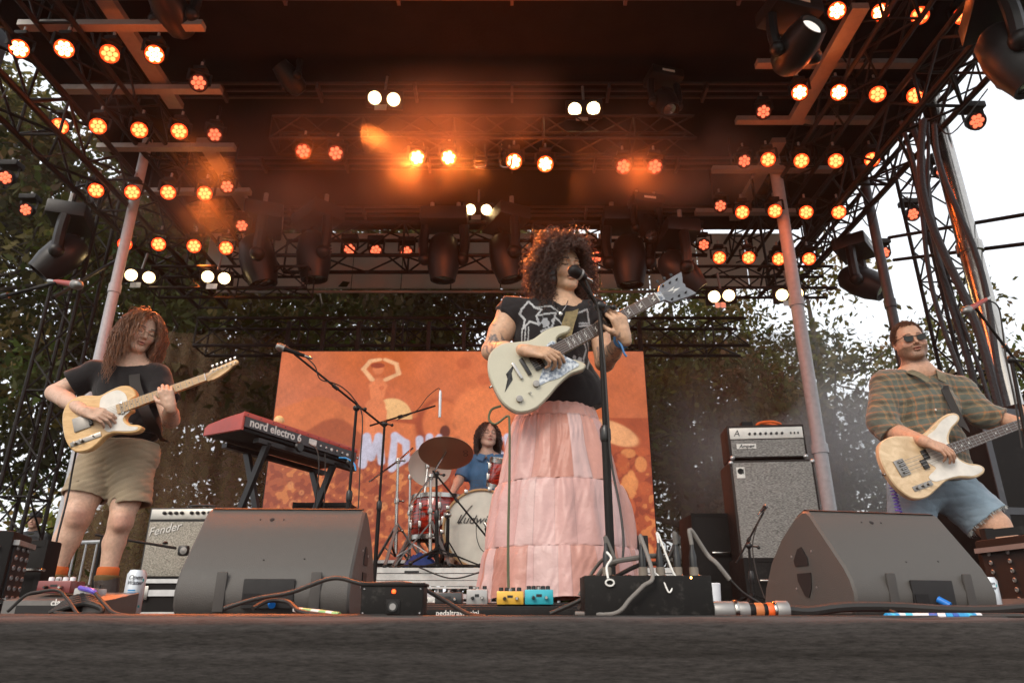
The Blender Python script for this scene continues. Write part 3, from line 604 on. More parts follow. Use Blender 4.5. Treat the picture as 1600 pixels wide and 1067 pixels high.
rig([[(1308, 18, 'h'), (1376, 20, 'h'), (1438, 25, 'm'), (1504, 25, 'm')], [(1193, 175, 'd'), (1250, 145, 'h'), (1311, 145, 'h'), (1371, 148, 'm'), (1430, 150, 'm')], [(1163, 252, 'd'), (1200, 250, 'm'), (1252, 252, 'm'), (1306, 252, 'm'), (1363, 250, 'm')], [(1126, 322, 'd'), (1160, 332, 'm'), (1211, 330, 'm'), (1260, 332, 'm'), (1311, 332, 'm')], [(1100, 383, 'd'), (1124, 403, 'm'), (1170, 403, 'm'), (1217, 405, 'm'), (1264, 405, 'm')]], [6.6, 7.2, 7.8, 8.4, 8.9], 'right', 0)
GM = 'orange lamps on the mid stage truss'
for k, (px, py, e, lb) in enumerate([(474, 237, 'd', 'leftmost of the two dim orange lamps on the left end of the mid stage truss'), (525, 240, 'd', 'dim orange lamp second from the left on the mid stage truss'), (652, 247, 'x', 'blazing orange lamp third from the left on the mid stage truss'), (701, 247, 'x', 'brightest orange lamp, left of center on the mid stage truss'), (803, 253, 'x', 'blazing orange lamp just right of center on the mid stage truss'), (852, 257, 'h', 'bright orange lamp above the singer head on the mid stage truss'), (974, 261, 'd', 'dim orange lamp right of the singer on the mid stage truss'), (1023, 261, 'd', 'rightmost dim orange lamp on the mid stage truss')]):
    p = at(px, py, 6.15)
    if e == 'x': e = 'h'
    wash(p, (p.x*.3, 0, .8), .08, {'h': E_HOT, 'm': E_MID, 'd': E_DIM}[e], lb, GM)
GR = 'small orange lamps on the rear truss'
for px, py, lb in [(546, 390, 'leftmost small orange lamp below the rear truss'), (587, 392, 'second small orange lamp below the rear truss'), (635, 394, 'third small orange lamp below the rear truss, left of a large moving head'), (932, 402, 'small orange lamp just right of the singer head')]:
    wash(at(px, py, 8.55), (0, 0, 1), .085, E_DIM, lb, GR, 'wash')
GS = 'orange wash lights outside the right truss'
for px, py, y, lb in [(1523, 190, 6.0, 'highest orange wash light outside the right truss'), (1470, 268, 7.0, 'second orange wash light down the right truss'), (1424, 335, 8.0, 'third orange wash light down the right truss'), (1380, 395, 9.2, 'lowest orange wash light at the far end of the right truss')]:
    p = at(px, py, y); wash(p, (p.x-.1, 0, .5), .085, E_DIM, lb, GS, 'wash')
GL = 'orange wash lights outside the left truss'
for px, py, y, lb in [(12, 278, 7.0, 'upper orange wash light outside the left truss at the picture edge'), (43, 328, 8.0, 'lower orange wash light outside the left truss')]:
    p = at(px, py, y); wash(p, (p.x+.3, 0, .5), .085, E_DIM, lb, GL, 'wash')
# warm white pairs
def blinder(px, py, px2, y, label):
    a, b = at(px, py, y), at(px2, py, y); c = (a+b)/2; t = thing('blinder_light', c, label, 'blinder light', 'warm white twin lamps'); M = aim(c, (c.x*.4, 0, 1)); RY = Matrix.Rotation(math.pi/2, 4, 'Y'); r = .058
    d = MB(); d.box((-.05, 0, 0), ((.09), (b-a).length+.2, .2), M, bev=.01); d.build('housing', black_metal, t)
    for s in (-1, 1):
        q = M @ Matrix.Translation((0, s*(b-a).length/2, 0)); f = MB().lathe([(r, 0), (r*1.25, .03), (r*1.25, .0), (r, -.01)], q @ RY, 20, cap=False).build('reflector', grey_metal, t)
        d = MB(); d.lathe([(r, .004), (r*.6, .025), (0, .032)], q @ RY, 16); d.build('bulb', E_WARM, t)
    d = MB(); d.tube([c+Vector((0, 0, .08)), c+Vector((0, .05, .35))], .015, 6); d.build('clamp', grey_metal, t)
    for k in (-1, 1): MB().box(c+Vector((k*.03-.03, -.02, -.13)), (.07, .01, .07), None).build('flap', alu, t)
for a in [(586, 155, 615, 6.3, 'pair of warm white lamps high on the left of the mid stage'), (898, 171, 927, 6.3, 'pair of warm white lamps high above and right of the singer'), (735, 328, 760, 8.3, 'pair of warm white lamps in the middle of the rear truss'), (207, 432, 232, 8.0, 'outer pair of warm white lamps at the back left'), (326, 434, 350, 8.0, 'inner pair of warm white lamps at the back left'), (1116, 463, 1138, 8.0, 'inner pair of warm white lamps at the back right behind the guitar headstock'), (1222, 460, 1244, 8.0, 'outer pair of warm white lamps beside the silver post at the back right')]: blinder(*a)
# large moving heads
mh_m = mat('moving_head_shell', (.011, .010, .010), .42, spec=.35)
def moving_head(loc, target, s, label, hang=True, lens=None, group='large black moving head lights'):
    loc = Vector(loc); t = thing('moving_head_light', loc, label, 'moving head', group); M = aim(loc, target); RY = Matrix.Rotation(math.pi/2, 4, 'Y'); up = Vector((0, 0, 1 if hang else -1))
    d = MB(); d.lathe([(0, -.2*s), (.07*s, -.2*s), (.12*s, -.15*s), (.145*s, -.02*s), (.14*s, .1*s), (.115*s, .2*s), (.11*s, .23*s), (.095*s, .23*s), (.09*s, .2*s)], M @ RY, 24)
    for k in range(5): d.box((-.12*s+k*.03*s, 0, .125*s), (.012*s, .14*s, .02*s), M)
    d.build('head', mh_m, t)
    MB().lathe([(0, .215*s), (.05*s, .21*s), (.09*s, .195*s)], M @ RY, 20).build('lens', lens or lamp_glass, t)
    sd = M.to_3x3() @ Vector((0, 1, 0)); sd.z = 0; sd.normalize(); fw = up.cross(sd)
    for k in (-1, 1):
        p = [loc+sd*k*.165*s-up*.03*s, loc+sd*k*.185*s+up*.12*s, loc+sd*k*.17*s+up*.3*s]; d = MB(); d.tube(curve(p, 4), .045*s, 8); d.sphere(p[0], .06*s, 8, (1, 1, 1)); d.build('yoke_arm', mh_m, t)
    B = frame(loc+up*.36*s, sd, fw); d = MB(); d.box((0, 0, 0), (.42*s, .3*s, .13*s), B, bev=.02*s); d.build('base', mh_m, t)
    MB().box((0, -.152*s, 0), (.16*s, .004, .03*s), B).build('display', white_plastic, t)
    for k in (-1, 1): MB().tube([loc+up*.4*s+sd*k*.12*s, loc+up*.54*s+sd*k*.12*s], .02*s, 8).build('clamp', grey_metal, t)
    return t
down = lambda p, dx=0, dy=-.5: (p.x+dx, p.y+dy, p.z-1)
for px, py, y, s, dx, lb, ey in [(490, 398, 8.3, 1.55, .1, 'large moving head under the left part of the rear truss', 0), (693, 400, 8.3, 1.5, 0, 'large moving head under the rear truss left of the singer', 0), (790, 400, 8.3, 1.5, .2, 'large moving head under the rear truss touching the singer hair', 0), (983, 405, 8.3, 1.6, 0, 'large moving head under the rear truss right of the singer', 0), (403, 405, 8.1, 1.6, .3, 'large moving head tilted at the left end of the rear truss', 0), (1062, 425, 7.9, 1.45, .8, 'large moving head above the guitar headstock turned sideways', 0)]:
    p = at(px, py, y); moving_head(p, down(p, dx, .1), s, lb)
p = at(1345, 440, 8.2); moving_head(p, (p.x+.7, p.y-.6, p.z-.75), 1.35, 'large moving head above the bassist pointing down right')
p = at(97, 400, 7.2); moving_head(p, (p.x-.6, p.y-.2, p.z-.9), 1.35, 'large moving head at the left above the guitarist pointing down left')
p = at(1243, 78, 4.9); moving_head(p, (p.x+.25, p.y-.9, p.z+.15), 1.15, 'big moving head near the top right with a pale round lens facing out', lens=E_COOL)
p = at(272, 22, 5.0); moving_head(p, (p.x-.15, p.y-1, p.z+.15), 1.1, 'big moving head at the top left with a pale round lens', lens=E_COOL)
p = at(455, 125, 6.3); moving_head(p, (p.x-.5, p.y-.5, p.z+.5), .85, 'dark moving head high left of center under the roof', lens=lamp_glass)
p = at(1040, 160, 6.3); moving_head(p, (p.x+.1, p.y-.4, p.z-.9), .9, 'dark moving head high right of center under the roof', hang=True)
p = at(1012, 355, 8.0); moving_head(p, (p.x+.1, p.y-.5, p.z-.9), 1.0, 'dark moving head tucked behind the truss right of the singer')
p = at(1580, 88, 3.9); moving_head(p, (p.x+.25, p.y-.1, p.z-.9), 1.25, 'black moving head hanging against white sky at the top right corner')
for px, y, lb in ((720, 6.1, 'u shaped bright hook left of center under the mid stage truss'), (760, 6.1, 'u shaped bright hook in the center under the mid stage truss')):
    p = at(px+30, 262, y); q = at(px+30, 225, y); d = MB(); d.tube(curve([q+Vector((-.05, 0, 0)), p+Vector((-.06, 0, .05)), p, p+Vector((.06, 0, .05)), q+Vector((.05, 0, 0))], 5), .012, 6); tag(d.build('cable_hook', chrome), lb, 'hook')
# spot lamps in some of the fixtures, plus added rim spots outside them
def spot(p, target, e, ang=50, col=(1, .2, .03), r=.08, blend=.6):
    l = bpy.data.lights.new('fixture_and_rim_spot', 'SPOT'); l.energy = e; l.spot_size = R_(ang); l.spot_blend = blend; l.color = col; l.shadow_soft_size = r
    o = bpy.data.objects.new('fixture_and_rim_spot', l); COL.objects.link(o); d = (Vector(target)-Vector(p)).normalized(); o.location = Vector(p)+d*.16; o.rotation_euler = (-d).to_track_quat('Z', 'Y').to_euler()
for px, py, tx, ty, tz in [(652, 247, -1.2, 2.0, 0), (701, 247, .3, 2.95, 1.2), (803, 253, .4, 2.9, 1.4), (852, 257, 1.6, 2, 0)]: spot(at(px, py, 6.15), (tx, ty, tz), 330, 46)
spot(at(735, 252, 6.1), (.24, 2.98, 1.72), 3600, 13); spot(at(560, 200, 6.1), (.2, 2.98, 1.6), 1800, 14); spot(at(241, 86, 5.0)+Vector((0, 1.6, .2)), (-2.05, 3.8, 1.6), 900, 20)  # narrow spots added off the fixtures to rim-light heads and hair
for px, py, y, t, e in [(241, 86, 5.0, (-2.1, 3.6, 1.2), 160), (280, 206, 6.0, (-2.0, 3.7, 1.0), 160), (320, 303, 7.0, (-1.5, 4.5, .6), 160), (1311, 145, 6.0, (2.4, 4.2, 1.2), 120), (1252, 252, 6.9, (1.4, 3.0, 1.0), 160), (303, 385, 7.9, (-3, 9, 2), 120)]: spot(at(px, py, y), t, e, 60)
# ================= equipment on the stage =================
def arc(cx, cy, r, a0, a1, n=8): return [(cx+r*math.cos(R_(a0+(a1-a0)*i/n)), cy+r*math.sin(R_(a0+(a1-a0)*i/n))) for i in range(n+1)]
mon_m = mat('textured_grey_paint', (.072, .066, .06), .6, var=.08, vs=60, bump=.55, bs=330)
slot_m = mat('recess_black', (.008, .007, .007), .7)
def monitor(cx, cy, yaw, label):
    t = thing('stage_monitor', (cx, cy, 0), label, 'stage monitor', 'grey wedge monitors'); W = .545
    M = Matrix.Translation((cx, cy, .012)) @ Matrix.Rotation(yaw, 4, 'Z')
    M = M @ Matrix.Diagonal((1, .86, 1, 1))
    prof = [(-.19, 0), (-.215, .025), (-.222, .07), (-.21, .11), (-.185, .15), (-.02, .335), (.0, .347), (.03, .35), (.09, .33), (.2, .27), (.3, .19), (.37, .10), (.40, .03), (.38, 0)]
    Mx = M @ Matrix(((0, 0, 1, 0), (1, 0, 0, 0), (0, 1, 0, 0), (0, 0, 0, 1)))
    d = MB(); d.prism(prof, -W/2, W/2, Mx, bev=.008); d.build('cabinet', mon_m, t)
    MB().prism([(-.006, .349), (.028, .356), (.085, .338), (.08, .325)], -W/2+.012, W/2-.012, Mx).build('top_strip', slot_m, t)
    MB().prism([(.10, .333), (.205, .278), (.305, .198), (.37, .11), (.36, .10), (.295, .187), (.195, .267), (.09, .322)], -W/2+.02, W/2-.02, Mx).build('grille', dark_plastic, t)
    for s in (-1, 1):       # moulded ports on both cheeks
        for k, (pg) in enumerate([[(.03, .165), (.12, .165), (.125, .185), (.09, .222), (.06, .228), (.03, .19)], [(.02, .14), (.115, .14), (.115, .115), (.08, .065), (.055, .058), (.03, .09)]]):
            MB().prism(pg, s*(W/2+.001), s*(W/2+.0035), Mx).build('port', slot_m, t)
        for q in ((.0, .21), (.14, .2), (.0, .09), (.135, .09)): MB().prism(arc(q[0], q[1], .004, 0, 330, 6), s*(W/2), s*(W/2+.002), Mx).build('screw', alu, t)
    # lower front: recessed connector bay and two grip slots
    d = MB(); d.box((.02, -.2205, .065), (.16, .012, .088), M, bev=.004); bay = d.build('connector_bay', slot_m, t)
    d = MB(); d.box((-.03, -.2275, .05), (.05, .004, .03), M); d.build('connector_plate', dark_plastic, bay)
    d = MB(); d.tube([M @ Vector((.03, -.226, .05)), M @ Vector((.045, -.26, .03))], .011, 10); d.build('plug', mat('blue_plug', (.01, .16, .55), .35), bay)
    for s in (-.13, .165):
        d = MB(); d.box((s, -.2195, .07), (.034, .012, .12), M, bev=.005); d.build('grip_slot', mat('slot_edge', (.045, .04, .036), .6), t)
    nrm = (M.to_3x3() @ Vector((0, -.735, .655))); 
    for (x, f, r) in [(-.04, .86, .008), (.0, .86, .003), (-.08, .86, .003), (.11, .12, .003), (-.02, .1, .003)]:
        p = M @ Vector((x, -.185+.165*f, .15+.185*f)); d = MB(); d.lathe([(r, -.001), (r, .0012), (0, .0014)], frame(p, M.to_3x3() @ Vector((1, 0, 0)), za=nrm), 10); d.build('socket' if r > .005 else 'screw', slot_m, t)
    return t
monitor(-.79, 2.53, R_(2), 'grey wedge stage monitor at the left, in front of the silver guitar amplifier')
monitor(1.312, 2.62, R_(13), 'grey wedge stage monitor at the right, in front of the bassist')
# amplifiers
def amp_box(t, M, W, D, H, m, grille_m, panel_h, panel_m, bev=.012):
    MB().box((0, D/2, H/2), (W, D, H), M, bev=bev).build('cabinet', m, t)
    e = .018; MB().box((0, -.004, (H-panel_h)/2-.002), (W-2*e, .012, H-panel_h-2*e), M, bev=.003).build('grille', grille_m, t)
    if panel_h: MB().box((0, -.003, H-panel_h/2-.008), (W-2*e, .012, panel_h-.012), M, bev=.002).build('control_panel', panel_m, t)
def grille_mat(name, c1, c2, sc):
    m = bpy.data.materials.new(name); m.use_nodes = True; n = m.node_tree; b = n.nodes['Principled BSDF']; tc = n.nodes.new('ShaderNodeTexCoord'); mp = n.nodes.new('ShaderNodeMapping'); mp.inputs['Scale'].default_value = sc
    ck = n.nodes.new('ShaderNodeTexNoise'); ck.inputs['Scale'].default_value = 1; ck.inputs['Detail'].default_value = 3; cr = n.nodes.new('ShaderNodeValToRGB'); cr.color_ramp.elements[0].position = .38; cr.color_ramp.elements[0].color = (*c1, 1); cr.color_ramp.elements[1].position = .62; cr.color_ramp.elements[1].color = (*c2, 1)
    n.links.new(tc.outputs['Object'], mp.inputs[0]); n.links.new(mp.outputs[0], ck.inputs[0]); n.links.new(ck.outputs[0], cr.inputs[0]); n.links.new(cr.outputs[0], b.inputs['Base Color']); b.inputs['Roughness'].default_value = .7
    bp = n.nodes.new('ShaderNodeBump'); bp.inputs['Strength'].default_value = .5; bp.inputs['Distance'].default_value = .002; n.links.new(ck.outputs[0], bp.inputs['Height']); n.links.new(bp.outputs[0], b.inputs['Normal']); return m
silver_grille = grille_mat('silver_sparkle_grille', (.16, .145, .12), (.46, .43, .36), (160, 160, 160)); bass_grille = grille_mat('silver_line_grille', (.11, .105, .098), (.3, .29, .275), (55, 55, 260))
tolex = mat('black_tolex', (.012, .011, .0105), .55, bump=.6, bs=260); brown_tolex = mat('dark_tolex', (.018, .012, .010), .55, spec=.3, bump=.5, bs=260)
# left guitar combo, on its case
c0 = at(213, 905, 5.3); M = Matrix.Translation((c0.x+.34, 5.3, .25)) @ Matrix.Rotation(R_(-3), 4, 'Z')
t = thing('guitar_amplifier', M.translation, 'silver-fronted guitar amplifier on a flight case behind the left wedge monitor', 'amplifier')
amp_box(t, M, .68, .27, .5, tolex, silver_grille, .085, mat('brushed_panel', (.5, .48, .44), .35, .7))
for k in range(9):
    x = -.22+k*.044+(.03 if k > 3 else 0); p = M @ Vector((x, -.012, .458)); d = MB(); d.lathe([(.013, 0), (.012, .012), (.007, .014), (.006, .02), (0, .021)], frame(p, (1, 0, 0), za=(0, -1, 0)), 12); d.build('knob', knob_m, t)
text('Fender', .085, M @ frame((-.2, -.0125, .34), (1, .0, .2), za=(0, -1, 0)), chrome, t, .003, 'badge_lettering', shear=.35, extrude_bold=.001)
MB().tube(curve([M @ Vector((-.1, .1, .5)), M @ Vector((-.08, .1, .525)), M @ Vector((.08, .1, .525)), M @ Vector((.1, .1, .5))], 4), .009, 8).build('handle', tolex, t)
for s in (-1, 1): MB().box((s*.325, .0, .02), (.03, .03, .03), M, bev=.008).build('corner', chrome, t)
def flight_case(loc, W, D, H, label, yaw=0, splits=(.52,), name='flight_case', group=None, lat=None):
    M = Matrix.Translation(loc) @ Matrix.Rotation(yaw, 4, 'Z'); t = thing(name, loc, label, 'flight case', group)
    MB().box((0, D/2, H/2), (W-.02, D-.02, H-.01), M).build('panel', mat('case_panel', (.011, .010, .0095), .6, wear=.05, spec=.15), t)
    a = .028; d = MB()
    for z in (a/2, H-a/2):
        for y in (.0, D): d.box((0, y, z), (W, .006, a), M)
        for x in (-W/2, W/2): d.box((x, D/2, z), (.006, D, a), M)
    for f in splits: d.box((0, -.001, H*f), (W-.01, .008, .042), M); d.box((0, -.005, H*f), (W-.01, .004, .004), M)
    for x in (-W/2, W/2):
        for y in (0, D): d.box((x, y, H/2), (.028, .006, H), M); d.box((x, y, H/2), (.006, .028, H), M)
    d.build('edge_trim', alu, t)
    for x in (lat if lat is not None else (-W*.28, W*.28)):
        d = MB(); d.box((x, -.008, H*splits[0]), (.11, .006, .09), M, bev=.002); d.box((x, -.014, H*splits[0]), (.045, .01, .05), M, bev=.003); d.build('latch', chrome, t)
    for x in (-W/2+.01, W/2-.01):
        for z in (.015, H-.015): d = MB(); d.sphere(M @ Vector((x, 0, z)), .026, 8); d.build('ball_corner', alu, t)
    return t
flight_case((c0.x+.38, 5.22, 0.0), .8, .45, .245, 'black and silver flight case under the left guitar amplifier', R_(-3), (.62,), lat=(-.3, .2))
# tall bass stack
a = at(1147, 718, 5.5); b = at(1262, 718, 5.5); M = Matrix.Translation(((a.x+b.x)/2, 5.5, 0.0)) @ Matrix.Rotation(R_(-6), 4, 'Z')
t = thing('bass_cabinet', M.translation, 'tall grey-fronted bass speaker cabinet at the back right', 'bass speaker')
Hc = a.z-.03; MB().box((0, .21, Hc/2+.03), (.64, .42, Hc), M, bev=.012).build('cabinet', brown_tolex, t)
MB().box((0, -.004, Hc/2+.03), (.60, .012, Hc-.04), M, bev=.003).build('grille', bass_grille, t)
d = MB(); d.box((-.245, -.013, Hc-.07), (.062, .006, .085), M); bd = d.build('badge', white_plastic, t)
d = MB(); d.lathe([(.019, 0), (.022, .002), (.024, .0)], M @ frame((-.245, -.017, Hc-.06), (1, 0, 0), za=(0, -1, 0)), 20); d.lathe([(.008, 0), (.011, .002), (.013, 0)], M @ frame((-.245, -.017, Hc-.06), (1, 0, 0), za=(0, -1, 0)), 16); d.box((-.223, -.017, Hc-.06), (.004, .002, .05), M); d.build('badge_mark', knob_m, bd)
for x in (-.31, .31):
    for z in (.045, Hc+.01): MB().sphere(M @ Vector((x, .0, z)), .02, 8).build('corner', alu, t)
hd = Hc+.04; t = thing('bass_amplifier_head', M @ Vector((0, 0, hd)), 'bass amplifier head with silver control strip on top of the tall bass speaker', 'amplifier'); Mh = M @ Matrix.Translation((-.01, .01, hd))
MB().box((0, .15, .14), (.6, .3, .27), Mh, bev=.012).build('cabinet', brown_tolex, t); MB().box((0, -.003, .085), (.56, .01, .135), Mh).build('grille', bass_grille, t); MB().box((0, -.004, .205), (.565, .012, .09), Mh, bev=.002).build('control_panel', mat('pale_panel', (.62, .6, .56), .4, .3), t)
for k in range(7): d = MB(); d.lathe([(.011, 0), (.010, .012), (0, .014)], Mh @ frame((-.13+k*.042, -.01, .2), (1, 0, 0), za=(0, -1, 0)), 10); d.build('knob', knob_m, t)
for k in range(3): MB().box((.19+k*.028, -.012, .2), (.01, .008, .016), Mh).build('switch', knob_m, t)
d = MB(); d.box((-.165, -.011, .1), (.15, .006, .04), Mh); bd = d.build('badge', white_plastic, t); text('Ampeg', .04, Mh @ frame((-.165, -.0145, .1), (1, 0, 0), za=(0, -1, 0)), knob_m, bd, .001, 'badge_lettering', shear=.3, extrude_bold=.001)
for x in (-.28, .28): MB().sphere(Mh @ Vector((x, .0, .012)), .02, 8).build('corner', alu, t)
text('A', .07, Mh @ frame((-.23, -.0115, .205), (1, 0, 0), za=(0, -1, 0)), knob_m, t, .001, 'panel_mark', shear=.2)
d = MB(); q = Mh @ Vector((.05, .08, .285)); d.tube(curve([q+Vector(v) for v in ((-.1, 0, .0), (-.06, -.03, .02), (.03, -.03, .025), (.1, .0, .01), (.04, .04, .02), (-.05, .03, .03), (-.09, 0, .01))], 6), .011, 8); tag(d.build('coiled_cable', mat('orange_cable', (.7, .13, .02), .5)), 'orange cable coil lying on the bass amplifier head', 'cable')
d = MB(); q = Mh @ Vector((-.13, .06, .275)); d.box(q+Vector((0, 0, .018)), (.09, .07, .035), bev=.006); t2 = d.build('tuner_box', dark_plastic); tag(t2, 'small black box left of the orange cable on the bass amplifier head', 'effect box')
# black cases left of the bass stack
def plain_case(c, dims, label, name='equipment_case', yaw=0, m=None, cat='case'):
    M = Matrix.Translation(c) @ Matrix.Rotation(yaw, 4, 'Z'); t = thing(name, c, label, cat); W, D, H = dims
    MB().box((0, 0, H/2), (W, D, H), M, bev=.012).build('body', m or mat('case_panel'), t)
    d = MB()
    for z in (.015, H-.015): d.box((0, -D/2-.002, z), (W+.004, .006, .025), M)
    for x in (-W/2, W/2): d.box((x, -D/2-.001, H/2), (.025, .006, H), M)
    d.build('edge_trim', black_metal, t)
    MB().tube(curve([M @ Vector((-.07, -D/2-.004, H*.6)), M @ Vector((-.06, -D/2-.035, H*.6)), M @ Vector((.06, -D/2-.035, H*.6)), M @ Vector((.07, -D/2-.004, H*.6))], 4), .008, 8).build('handle', chrome, t); return t
q = at(1112, 900, 6.0); plain_case((q.x+.05, 6.1, 0), (.4, .5, .78), 'black equipment case left of the tall bass speaker'); plain_case((q.x+.15, 5.3, 0), (.3, .4, .38), 'low black case at the foot of the bass speaker')
# small diamond-grille amp behind the skirt
q = at(1000, 870, 6.2); M = Matrix.Translation((q.x-.22, 6.2, .1)); t = thing('guitar_amplifier', (q.x-.22, 6.2, .1), 'small black amplifier with brown diamond grille right of the pink skirt', 'amplifier')
MB().box((0, .13, .27), (.6, .26, .54), M, bev=.01).build('cabinet', tolex, t); MB().box((0, -.003, .2), (.54, .01, .35), M).build('grille', mat('brown_grille', (.10, .045, .02), .8), t)
d = MB()
for k in range(-9, 10):
    for sgn in (-1, 1):
        x0, z0 = k*.06, .03; pts = []; xa = x0; xb = x0+sgn*.34*.6
        f0, f1 = 0, 1
        A = Vector((xa, -.0095, .03)); B = Vector((xb, -.0095, .37)); 
        def clip(A, B):
            ts = [0, 1]
            for s in (-.265, .265):
                if (A.x-s)*(B.x-s) < 0:
                    tt_ = (s-A.x)/(B.x-A.x)
                    if abs(A.x) > .265 and (A.x-s)*s > 0: ts[0] = max(ts[0], tt_)
                    else: ts[1] = min(ts[1], tt_)
            if abs(A.x) > .265 and abs(B.x) > .265 and A.x*B.x > 0: return None
            return A.lerp(B, ts[0]), A.lerp(B, ts[1])
        r = clip(A, B)
        if r and (r[0]-r[1]).length > .01: d.bar(M @ r[0], M @ r[1], .004, .003, up=(0, 1, 0))
d.build('grille_pattern', mat('gold_thread', (.55, .36, .12), .5, .3), t)
MB().box((0, -.006, .385), (.56, .008, .006), M).build('piping', mat('gold_thread'), t); MB().box((0, -.004, .46), (.54, .008, .12), M).build('upper_cloth', dark_plastic, t)
flight_case((q.x-.1, 6.0, 0), .7, .3, .1, 'low silver-edged case under the small diamond grille amplifier', 0, (.5,), lat=(-.2, .25))
# right side dark desk and racks
q = at(1520, 700, 5.2); t = thing('road_case', (q.x+.7, 5.6, 0), 'large black road case standing behind the bassist at the right edge', 'road case'); M = Matrix.Translation((q.x+.66, 5.7, 0)) @ Matrix.Rotation(R_(12), 4, 'Z'); H = 1.46
MB().box((0, 0, H/2), (1.4, .9, H), M, bev=.015).build('body', mat('case_panel'), t); d = MB()
for z in (.02, .7, H-.02): d.box((0, -.452, z), (1.41, .01, .05), M)
for x in (-.7, .7): d.box((x, -.451, H/2), (.05, .01, H), M)
d.build('edge_trim', mat('dark_steel'), t)
for z in (.5, .98): MB().box((.05, -.463, z), (.34, .02, .055), M, bev=.006).build('latch', mat('faded_red', (.22, .09, .08), .5, .3), t)
MB().box((.2, -.1, H+.04), (.9, .5, .1), M, bev=.02).build('lid', dark_plastic, t)
def rack(cx, cy, W, D, H, yaw, label, face):
    M = Matrix.Translation((cx, cy, 0)) @ Matrix.Rotation(yaw, 4, 'Z'); t = thing('equipment_rack', (cx, cy, 0), label, 'equipment rack')
    MB().box((0, 0, H/2+.01), (W, D, H), M, bev=.01).build('body', mat('case_panel'), t)
    rr = random.Random(5); x = face*W/2
    d = MB(); d.box((x+face*.003, 0, H*.5), (.006, D*.8, H*.86), M); d.build('front_panel', slot_m, t)
    for i in range(7):
        z = H*(.12+.12*i)
        for j in range(3):
            y = (-.28+.28*j)*D; p = M @ Vector((x+face*.006, y, z)); d = MB(); d.lathe([(.008, 0), (.0095, .004), (.0065, .006), (.006, .002)], frame(p, (0, 1, 0), za=M.to_3x3() @ Vector((face, 0, 0))), 12); d.build('jack', grey_metal, t)
    for z in (.06, H-.03): MB().box((x+face*.01, 0, z), (.02, D*.9, .018), M).build('rail', grey_metal, t)
    d = MB(); d.box((0, -D/2-.006, H-.05), (W*.8, .008, .012), M); d.build('trim', grey_metal, t)
    return M, t
q = at(20, 900, 2.6); rack(q.x-.26, 2.70, .34, .26, .29, R_(20), 'black rack box full of sockets at the bottom left corner', 1)
plain_case((at(62, 880, 3.05).x-.07, 3.15, 0), (.10, .12, .31), 'tall narrow black case behind the socket box at the left')
q = at(1600, 900, 2.6); rack(q.x+.21, 2.72, .34, .34, .275, R_(6), 'black rack box with sockets at the bottom right corner', -1)
t = thing('rack_stand', (at(1545, 900, 2.9).x, 2.9, 0), 'black metal frame left of the socket box at the bottom right', 'rack stand'); q = at(1545, 900, 2.9); d = MB()
d.bar((q.x-.0, 2.85, 0), (q.x-.0, 2.85, .33), .035); d.build('upright', black_metal, t); MB().bar((q.x, 2.85, .31), (q.x+.2, 2.85, .33), .03).build('arm', black_metal, t); MB().bar((q.x, 2.85, .06), (q.x+.2, 2.85, .06), .03).build('arm', black_metal, t)
# ---- keyboard on X stand ----
A = at(378, 662, 4.3); dirL = Vector((.50, .87, 0)).normalized(); A.z = 1.09; wdir = Vector((-.87, .5, 0)); Lk = 1.06; Wk = .36; Hk = .115
tilt = R_(-2.2); M = frame(A, dirL*math.cos(tilt)+Vector((0, 0, math.sin(tilt))), ya=wdir); red = mat('red_keyboard_paint', (.50, .045, .022), .38, coat=.3, var=.08, wear=.1)
t = thing('keyboard', A, 'red stage keyboard seen from behind on a black folding stand', 'keyboard')
prof = [(0, 0), (Wk, -.0), (Wk, .055), (Wk-.03, .075), (.17, .1), (0, Hk)]
My = M @ Matrix(((0, 0, 1, 0), (1, 0, 0, 0), (0, 1, 0, 0), (0, 0, 0, 1)))
MB().prism(prof, 0, .02, My, bev=.004).build('end_cheek', red, t); MB().prism(prof, Lk-.02, Lk, My, bev=.004).build('end_cheek', red, t)
MB().prism([(.004, .03), (.004, Hk-.004), (.17, .096), (.17, .03)], .02, Lk-.02, My).build('top_panel', red, t)
MB().box((Lk/2, Wk/2, .014), (Lk-.04, Wk-.02, .03), M, bev=.004).build('base', dark_plastic, t)
MB().box((Lk/2, .0, Hk-.012), (Lk, .012, .03), M, bev=.003).build('back_rim', red, t)
bp = MB().box((Lk/2, -.003, .055), (Lk-.03, .008, .065), M).build('back_panel', mat('slate_panel', (.06, .06, .065), .5), t)
for k in range(36): MB().box((.05+k*(Lk-.1)/36, .265, .068), ((Lk-.1)/36-.002, .15, .02), M).build('key', white_plastic, t)
text('nord electro 6', .075, M @ frame((.05, -.0085, .058), (1, 0, 0), za=(0, -1, 0)), white_plastic, bp, .0008, 'lettering', align='LEFT', extrude_bold=.0018)
for k in range(9): d = MB(); d.lathe([(.010, 0), (.011, .006), (.006, .008)], M @ frame((.62+k*.055, -.008, .05), (1, 0, 0), za=(0, -1, 0)), 10); d.build('socket', chrome if k % 3 else white_plastic, bp)
MB().box((.60, -.009, .06), (.07, .003, .04), M).build('label_plate', white_plastic, bp)
for k in range(10): MB().sphere(M @ Vector((.03+k*Lk/10.2, -.006, Hk-.012)), .0045, 6).build('screw', knob_m, t)
for k in range(6): d = MB(); d.lathe([(.014, 0), (.013, .018), (0, .02)], M @ Matrix.Translation((.15+k*.13, .1, .105)), 12); d.build('knob', knob_m, t)
d = MB(); d.sphere(M @ Vector((.33, .05, Hk+.035)), .035, 12); tag(d.build('egg_shaker', mat('cream_plastic', (.75, .55, .25), .4)), 'round cream shaker resting on top of the keyboard', 'shaker')
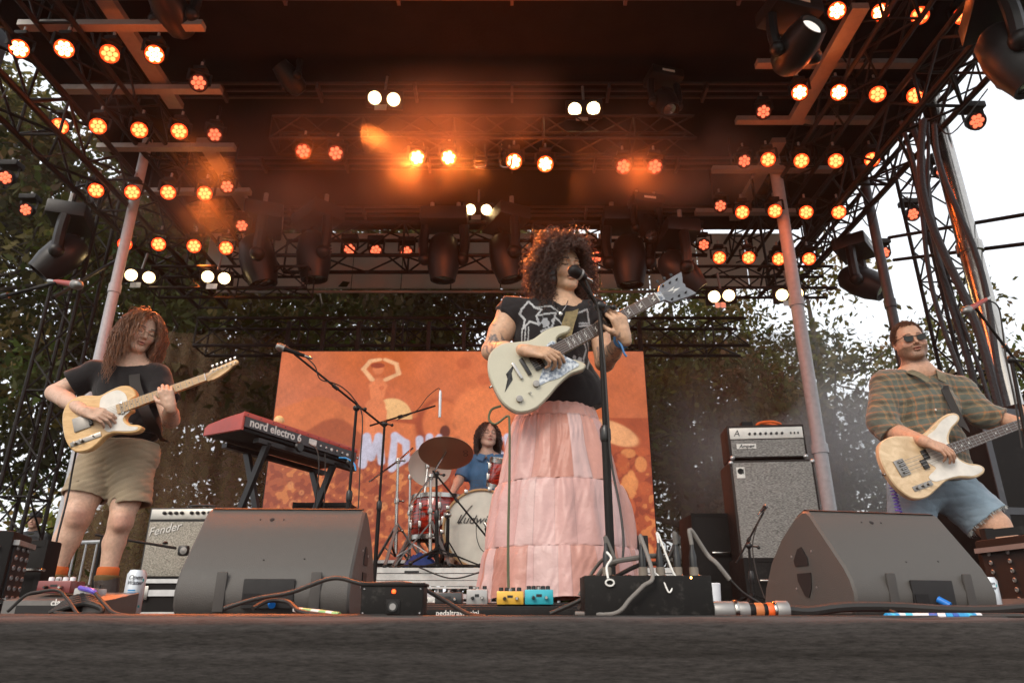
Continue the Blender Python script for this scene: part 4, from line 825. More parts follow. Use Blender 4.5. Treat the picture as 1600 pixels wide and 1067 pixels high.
t = thing('keyboard_stand', A+Vector((.3, .6, -1.09)), 'black double x keyboard stand under the red keyboard', 'keyboard stand'); sm_ = mat('stand_black', (.025, .024, .024), .4, .4)
for s, nm in ((.24, 0), (.34, 1), (.86, 0), (.96, 1)):
    for sg in (0, 1):
        # crossing legs in the keyboard's width direction
        p = M @ Vector((s, .02 if sg == 0 else Wk-.02, -.02)); q = M @ Vector((s+.0, Wk+.1 if sg == 0 else -.1, 0)); q.z = .03
        if nm == sg: d = MB(); d.bar(p, q, .045, .028, up=dirL); d.build('leg', sm_, t)
for yy in (.03, Wk-.03): MB().bar(M @ Vector((.15, yy, -.03)), M @ Vector((1.08, yy, -.03)), .05, .03).build('support_bar', sm_, t)
for yy in (Wk+.1, -.1):
    a_ = M @ Vector((.2, yy, 0)); b_ = M @ Vector((1.0, yy, 0)); a_.z = b_.z = .03; MB().bar(a_, b_, .04, .04).build('floor_bar', sm_, t)
for s in (.45, .95): d = MB(); d.lathe([(.03, -.012), (.036, 0), (.03, .012)], M @ frame((s, -.045, -.012), (1, 0, 0), za=(0, -1, 0)), 14); d.build('clamp_knob', knob_m, t)
# small pedal seen under the keyboard
q = at(500, 788, 5.6)
# ---- drum riser ----
RZ = .315; t = thing('drum_riser', (-.35, 5.2, 0), 'low aluminium drum riser with black top', 'drum riser'); x0 = at(570, 900, 5.1).x-.35; x1 = at(770, 900, 5.1).x+1.3
MB().box(((x0+x1)/2, 6.2, RZ-.02), (x1-x0-.02, 2.16, .035), None).build('deck', mat('case_panel'), t)
d = MB()
for z, h, y in ((RZ-.02, .034, 5.1), (RZ-.062, .042, 5.108), (RZ-.105, .036, 5.1), (RZ-.133, .012, 5.094)): d.box(((x0+x1)/2, y, z), (x1-x0, .02, h))
d.build('edge_rail', mat('riser_aluminium', (.62, .61, .58), .4, .55, wear=.5), t)
for x in np.linspace(x0+.05, x1-.05, 4):
    for y in (5.13, 7.2): MB().tube([(x, y, 0), (x, y, RZ-.13)], .025, 10).build('leg', alu, t)
for x in (x0+.7, x1-.6): MB().bar((x, 5.2, .08), (x, 7.2, .08), .03).build('brace', alu, t)
MB().box((at(643, 900, 5.09).x, 5.088, RZ-.03), (.1, .004, .014)).build('maker_plate', knob_m, t)
q = at(625, 880, 6.8); flight_case((q.x, 6.9, RZ), 1.05, .4, .17, 'white-silver case lying on the drum riser behind the cymbal stands', 0, (.5,))
# dark clutter under the riser front
flight_case((at(720, 930, 4.7).x, 4.6, 0), .5, .3, .13, 'small dark case lying in front of the drum riser', R_(4), (.5,))
# ---- drum kit ----
rdx = bpy.data.materials.new('red_wood_lacquer'); rdx.use_nodes = True; nn = rdx.node_tree; bb = nn.nodes['Principled BSDF']; bb.inputs['Roughness'].default_value = .15; bb.inputs['Coat Weight'].default_value = .8
tcx = nn.nodes.new('ShaderNodeTexCoord'); mp = nn.nodes.new('ShaderNodeMapping'); mp.inputs['Scale'].default_value = (6, 6, 60); nz1 = nn.nodes.new('ShaderNodeTexNoise'); nz1.inputs['Scale'].default_value = 1.2; nz1.inputs['Detail'].default_value = 6; cr = nn.nodes.new('ShaderNodeValToRGB'); cr.color_ramp.elements[0].position = .35; cr.color_ramp.elements[0].color = (.05, .005, .004, 1); cr.color_ramp.elements[1].position = .68; cr.color_ramp.elements[1].color = (.5, .03, .012, 1)
nn.links.new(tcx.outputs['Object'], mp.inputs[0]); nn.links.new(mp.outputs[0], nz1.inputs[0]); nn.links.new(nz1.outputs[0], cr.inputs[0]); nn.links.new(cr.outputs[0], bb.inputs['Base Color'])
skin_m = mat('drum_skin', (.62, .58, .5), .6, var=.15, vs=9, wear=.25); hoop_wood = mat('wood_hoop', (.45, .25, .1), .4)
def drum(M, r, h, label, name, legs=0, lugs=8, legz=0, skin=skin_m):
    t = thing(name, M.translation, label, 'drum', 'drum kit'); MB().lathe([(r*.985, 0), (r, .004), (r, h-.004), (r*.985, h)], M, 40).build('shell', rdx, t)
    for z in (0, h): d = MB(); d.lathe([(r*1.0, z-.018), (r*1.045, z-.018), (r*1.045, z+.016), (r*1.02, z+.018), (r*1.0, z+.01)], M, 40, cap=False); d.build('hoop', chrome, t)
    MB().lathe([(0, h+.004), (r, h+.004), (r, h+.002)], M, 32).build('head', skin, t)
    for k in range(lugs):
        a = 2*math.pi*k/lugs+.2; c, s = math.cos(a), math.sin(a); d = MB(); d.tube([M @ Vector((c*r*1.05, s*r*1.05, -.01)), M @ Vector((c*r*1.05, s*r*1.05, h+.01))], .004, 6); d.box(M @ Vector((c*r*1.02, s*r*1.02, h*.72)), (.025, .025, .055), bev=.006); d.box(M @ Vector((c*r*1.02, s*r*1.02, h*.28)), (.025, .025, .055), bev=.006); d.build('lug', chrome, t)
    for k in range(legs):
        a = 2*math.pi*k/legs-1.2; c, s = math.cos(a), math.sin(a); R1 = r*1.1; d = MB(); d.tube([M @ Vector((c*R1, s*R1, h*.55)), M @ Vector((c*R1, s*R1, -legz*.5)), M @ Vector((c*(R1+.05), s*(R1+.05), -legz+.01))], .008, 8); d.build('leg', chrome, t); d = MB(); d.box(M @ Vector((c*r*1.04, s*r*1.04, h*.35)), (.04, .04, .07), bev=.008); d.build('leg_bracket', chrome, t)
    return t
q = at(684, 768, 5.9); ft = drum(Matrix.Translation((q.x, 5.9, RZ+.27)), .205, at(684, 772, 5.7).z-RZ-.27, 'red floor tom drum standing left of the bass drum', 'floor_tom', 3, 8, .27)
q = at(795, 742, 5.75); M = Matrix.Translation((q.x-.01, 5.72, q.z-.1)) @ Matrix.Rotation(R_(14), 4, 'X') @ Matrix.Rotation(R_(8), 4, 'Y'); drum(M, .165, .2, 'small red rack tom mounted over the bass drum by the pink skirt', 'rack_tom', 0, 6)
# bass drum
kc = at(752, 826, 5.42); kr = .283; kc.z = RZ+kr+.015; M = frame(kc, (1, 0, 0), za=(0, -1, 0)); t = thing('bass_drum', (kc.x, kc.y, RZ), 'bass drum with worn white front head and wooden hoop', 'drum', 'drum kit')
MB().lathe([(kr*.97, -.4), (kr*.975, 0)], M, 48).build('shell', rdx, t); MB().lathe([(kr*.965, -.02), (kr*1.03, -.02), (kr*1.03, .022), (kr*.985, .022), (kr*.965, .005)], M, 56, cap=False).build('hoop', hoop_wood, t); MB().lathe([(0, .007), (kr*.965, .003), (kr*.965, -.01)], M, 48).build('head', skin_m, t)
for k in range(10):
    a = 2*math.pi*k/10+.1; p = M @ Vector((math.cos(a)*kr*1.02, math.sin(a)*kr*1.02, .0)); d = MB(); d.box((math.cos(a)*kr*1.03, math.sin(a)*kr*1.03, .006), (.03, .03, .045), M, bev=.006); d.build('claw', chrome, t)
sc_m = mat('ink', (.03, .028, .026), .6); o = kc+Vector((0, -.012, 0))
text('Ludwig', .09, frame(o+Vector((-.06, 0, .06)), (1, 0, -.03), za=(0, -1, 0)), sc_m, t, .0006, 'head_lettering', shear=.45)
d = MB(); d.tube(curve([o+Vector((-.17, 0, .03)), o+Vector((-.11, 0, .12)), o+Vector((-.07, 0, .17))], 6), [.004]*6+[.003]*6+[.001], 5); d.build('head_flourish', sc_m, t)
d = MB(); d.prism(arc(0, 0, .035, 180, 360, 10)+[(.035, .012), (-.035, .012)], 0, .001, frame(o+Vector((.075, .001, -.19)), (1, 0, 0), za=(0, -1, 0))); d.build('head_badge', sc_m, t)
for s in (-1, 1): d = MB(); d.tube([kc+Vector((s*kr*.8, .1, -kr*.5)), kc+Vector((s*(kr+.12), .0, -kr-.01))], .009, 8); d.build('spur', chrome, t)
# cymbals
def cymbal(c, r, nrm, m, label, name='cymbal'):
    M = frame(c, (1, 0, 0), za=nrm); t = thing(name, c, label, 'cymbal', 'drum kit'); MB().lathe([(.012, .035), (.03, .034), (.055, .02), (.065, .012), (r*.6, .003), (r, -.012), (r, -.015), (r*.6, -.001), (.06, .008)], M, 56).build('disc', m, t)
    MB().lathe([(.008, .03), (.022, .034), (.022, .05), (.008, .055)], M, 12).build('felt', black_cloth, t); return M, t
def cymbal_mat(name, col, rough):
    m = mat(name, col, rough, .85, var=.1, vs=5); n = m.node_tree; b = n.nodes['Principled BSDF']; tc = n.nodes['Texture Coordinate']; sp = n.nodes.new('ShaderNodeTexWave'); sp.wave_type = 'RINGS'; sp.rings_direction = 'Z'; sp.inputs['Scale'].default_value = 60; n.links.new(tc.outputs['Object'], sp.inputs[0])
    bp = n.nodes.new('ShaderNodeBump'); bp.inputs['Strength'].default_value = .25; bp.inputs['Distance'].default_value = .001; n.links.new(sp.outputs[1], bp.inputs['Height']); n.links.new(bp.outputs[0], b.inputs['Normal']); return m
cy = cymbal_mat('aged_bronze', (.42, .32, .22), .5); cyp = cymbal_mat('glare_pale_bronze', (.75, .72, .68), .6)  # second cymbal: blown-out glare put into its near-white base colour
cc = at(697, 706, 5.45); Mc, tcy = cymbal(cc, .215, (.12, .45, 1), cy, 'large dark bronze crash cymbal tilted over the floor tom')
text('OO', .05, Mc @ frame((.155, .0, -.012), (0, -1, 0), za=(0, 0, -1)), sc_m, tcy, .0004, 'cymbal_mark')
c2 = at(672, 728, 6.0); cymbal(c2, .185, (-.05, 1.5, 1), cyp, 'pale shining cymbal seen steeply tilted behind the dark crash cymbal')
c3 = at(655, 715, 6.2); 
def tripod(p, h, rad, m, t, yaw=0, hz=.34, r=.012):
    p = Vector(p)
    for k in range(3):
        a = yaw+k*2.094; e = p+Vector((math.cos(a)*rad, math.sin(a)*rad, .015)); MB().bar(p+Vector((0, 0, hz)), e, .022, .01).build('leg', mat('stand_leg_grey', (.16, .15, .145), .65, .2) if m is chrome else m, t); MB().bar(p+Vector((0, 0, .1)), p.lerp(e, .5)+Vector((0, 0, hz*.5)), .016, .008).build('leg_brace', m, t); MB().sphere(e, .016, 8).build('rubber_foot', knob_m, t)
def drumstand(base, top, label, arm=None, yaw=0, kind='cymbal_stand'):
    base = Vector(base); top = Vector(top); t = thing(kind, base, label, 'cymbal stand', 'chrome drum stands'); d = MB(); d.tube([base+Vector((0, 0, .12)), top.lerp(base, .5), top], [.014, .012, .009], 10); d.build('pole', chrome, t)
    for f in (.35, .62, 1): d = MB(); p = base.lerp(top, f); d.lathe([(.018, -.02), (.021, 0), (.018, .02)], Matrix.Translation(p), 12); d.tube([p, p+Vector((.045, -.01, 0))], .006, 6); d.sphere(p+Vector((.05, -.01, 0)), .011, 6); d.build('clamp', chrome, t)
    tripod(base, 0, .26, chrome, t, yaw)
    if arm: d = MB(); d.tube([arm[0], top, arm[1]], .008, 8); d.sphere(top, .022, 10); d.build('boom_arm', chrome, t)
    return t
b1 = at(618, 870, 5.5); b1 = Vector((b1.x+.0, 5.5, RZ)); tp = at(622, 720, 5.5); drumstand(b1, tp, 'chrome boom cymbal stand furthest left on the riser', (at(577, 752, 5.35), at(645, 700, 5.7)), .4)
b2 = at(672, 870, 5.35); b2 = Vector((b2.x, 5.35, RZ)); tp = at(673, 745, 5.35); drumstand(b2, tp, 'chrome stand carrying the dark crash cymbal', (at(640, 790, 5.2), cc+Vector((0, 0, 0))), 1.2)
b3 = at(640, 870, 6.1); drumstand(Vector((b3.x, 6.1, RZ)), at(641, 745, 6.1), 'thin chrome hi-hat stand behind the two front stands', None, .1); b4 = at(652, 870, 5.9); drumstand(Vector((b4.x, 5.9, RZ)), c2+Vector((-.02, 0, .0)), 'chrome stand holding the pale tilted cymbal', None, .7)
b5 = at(699, 868, 5.32); t = thing('drum_pedal_stand', (b5.x, 5.32, RZ), 'black metal stand leg pressed against the bass drum hoop', 'stand'); MB().tube([(b5.x, 5.32, RZ), (b5.x-.005, 5.32, RZ+.40)], .013, 10).build('pole', black_metal, t); tripod((b5.x, 5.32, RZ), 0, .12, black_metal, t, 0, .2); MB().sphere((b5.x-.005, 5.31, RZ+.38), .028, 8).build('joint', chrome, t)
sn = at(740, 790, 5.95); drum(Matrix.Translation((sn.x+.2, 6.1, RZ+.42)), .17, .14, 'snare drum hidden behind the bass drum', 'snare_drum', 0, 8)
d = MB(); d.lathe([(.02, 0), (.16, .0), (.17, .05), (.16, .1), (0, .11)], Matrix.Translation((at(765, 780, 6.15).x, 6.2, RZ+.48)), 20); t = thing('drum_stool', (at(765, 780, 6.15).x, 6.2, RZ), 'round black drum stool under the drummer', 'stool'); d.build('seat', tolex, t); tripod((at(765, 780, 6.15).x, 6.2, RZ), 0, .25, chrome, t); MB().tube([(at(765, 780, 6.15).x, 6.2, RZ+.1), (at(765, 780, 6.15).x, 6.2, RZ+.48)], .014, 8).build('pole', chrome, t)
# blue bag and cable heaps on riser
d = MB(); q = at(657, 868, 5.3); r = random.Random(2); V = []
nb_ = 14
for i in range(nb_+1):
    for j in range(nb_+1):
        x, y = i/nb_-.5, j/nb_-.5; V.append((q.x+x*.26, 5.33+y*.2, RZ+.012+max(0, .1*(1-4*x*x)*(1-4*y*y))+.012*math.sin(i*2.1+j)*(1-4*x*x)))
d.add(V, [(j+i*(nb_+1), j+1+i*(nb_+1), j+1+(i+1)*(nb_+1), j+(i+1)*(nb_+1)) for i in range(nb_) for j in range(nb_)]); tag(d.build('folded_cloth', mat('blue_cloth', (.01, .035, .16), .8)), 'crumpled dark blue cloth among the cymbal stand legs', 'cloth')
for k in range(7):
    pts = []; x = at(600+k*26, 880, 5.2).x
    for i in range(7): pts.append((x+i*.07+r.uniform(-.03, .03), 5.16+r.uniform(-.02, .12), RZ+.008+abs(r.gauss(0, .008))))
    d = MB(); d.tube(curve(pts, 5), r.choice([.005, .007, .009]), 6); tag(d.build('floor_cable', cable_m), 'black cable lying tangled along the front edge of the drum riser', 'cable', 'cables along the riser edge')
pts = [at(655, 886, 5.06), at(690, 900, 5.03), at(715, 903, 5.03), at(745, 895, 5.03), at(775, 884, 5.06)]; d = MB(); d.tube(curve(pts, 6), .005, 6); tag(d.build('floor_cable', cable_m), 'thin cable sagging in a loop over the silver riser edge', 'cable')

# ---- microphones ----
grille_ball = mat('mic_grille', (.22, .21, .2), .35, .8, bump=1, bs=900)
def mic(tip, tail, name, label, r=.024, small=False, ballm=None, red=False):
    tip = Vector(tip); tail = Vector(tail); t = thing(name, tail, label, 'microphone'); a = (tail-tip).normalized(); L = (tail-tip).length; M = frame(tip, (a.orthogonal()), za=a)
    if small: MB().lathe([(0, 0), (r*.9, .0), (r, .01), (r, L-.02), (r*.7, L), (0, L)], M, 14).build('body', alu, t); return t
    MB().lathe([(0, 0), (r*.6, r*.18), (r*.92, r*.6), (r, r*1.1), (r*.95, r*1.7), (r*.88, r*2.1)], M, 20).build('grille', ballm or grille_ball, t)
    MB().lathe([(r*.93, r*1.95), (r*.98, r*2.1), (r*.93, r*2.3)], M, 20).build('ring', grey_metal, t); MB().lathe([(r*.85, r*2.25), (r*.62, r*3.2), (r*.5, L*.9), (r*.42, L), (0, L)], M, 16).build('body', dark_plastic if not red else mat('red_mic', (.3, .03, .015), .4), t)
    MB().lathe([(r*.35, L), (r*.38, L+.04), (r*.2, L+.05)], M, 10).build('plug', chrome, t); return t
def clip_(p, a, t):
    M = frame(p, Vector(a).orthogonal(), za=a); MB().lathe([(.014, -.03), (.019, -.02), (.017, .03), (.013, .035)], M, 12).build('clip', knob_m, t)
def boomstand(base, piv, boom0, boom1, label, r=.011, m=None, base_kind='tri', yaw=0):
    m = m or black_metal; base = Vector(base); piv = Vector(piv); t = thing('microphone_stand', base, label, 'microphone stand', 'black microphone stands'); mid = base.lerp(piv, .55)
    MB().tube([base+Vector((0, 0, .02)), mid], r*1.25, 12).build('lower_tube', m, t); MB().tube([mid, piv], r*.8, 10).build('upper_tube', m, t); MB().lathe([(r*1.4, -.03), (r*1.7, -.02), (r*1.7, .02), (r*1.2, .035)], Matrix.Translation(mid), 14).build('height_clutch', knob_m, t)
    d = MB(); d.sphere(piv, r*2, 10); d.tube([piv, piv+Vector((.05, -.01, -.01))], r*.5, 6); d.sphere(piv+Vector((.055, -.012, -.012)), r*1.1, 8); d.build('joint', knob_m, t)
    MB().tube([boom0, boom1], r*.62, 10).build('boom', m, t); b0, b1 = Vector(boom0), Vector(boom1); d = MB(); d.tube([b0.lerp(b1, .42), b0.lerp(b1, .48)], r*1.1, 8); d.build('boom_clutch', knob_m, t)
    if base_kind == 'tri': tripod(base, 0, .3, m, t, yaw, .13)
    else: MB().lathe([(.13, .0), (.13, .012), (.03, .025), (r*1.3, .04)], Matrix.Translation(base), 28).build('round_base', m, t)
    return t
# keyboard vocal mic
pv = at(557, 637, 4.15); bs = Vector((at(553, 800, 4.15).x-.0, 4.15, .0)); tipm = at(431, 540, 3.95); e0 = at(487, 560, 4.0); e1 = at(601, 667, 4.22)
boomstand((pv.x, pv.y, 0), pv, at(460, 553, 3.97), e1, 'microphone stand with long boom beside the red keyboard'); mic(tipm, at(476, 556, 3.98), 'microphone', 'silver-headed microphone on the long boom above the keyboard')
d = MB(); d.tube(curve([at(478, 558, 3.97), at(492, 572, 3.97), at(500, 592, 4), at(520, 598, 4.03), at(536, 606, 4.06), at(552, 622, 4.1), at(566, 650, 4.13), at(563, 720, 4.13), at(560, 790, 4.13), at(556, 850, 4.1)], 6), .004, 6); tag(d.build('microphone_cable', cable_m), 'black cable drooping from the keyboard microphone down its stand', 'cable')
# overhead
pv = at(601, 662, 4.9); boomstand((pv.x, pv.y, 0), pv, at(578, 665, 4.85), at(680, 634, 5.1), 'microphone stand holding the slim drum overhead microphone', yaw=.5); mic(at(687, 652, 5.1), at(688, 610, 5.1), 'overhead_microphone', 'slim silver pencil microphone above the drum kit', .011, small=True)
d = MB(); d.tube(curve([at(688, 610, 5.1), at(684, 607, 5.1), at(668, 620, 5.05), at(650, 642, 5.0), at(620, 656, 4.93)], 6), .003, 6); tag(d.build('microphone_cable', cable_m), 'thin cable looping back from the slim overhead microphone', 'cable')
# kick drum mic
pv = at(683, 745, 5.15); q = at(768, 845, 5.2); t = boomstand((at(683, 880, 5.15).x, 5.15, RZ), at(682, 740, 5.15), at(676, 735, 5.13), at(760, 838, 5.2), 'dark boom stand reaching down across the white bass drum head'); mic(q+Vector((.02, 0, .0)), at(762, 825, 5.2), 'kick_microphone', 'round dark microphone in front of the bass drum', .035)
d = MB(); d.tube(curve([at(744, 818, 5.18), at(745, 840, 5.17), at(752, 858, 5.17), at(765, 866, 5.17)], 5), .003, 6); tag(d.build('microphone_cable', cable_m), 'thin cable curling down over the bass drum head', 'cable')
# singer mic stand
mp_ = at(937, 478, 2.72); boomstand((at(957, 935, 2.72).x, 2.72, 0), mp_, at(897, 425, 2.62), at(953, 505, 2.76), 'black microphone stand in front of the singer', .013, base_kind='round'); mic(at(889, 419, 2.60), at(911, 432, 2.64), 'microphone', 'black microphone right at the singer mouth', .027, ballm=dark_plastic)
d = MB(); d.tube(curve([at(913, 435, 2.64), at(925, 460, 2.66), at(936, 490, 2.69), at(944, 560, 2.69), at(950, 650, 2.69), at(955, 720, 2.69), at(968, 790, 2.66), at(974, 840, 2.62), at(973, 875, 2.6)], 7), .0045, 6); tag(d.build('microphone_cable', cable_m), 'black cable running down the singer microphone stand', 'cable')
# left edge mic
bx = at(-60, 480, 2.6); boomstand((at(-70, 900, 2.6).x, 2.6, 0), bx, bx, at(92, 441, 2.55), 'microphone stand boom entering at the left edge in front of the guitarist'); mic(at(127, 446, 2.5), at(86, 440, 2.56), 'microphone', 'microphone pointing right at the left edge beside the guitarist', .02, red=True)
d = MB(); d.tube(curve([at(85, 442, 2.57), at(60, 447, 2.58), at(30, 458, 2.6), at(-10, 468, 2.6)], 5), .004, 6); tag(d.build('microphone_cable', cable_m), 'cable hanging along the boom at the left edge', 'cable')
# bassist mic
pv = at(1578, 566, 3.3); boomstand((at(1640, 900, 3.3).x, 3.3, 0), at(1580, 562, 3.3), at(1525, 482, 3.2), at(1630, 620, 3.35), 'microphone stand beside the bassist at the right edge'); mic(at(1505, 488, 3.15), at(1541, 468, 3.2), 'microphone', 'microphone pointing left beside the bassist head', .021, red=True)
d = MB(); d.tube(curve([at(1542, 468, 3.2), at(1560, 480, 3.22), at(1567, 520, 3.25), at(1572, 560, 3.27), at(1588, 640, 3.3), at(1597, 700, 3.3)], 6), .004, 6); tag(d.build('microphone_cable', cable_m), 'cable looping from the bassist microphone', 'cable')
# bass cab mic
pv = at(1170, 852, 4.5); boomstand((at(1176, 935, 4.5).x, 4.5, 0), pv, at(1150, 880, 4.45), at(1193, 800, 4.6), 'short microphone stand in front of the tall bass speaker', .01); mic(at(1197, 790, 4.7), at(1188, 800, 4.6), 'microphone', 'small black microphone aimed at the tall bass speaker', .016)
d = MB(); d.tube(curve([at(1196, 795, 4.65), at(1185, 815, 4.55), at(1176, 850, 4.48), at(1182, 895, 4.4), at(1195, 935, 4.3)], 5), .0035, 6); tag(d.build('microphone_cable', cable_m), 'thin cable hanging from the bass speaker microphone', 'cable')
# mic on left amp
t = thing('microphone_stand', (at(160, 850, 5.0).x, 5.0, 0), 'horizontal boom reaching right in front of the silver guitar amplifier', 'microphone stand', 'black microphone stands'); MB().tube([at(150, 835, 5.0), at(275, 856, 5.0)], .009, 8).build('boom', black_metal, t); MB().tube([Vector((at(160, 840, 5.0).x, 5.0, 0)), at(160, 838, 5.0)], .011, 8).build('pole', black_metal, t); tripod((at(160, 850, 5.0).x, 5.0, 0), 0, .2, black_metal, t, 0, .15); MB().lathe([(.016, 0), (.02, .01), (.012, .02)], Matrix.Translation(at(258, 850, 5.0)), 8).build('clamp', knob_m, t)
t = thing('amp_microphone', at(287, 860, 5.0), 'square-headed black microphone in front of the silver guitar amplifier', 'microphone'); MB().box(at(287, 860, 5.0), (.07, .05, .07), bev=.018).build('body', knob_m, t); MB().lathe([(.02, 0), (.024, .006), (0, .008)], frame(at(287, 860, 4.974), (1, 0, 0), za=(0, -1, 0)), 14).build('grille', grille_ball, t)

# ---- floor clutter in front ----
# pedalboard with two pedals
q = at(800, 952, 2.45); t = thing('pedal_board', (q.x, 2.45, 0), 'low black pedal board on the floor before the singer', 'pedal board')
for k in range(3): MB().box((q.x-.02, 2.36+k*.09, .03+k*.006), (.68, .055, .022), bev=.004).build('rail', dark_plastic, t)
MB().box((q.x-.02, 2.325, .017), (.7, .012, .032), bev=.003).build('front_edge', black_metal, t)
for s in (-1, 1): MB().box((q.x-.02+s*.345, 2.45, .022), (.014, .26, .036), bev=.003).build('side', black_metal, t)
text('pedaltrain-mini', .022, frame((at(715, 952, 2.32).x, 2.3178, .02), (1, 0, 0), za=(0, -1, 0)), white_plastic, t, .0005, 'lettering', extrude_bold=.0003)
def pedal(c, W, D, H, col, label, knobs, rough=.3, extras=None, jack=True):
    m = mat(label[:18], col, rough, .2, var=.05, coat=.4); c = Vector(c); t = thing('effect_pedal', c, label, 'effect pedal'); MB().box(c+Vector((0, 0, H/2)), (W, D, H), bev=.004).build('housing', m, t)
    for k in range(knobs): d = MB(); d.lathe([(.0075, 0), (.007, .012), (.0025, .013), (0, .0135)], Matrix.Translation(c+Vector((-W*.34+k*W*.68/max(1, knobs-1), .01, H))), 12); d.build('knob', knob_m, t)
    for s in (-.2, .25): d = MB(); d.lathe([(.006, 0), (.006, .012), (.004, .018), (0, .018)], frame(c+Vector((s*W, -D/2, H*.45)), (1, 0, 0), za=(0, -1, 0)), 10); d.build('jack_plug', chrome if s > 0 else knob_m, t)
    MB().box(c+Vector((0, -D/2-.0008, H*.6)), (W*.2, .0015, H*.18)).build('label_plate', knob_m, t); MB().lathe([(.006, 0), (.006, .008), (0, .009)], Matrix.Translation(c+Vector((0, -D*.3, H))), 10).build('foot_switch', chrome, t); return t
p = at(797, 940, 2.38); pedal((p.x, 2.39, .045), .085, .07, .04, (.68, .40, .05), 'mustard yellow effect pedal on the pedal board', 4)
p = at(842, 940, 2.38); pedal((p.x, 2.40, .045), .09, .08, .045, (.03, .38, .46), 'turquoise effect pedal to the right of the yellow one', 5)
p = at(700, 935, 2.5); pedal((p.x, 2.55, .045), .09, .09, .04, (.03, .03, .03), 'small black effect pedal at the left end of the pedal board', 3)
p = at(745, 935, 2.5); pedal((p.x, 2.55, .045), .07, .09, .05, (.35, .34, .33), 'small silver effect pedal on the left half of the pedal board', 2)
# black floor box with red light and round socket
q = at(610, 960, 1.98); t = thing('power_box', (q.x, 2.0, 0), 'black floor box with red light and round socket beside the left monitor', 'power box'); W, H = .165, .078
MB().box((q.x, 2.04, H/2+.012), (W, .1, H), bev=.004).build('body', mat('scuffed_black', (.010, .0095, .009), .6, wear=.12, vs=60, spec=.15), t); MB().box((q.x, 2.04, H+.014), (W+.008, .108, .008), bev=.002).build('lid', black_metal, t)
MB().box((q.x+.004, 1.9885, .036), (.036, .003, .036), bev=.001).build('socket_plate', dark_plastic, t)
for rr, z_ in ((.013, 0), (.0085, .003)): MB().lathe([(rr*.8, 0), (rr, .001), (rr, .004), (rr*.8, .004)], frame((q.x+.004, 1.987-z_*.3, .036), (1, 0, 0), za=(0, -1, 0)), 20).build('socket_ring', knob_m if rr > .01 else grey_metal, t)
MB().sphere((q.x+.004, 1.989, .074), .0055, 8).build('indicator_lamp', emit('red_indicator', (1, .07, .01), 4), t)
for x in (-.075, .075):
    for z in (.02, .08): MB().sphere((q.x+x, 1.989, z), .0022, 6).build('screw', alu, t)
# black cable hub with sockets on top
x0 = at(915, 960, 1.95).x; x1 = at(1118, 960, 1.95).x; hz0 = at(1000, 900, 1.95).z; t = thing('cable_hub', ((x0+x1)/2, 2.0, 0), 'black box with big cable connectors plugged into its top, in front of the singer', 'cable box'); Wd = x1-x0
MB().box(((x0+x1)/2, 2.02, hz0/2+.005), (Wd, .13, hz0-.005), bev=.003).build('body', mat('scuffed_black'), t)
for k in range(7):
    x = x0+Wd*(.08+k*.14); MB().lathe([(.012, 0), (.014, .004), (.010, .006), (.009, .002)], Matrix.Translation((x, 2.0, hz0)), 14).build('socket', chrome, t)
bp_m = mat('beige_connector', (.17, .14, .11), .45); tails = []
for k, f in enumerate((.2, .49, .63, .77, .90)):
    x = x0+Wd*f; tt_ = thing('plug_connector', (x, 2.0, hz0), ['leftmost', 'second', 'middle', 'fourth', 'rightmost'][k]+' upright plug in the top of the black cable box', 'plug', 'plugs in the black cable box'); MB().lathe([(.0125, 0), (.0125, .02), (.010, .022)], Matrix.Translation((x, 2.0, hz0+.004)), 14).build('collar', bp_m, tt_); MB().lathe([(.0105, .02), (.0105, .05), (.006, .07), (.005, .085)], Matrix.Translation((x, 2.0, hz0+.004)), 12).build('boot', knob_m, tt_); tails.append(Vector((x, 2.0, hz0+.085)))
MB().sphere((x0+Wd*.84, 1.957, hz0-.003), .0035, 8).build('indicator_lamp', emit('amber_indicator', (1, .4, .1), 12), t)
# multipin connector chain to the right
p0 = at(1120, 950, 1.95); t = thing('multipin_connector', (p0.x, 1.97, 0), 'thick metal multipin connector with an orange band lying right of the black cable box', 'connector'); prof = []; sc_ = Wd/203
segs = [(0, 40, .0225, grey_metal), (40, 48, .026, chrome), (48, 70, .0215, grey_metal), (70, 82, .018, dark_plastic), (82, 98, .0185, mat('orange_band', (.5, .16, .05), .5)), (98, 106, .0185, dark_plastic), (106, 118, .019, mat('red_orange_ring', (.8, .12, .02), .4)), (118, 124, .022, chrome), (124, 148, .0235, grey_metal)]
MX = frame((x1, 1.97, .027), (0, 1, 0), za=(1, 0, 0))
for a_, b_, r_2, m_ in segs: d = MB(); d.lathe([(r_2*.94, a_*sc_*.8), (r_2, a_*sc_*.8+.002), (r_2, b_*sc_*.8-.002), (r_2*.94, b_*sc_*.8)], MX, 20); d.build('collar', m_, t)
xe = x1+148*sc_*.8
def cable(pts, r, label, m=None, group=None, n=6, z0=None, name='floor_cable'):
    d = MB(); d.tube(curve(pts, n), r, 8); return tag(d.build(name, m or cable_m), label, 'cable', group)
cable([(xe, 1.97, .027), (xe+.06, 1.99, .024), at(1320, 948, 2.05)+Vector((0, 0, .0)), at(1400, 948, 2.1), at(1470, 952, 2.1), at(1540, 953, 2.1), at(1610, 948, 2.1)], .013, 'thick black cable running right from the multipin connector along the stage edge')
tape = [mat('tape_blue', (.02, .3, .62), .5), mat('tape_cyan', (.05, .5, .7), .5), mat('tape_white', (.7, .7, .72), .5), mat('tape_navy', (.03, .1, .4), .5)]
t = thing('taped_cable', at(1470, 962, 1.9), 'cable wrapped in blue and white tape bands at the right stage edge', 'cable')
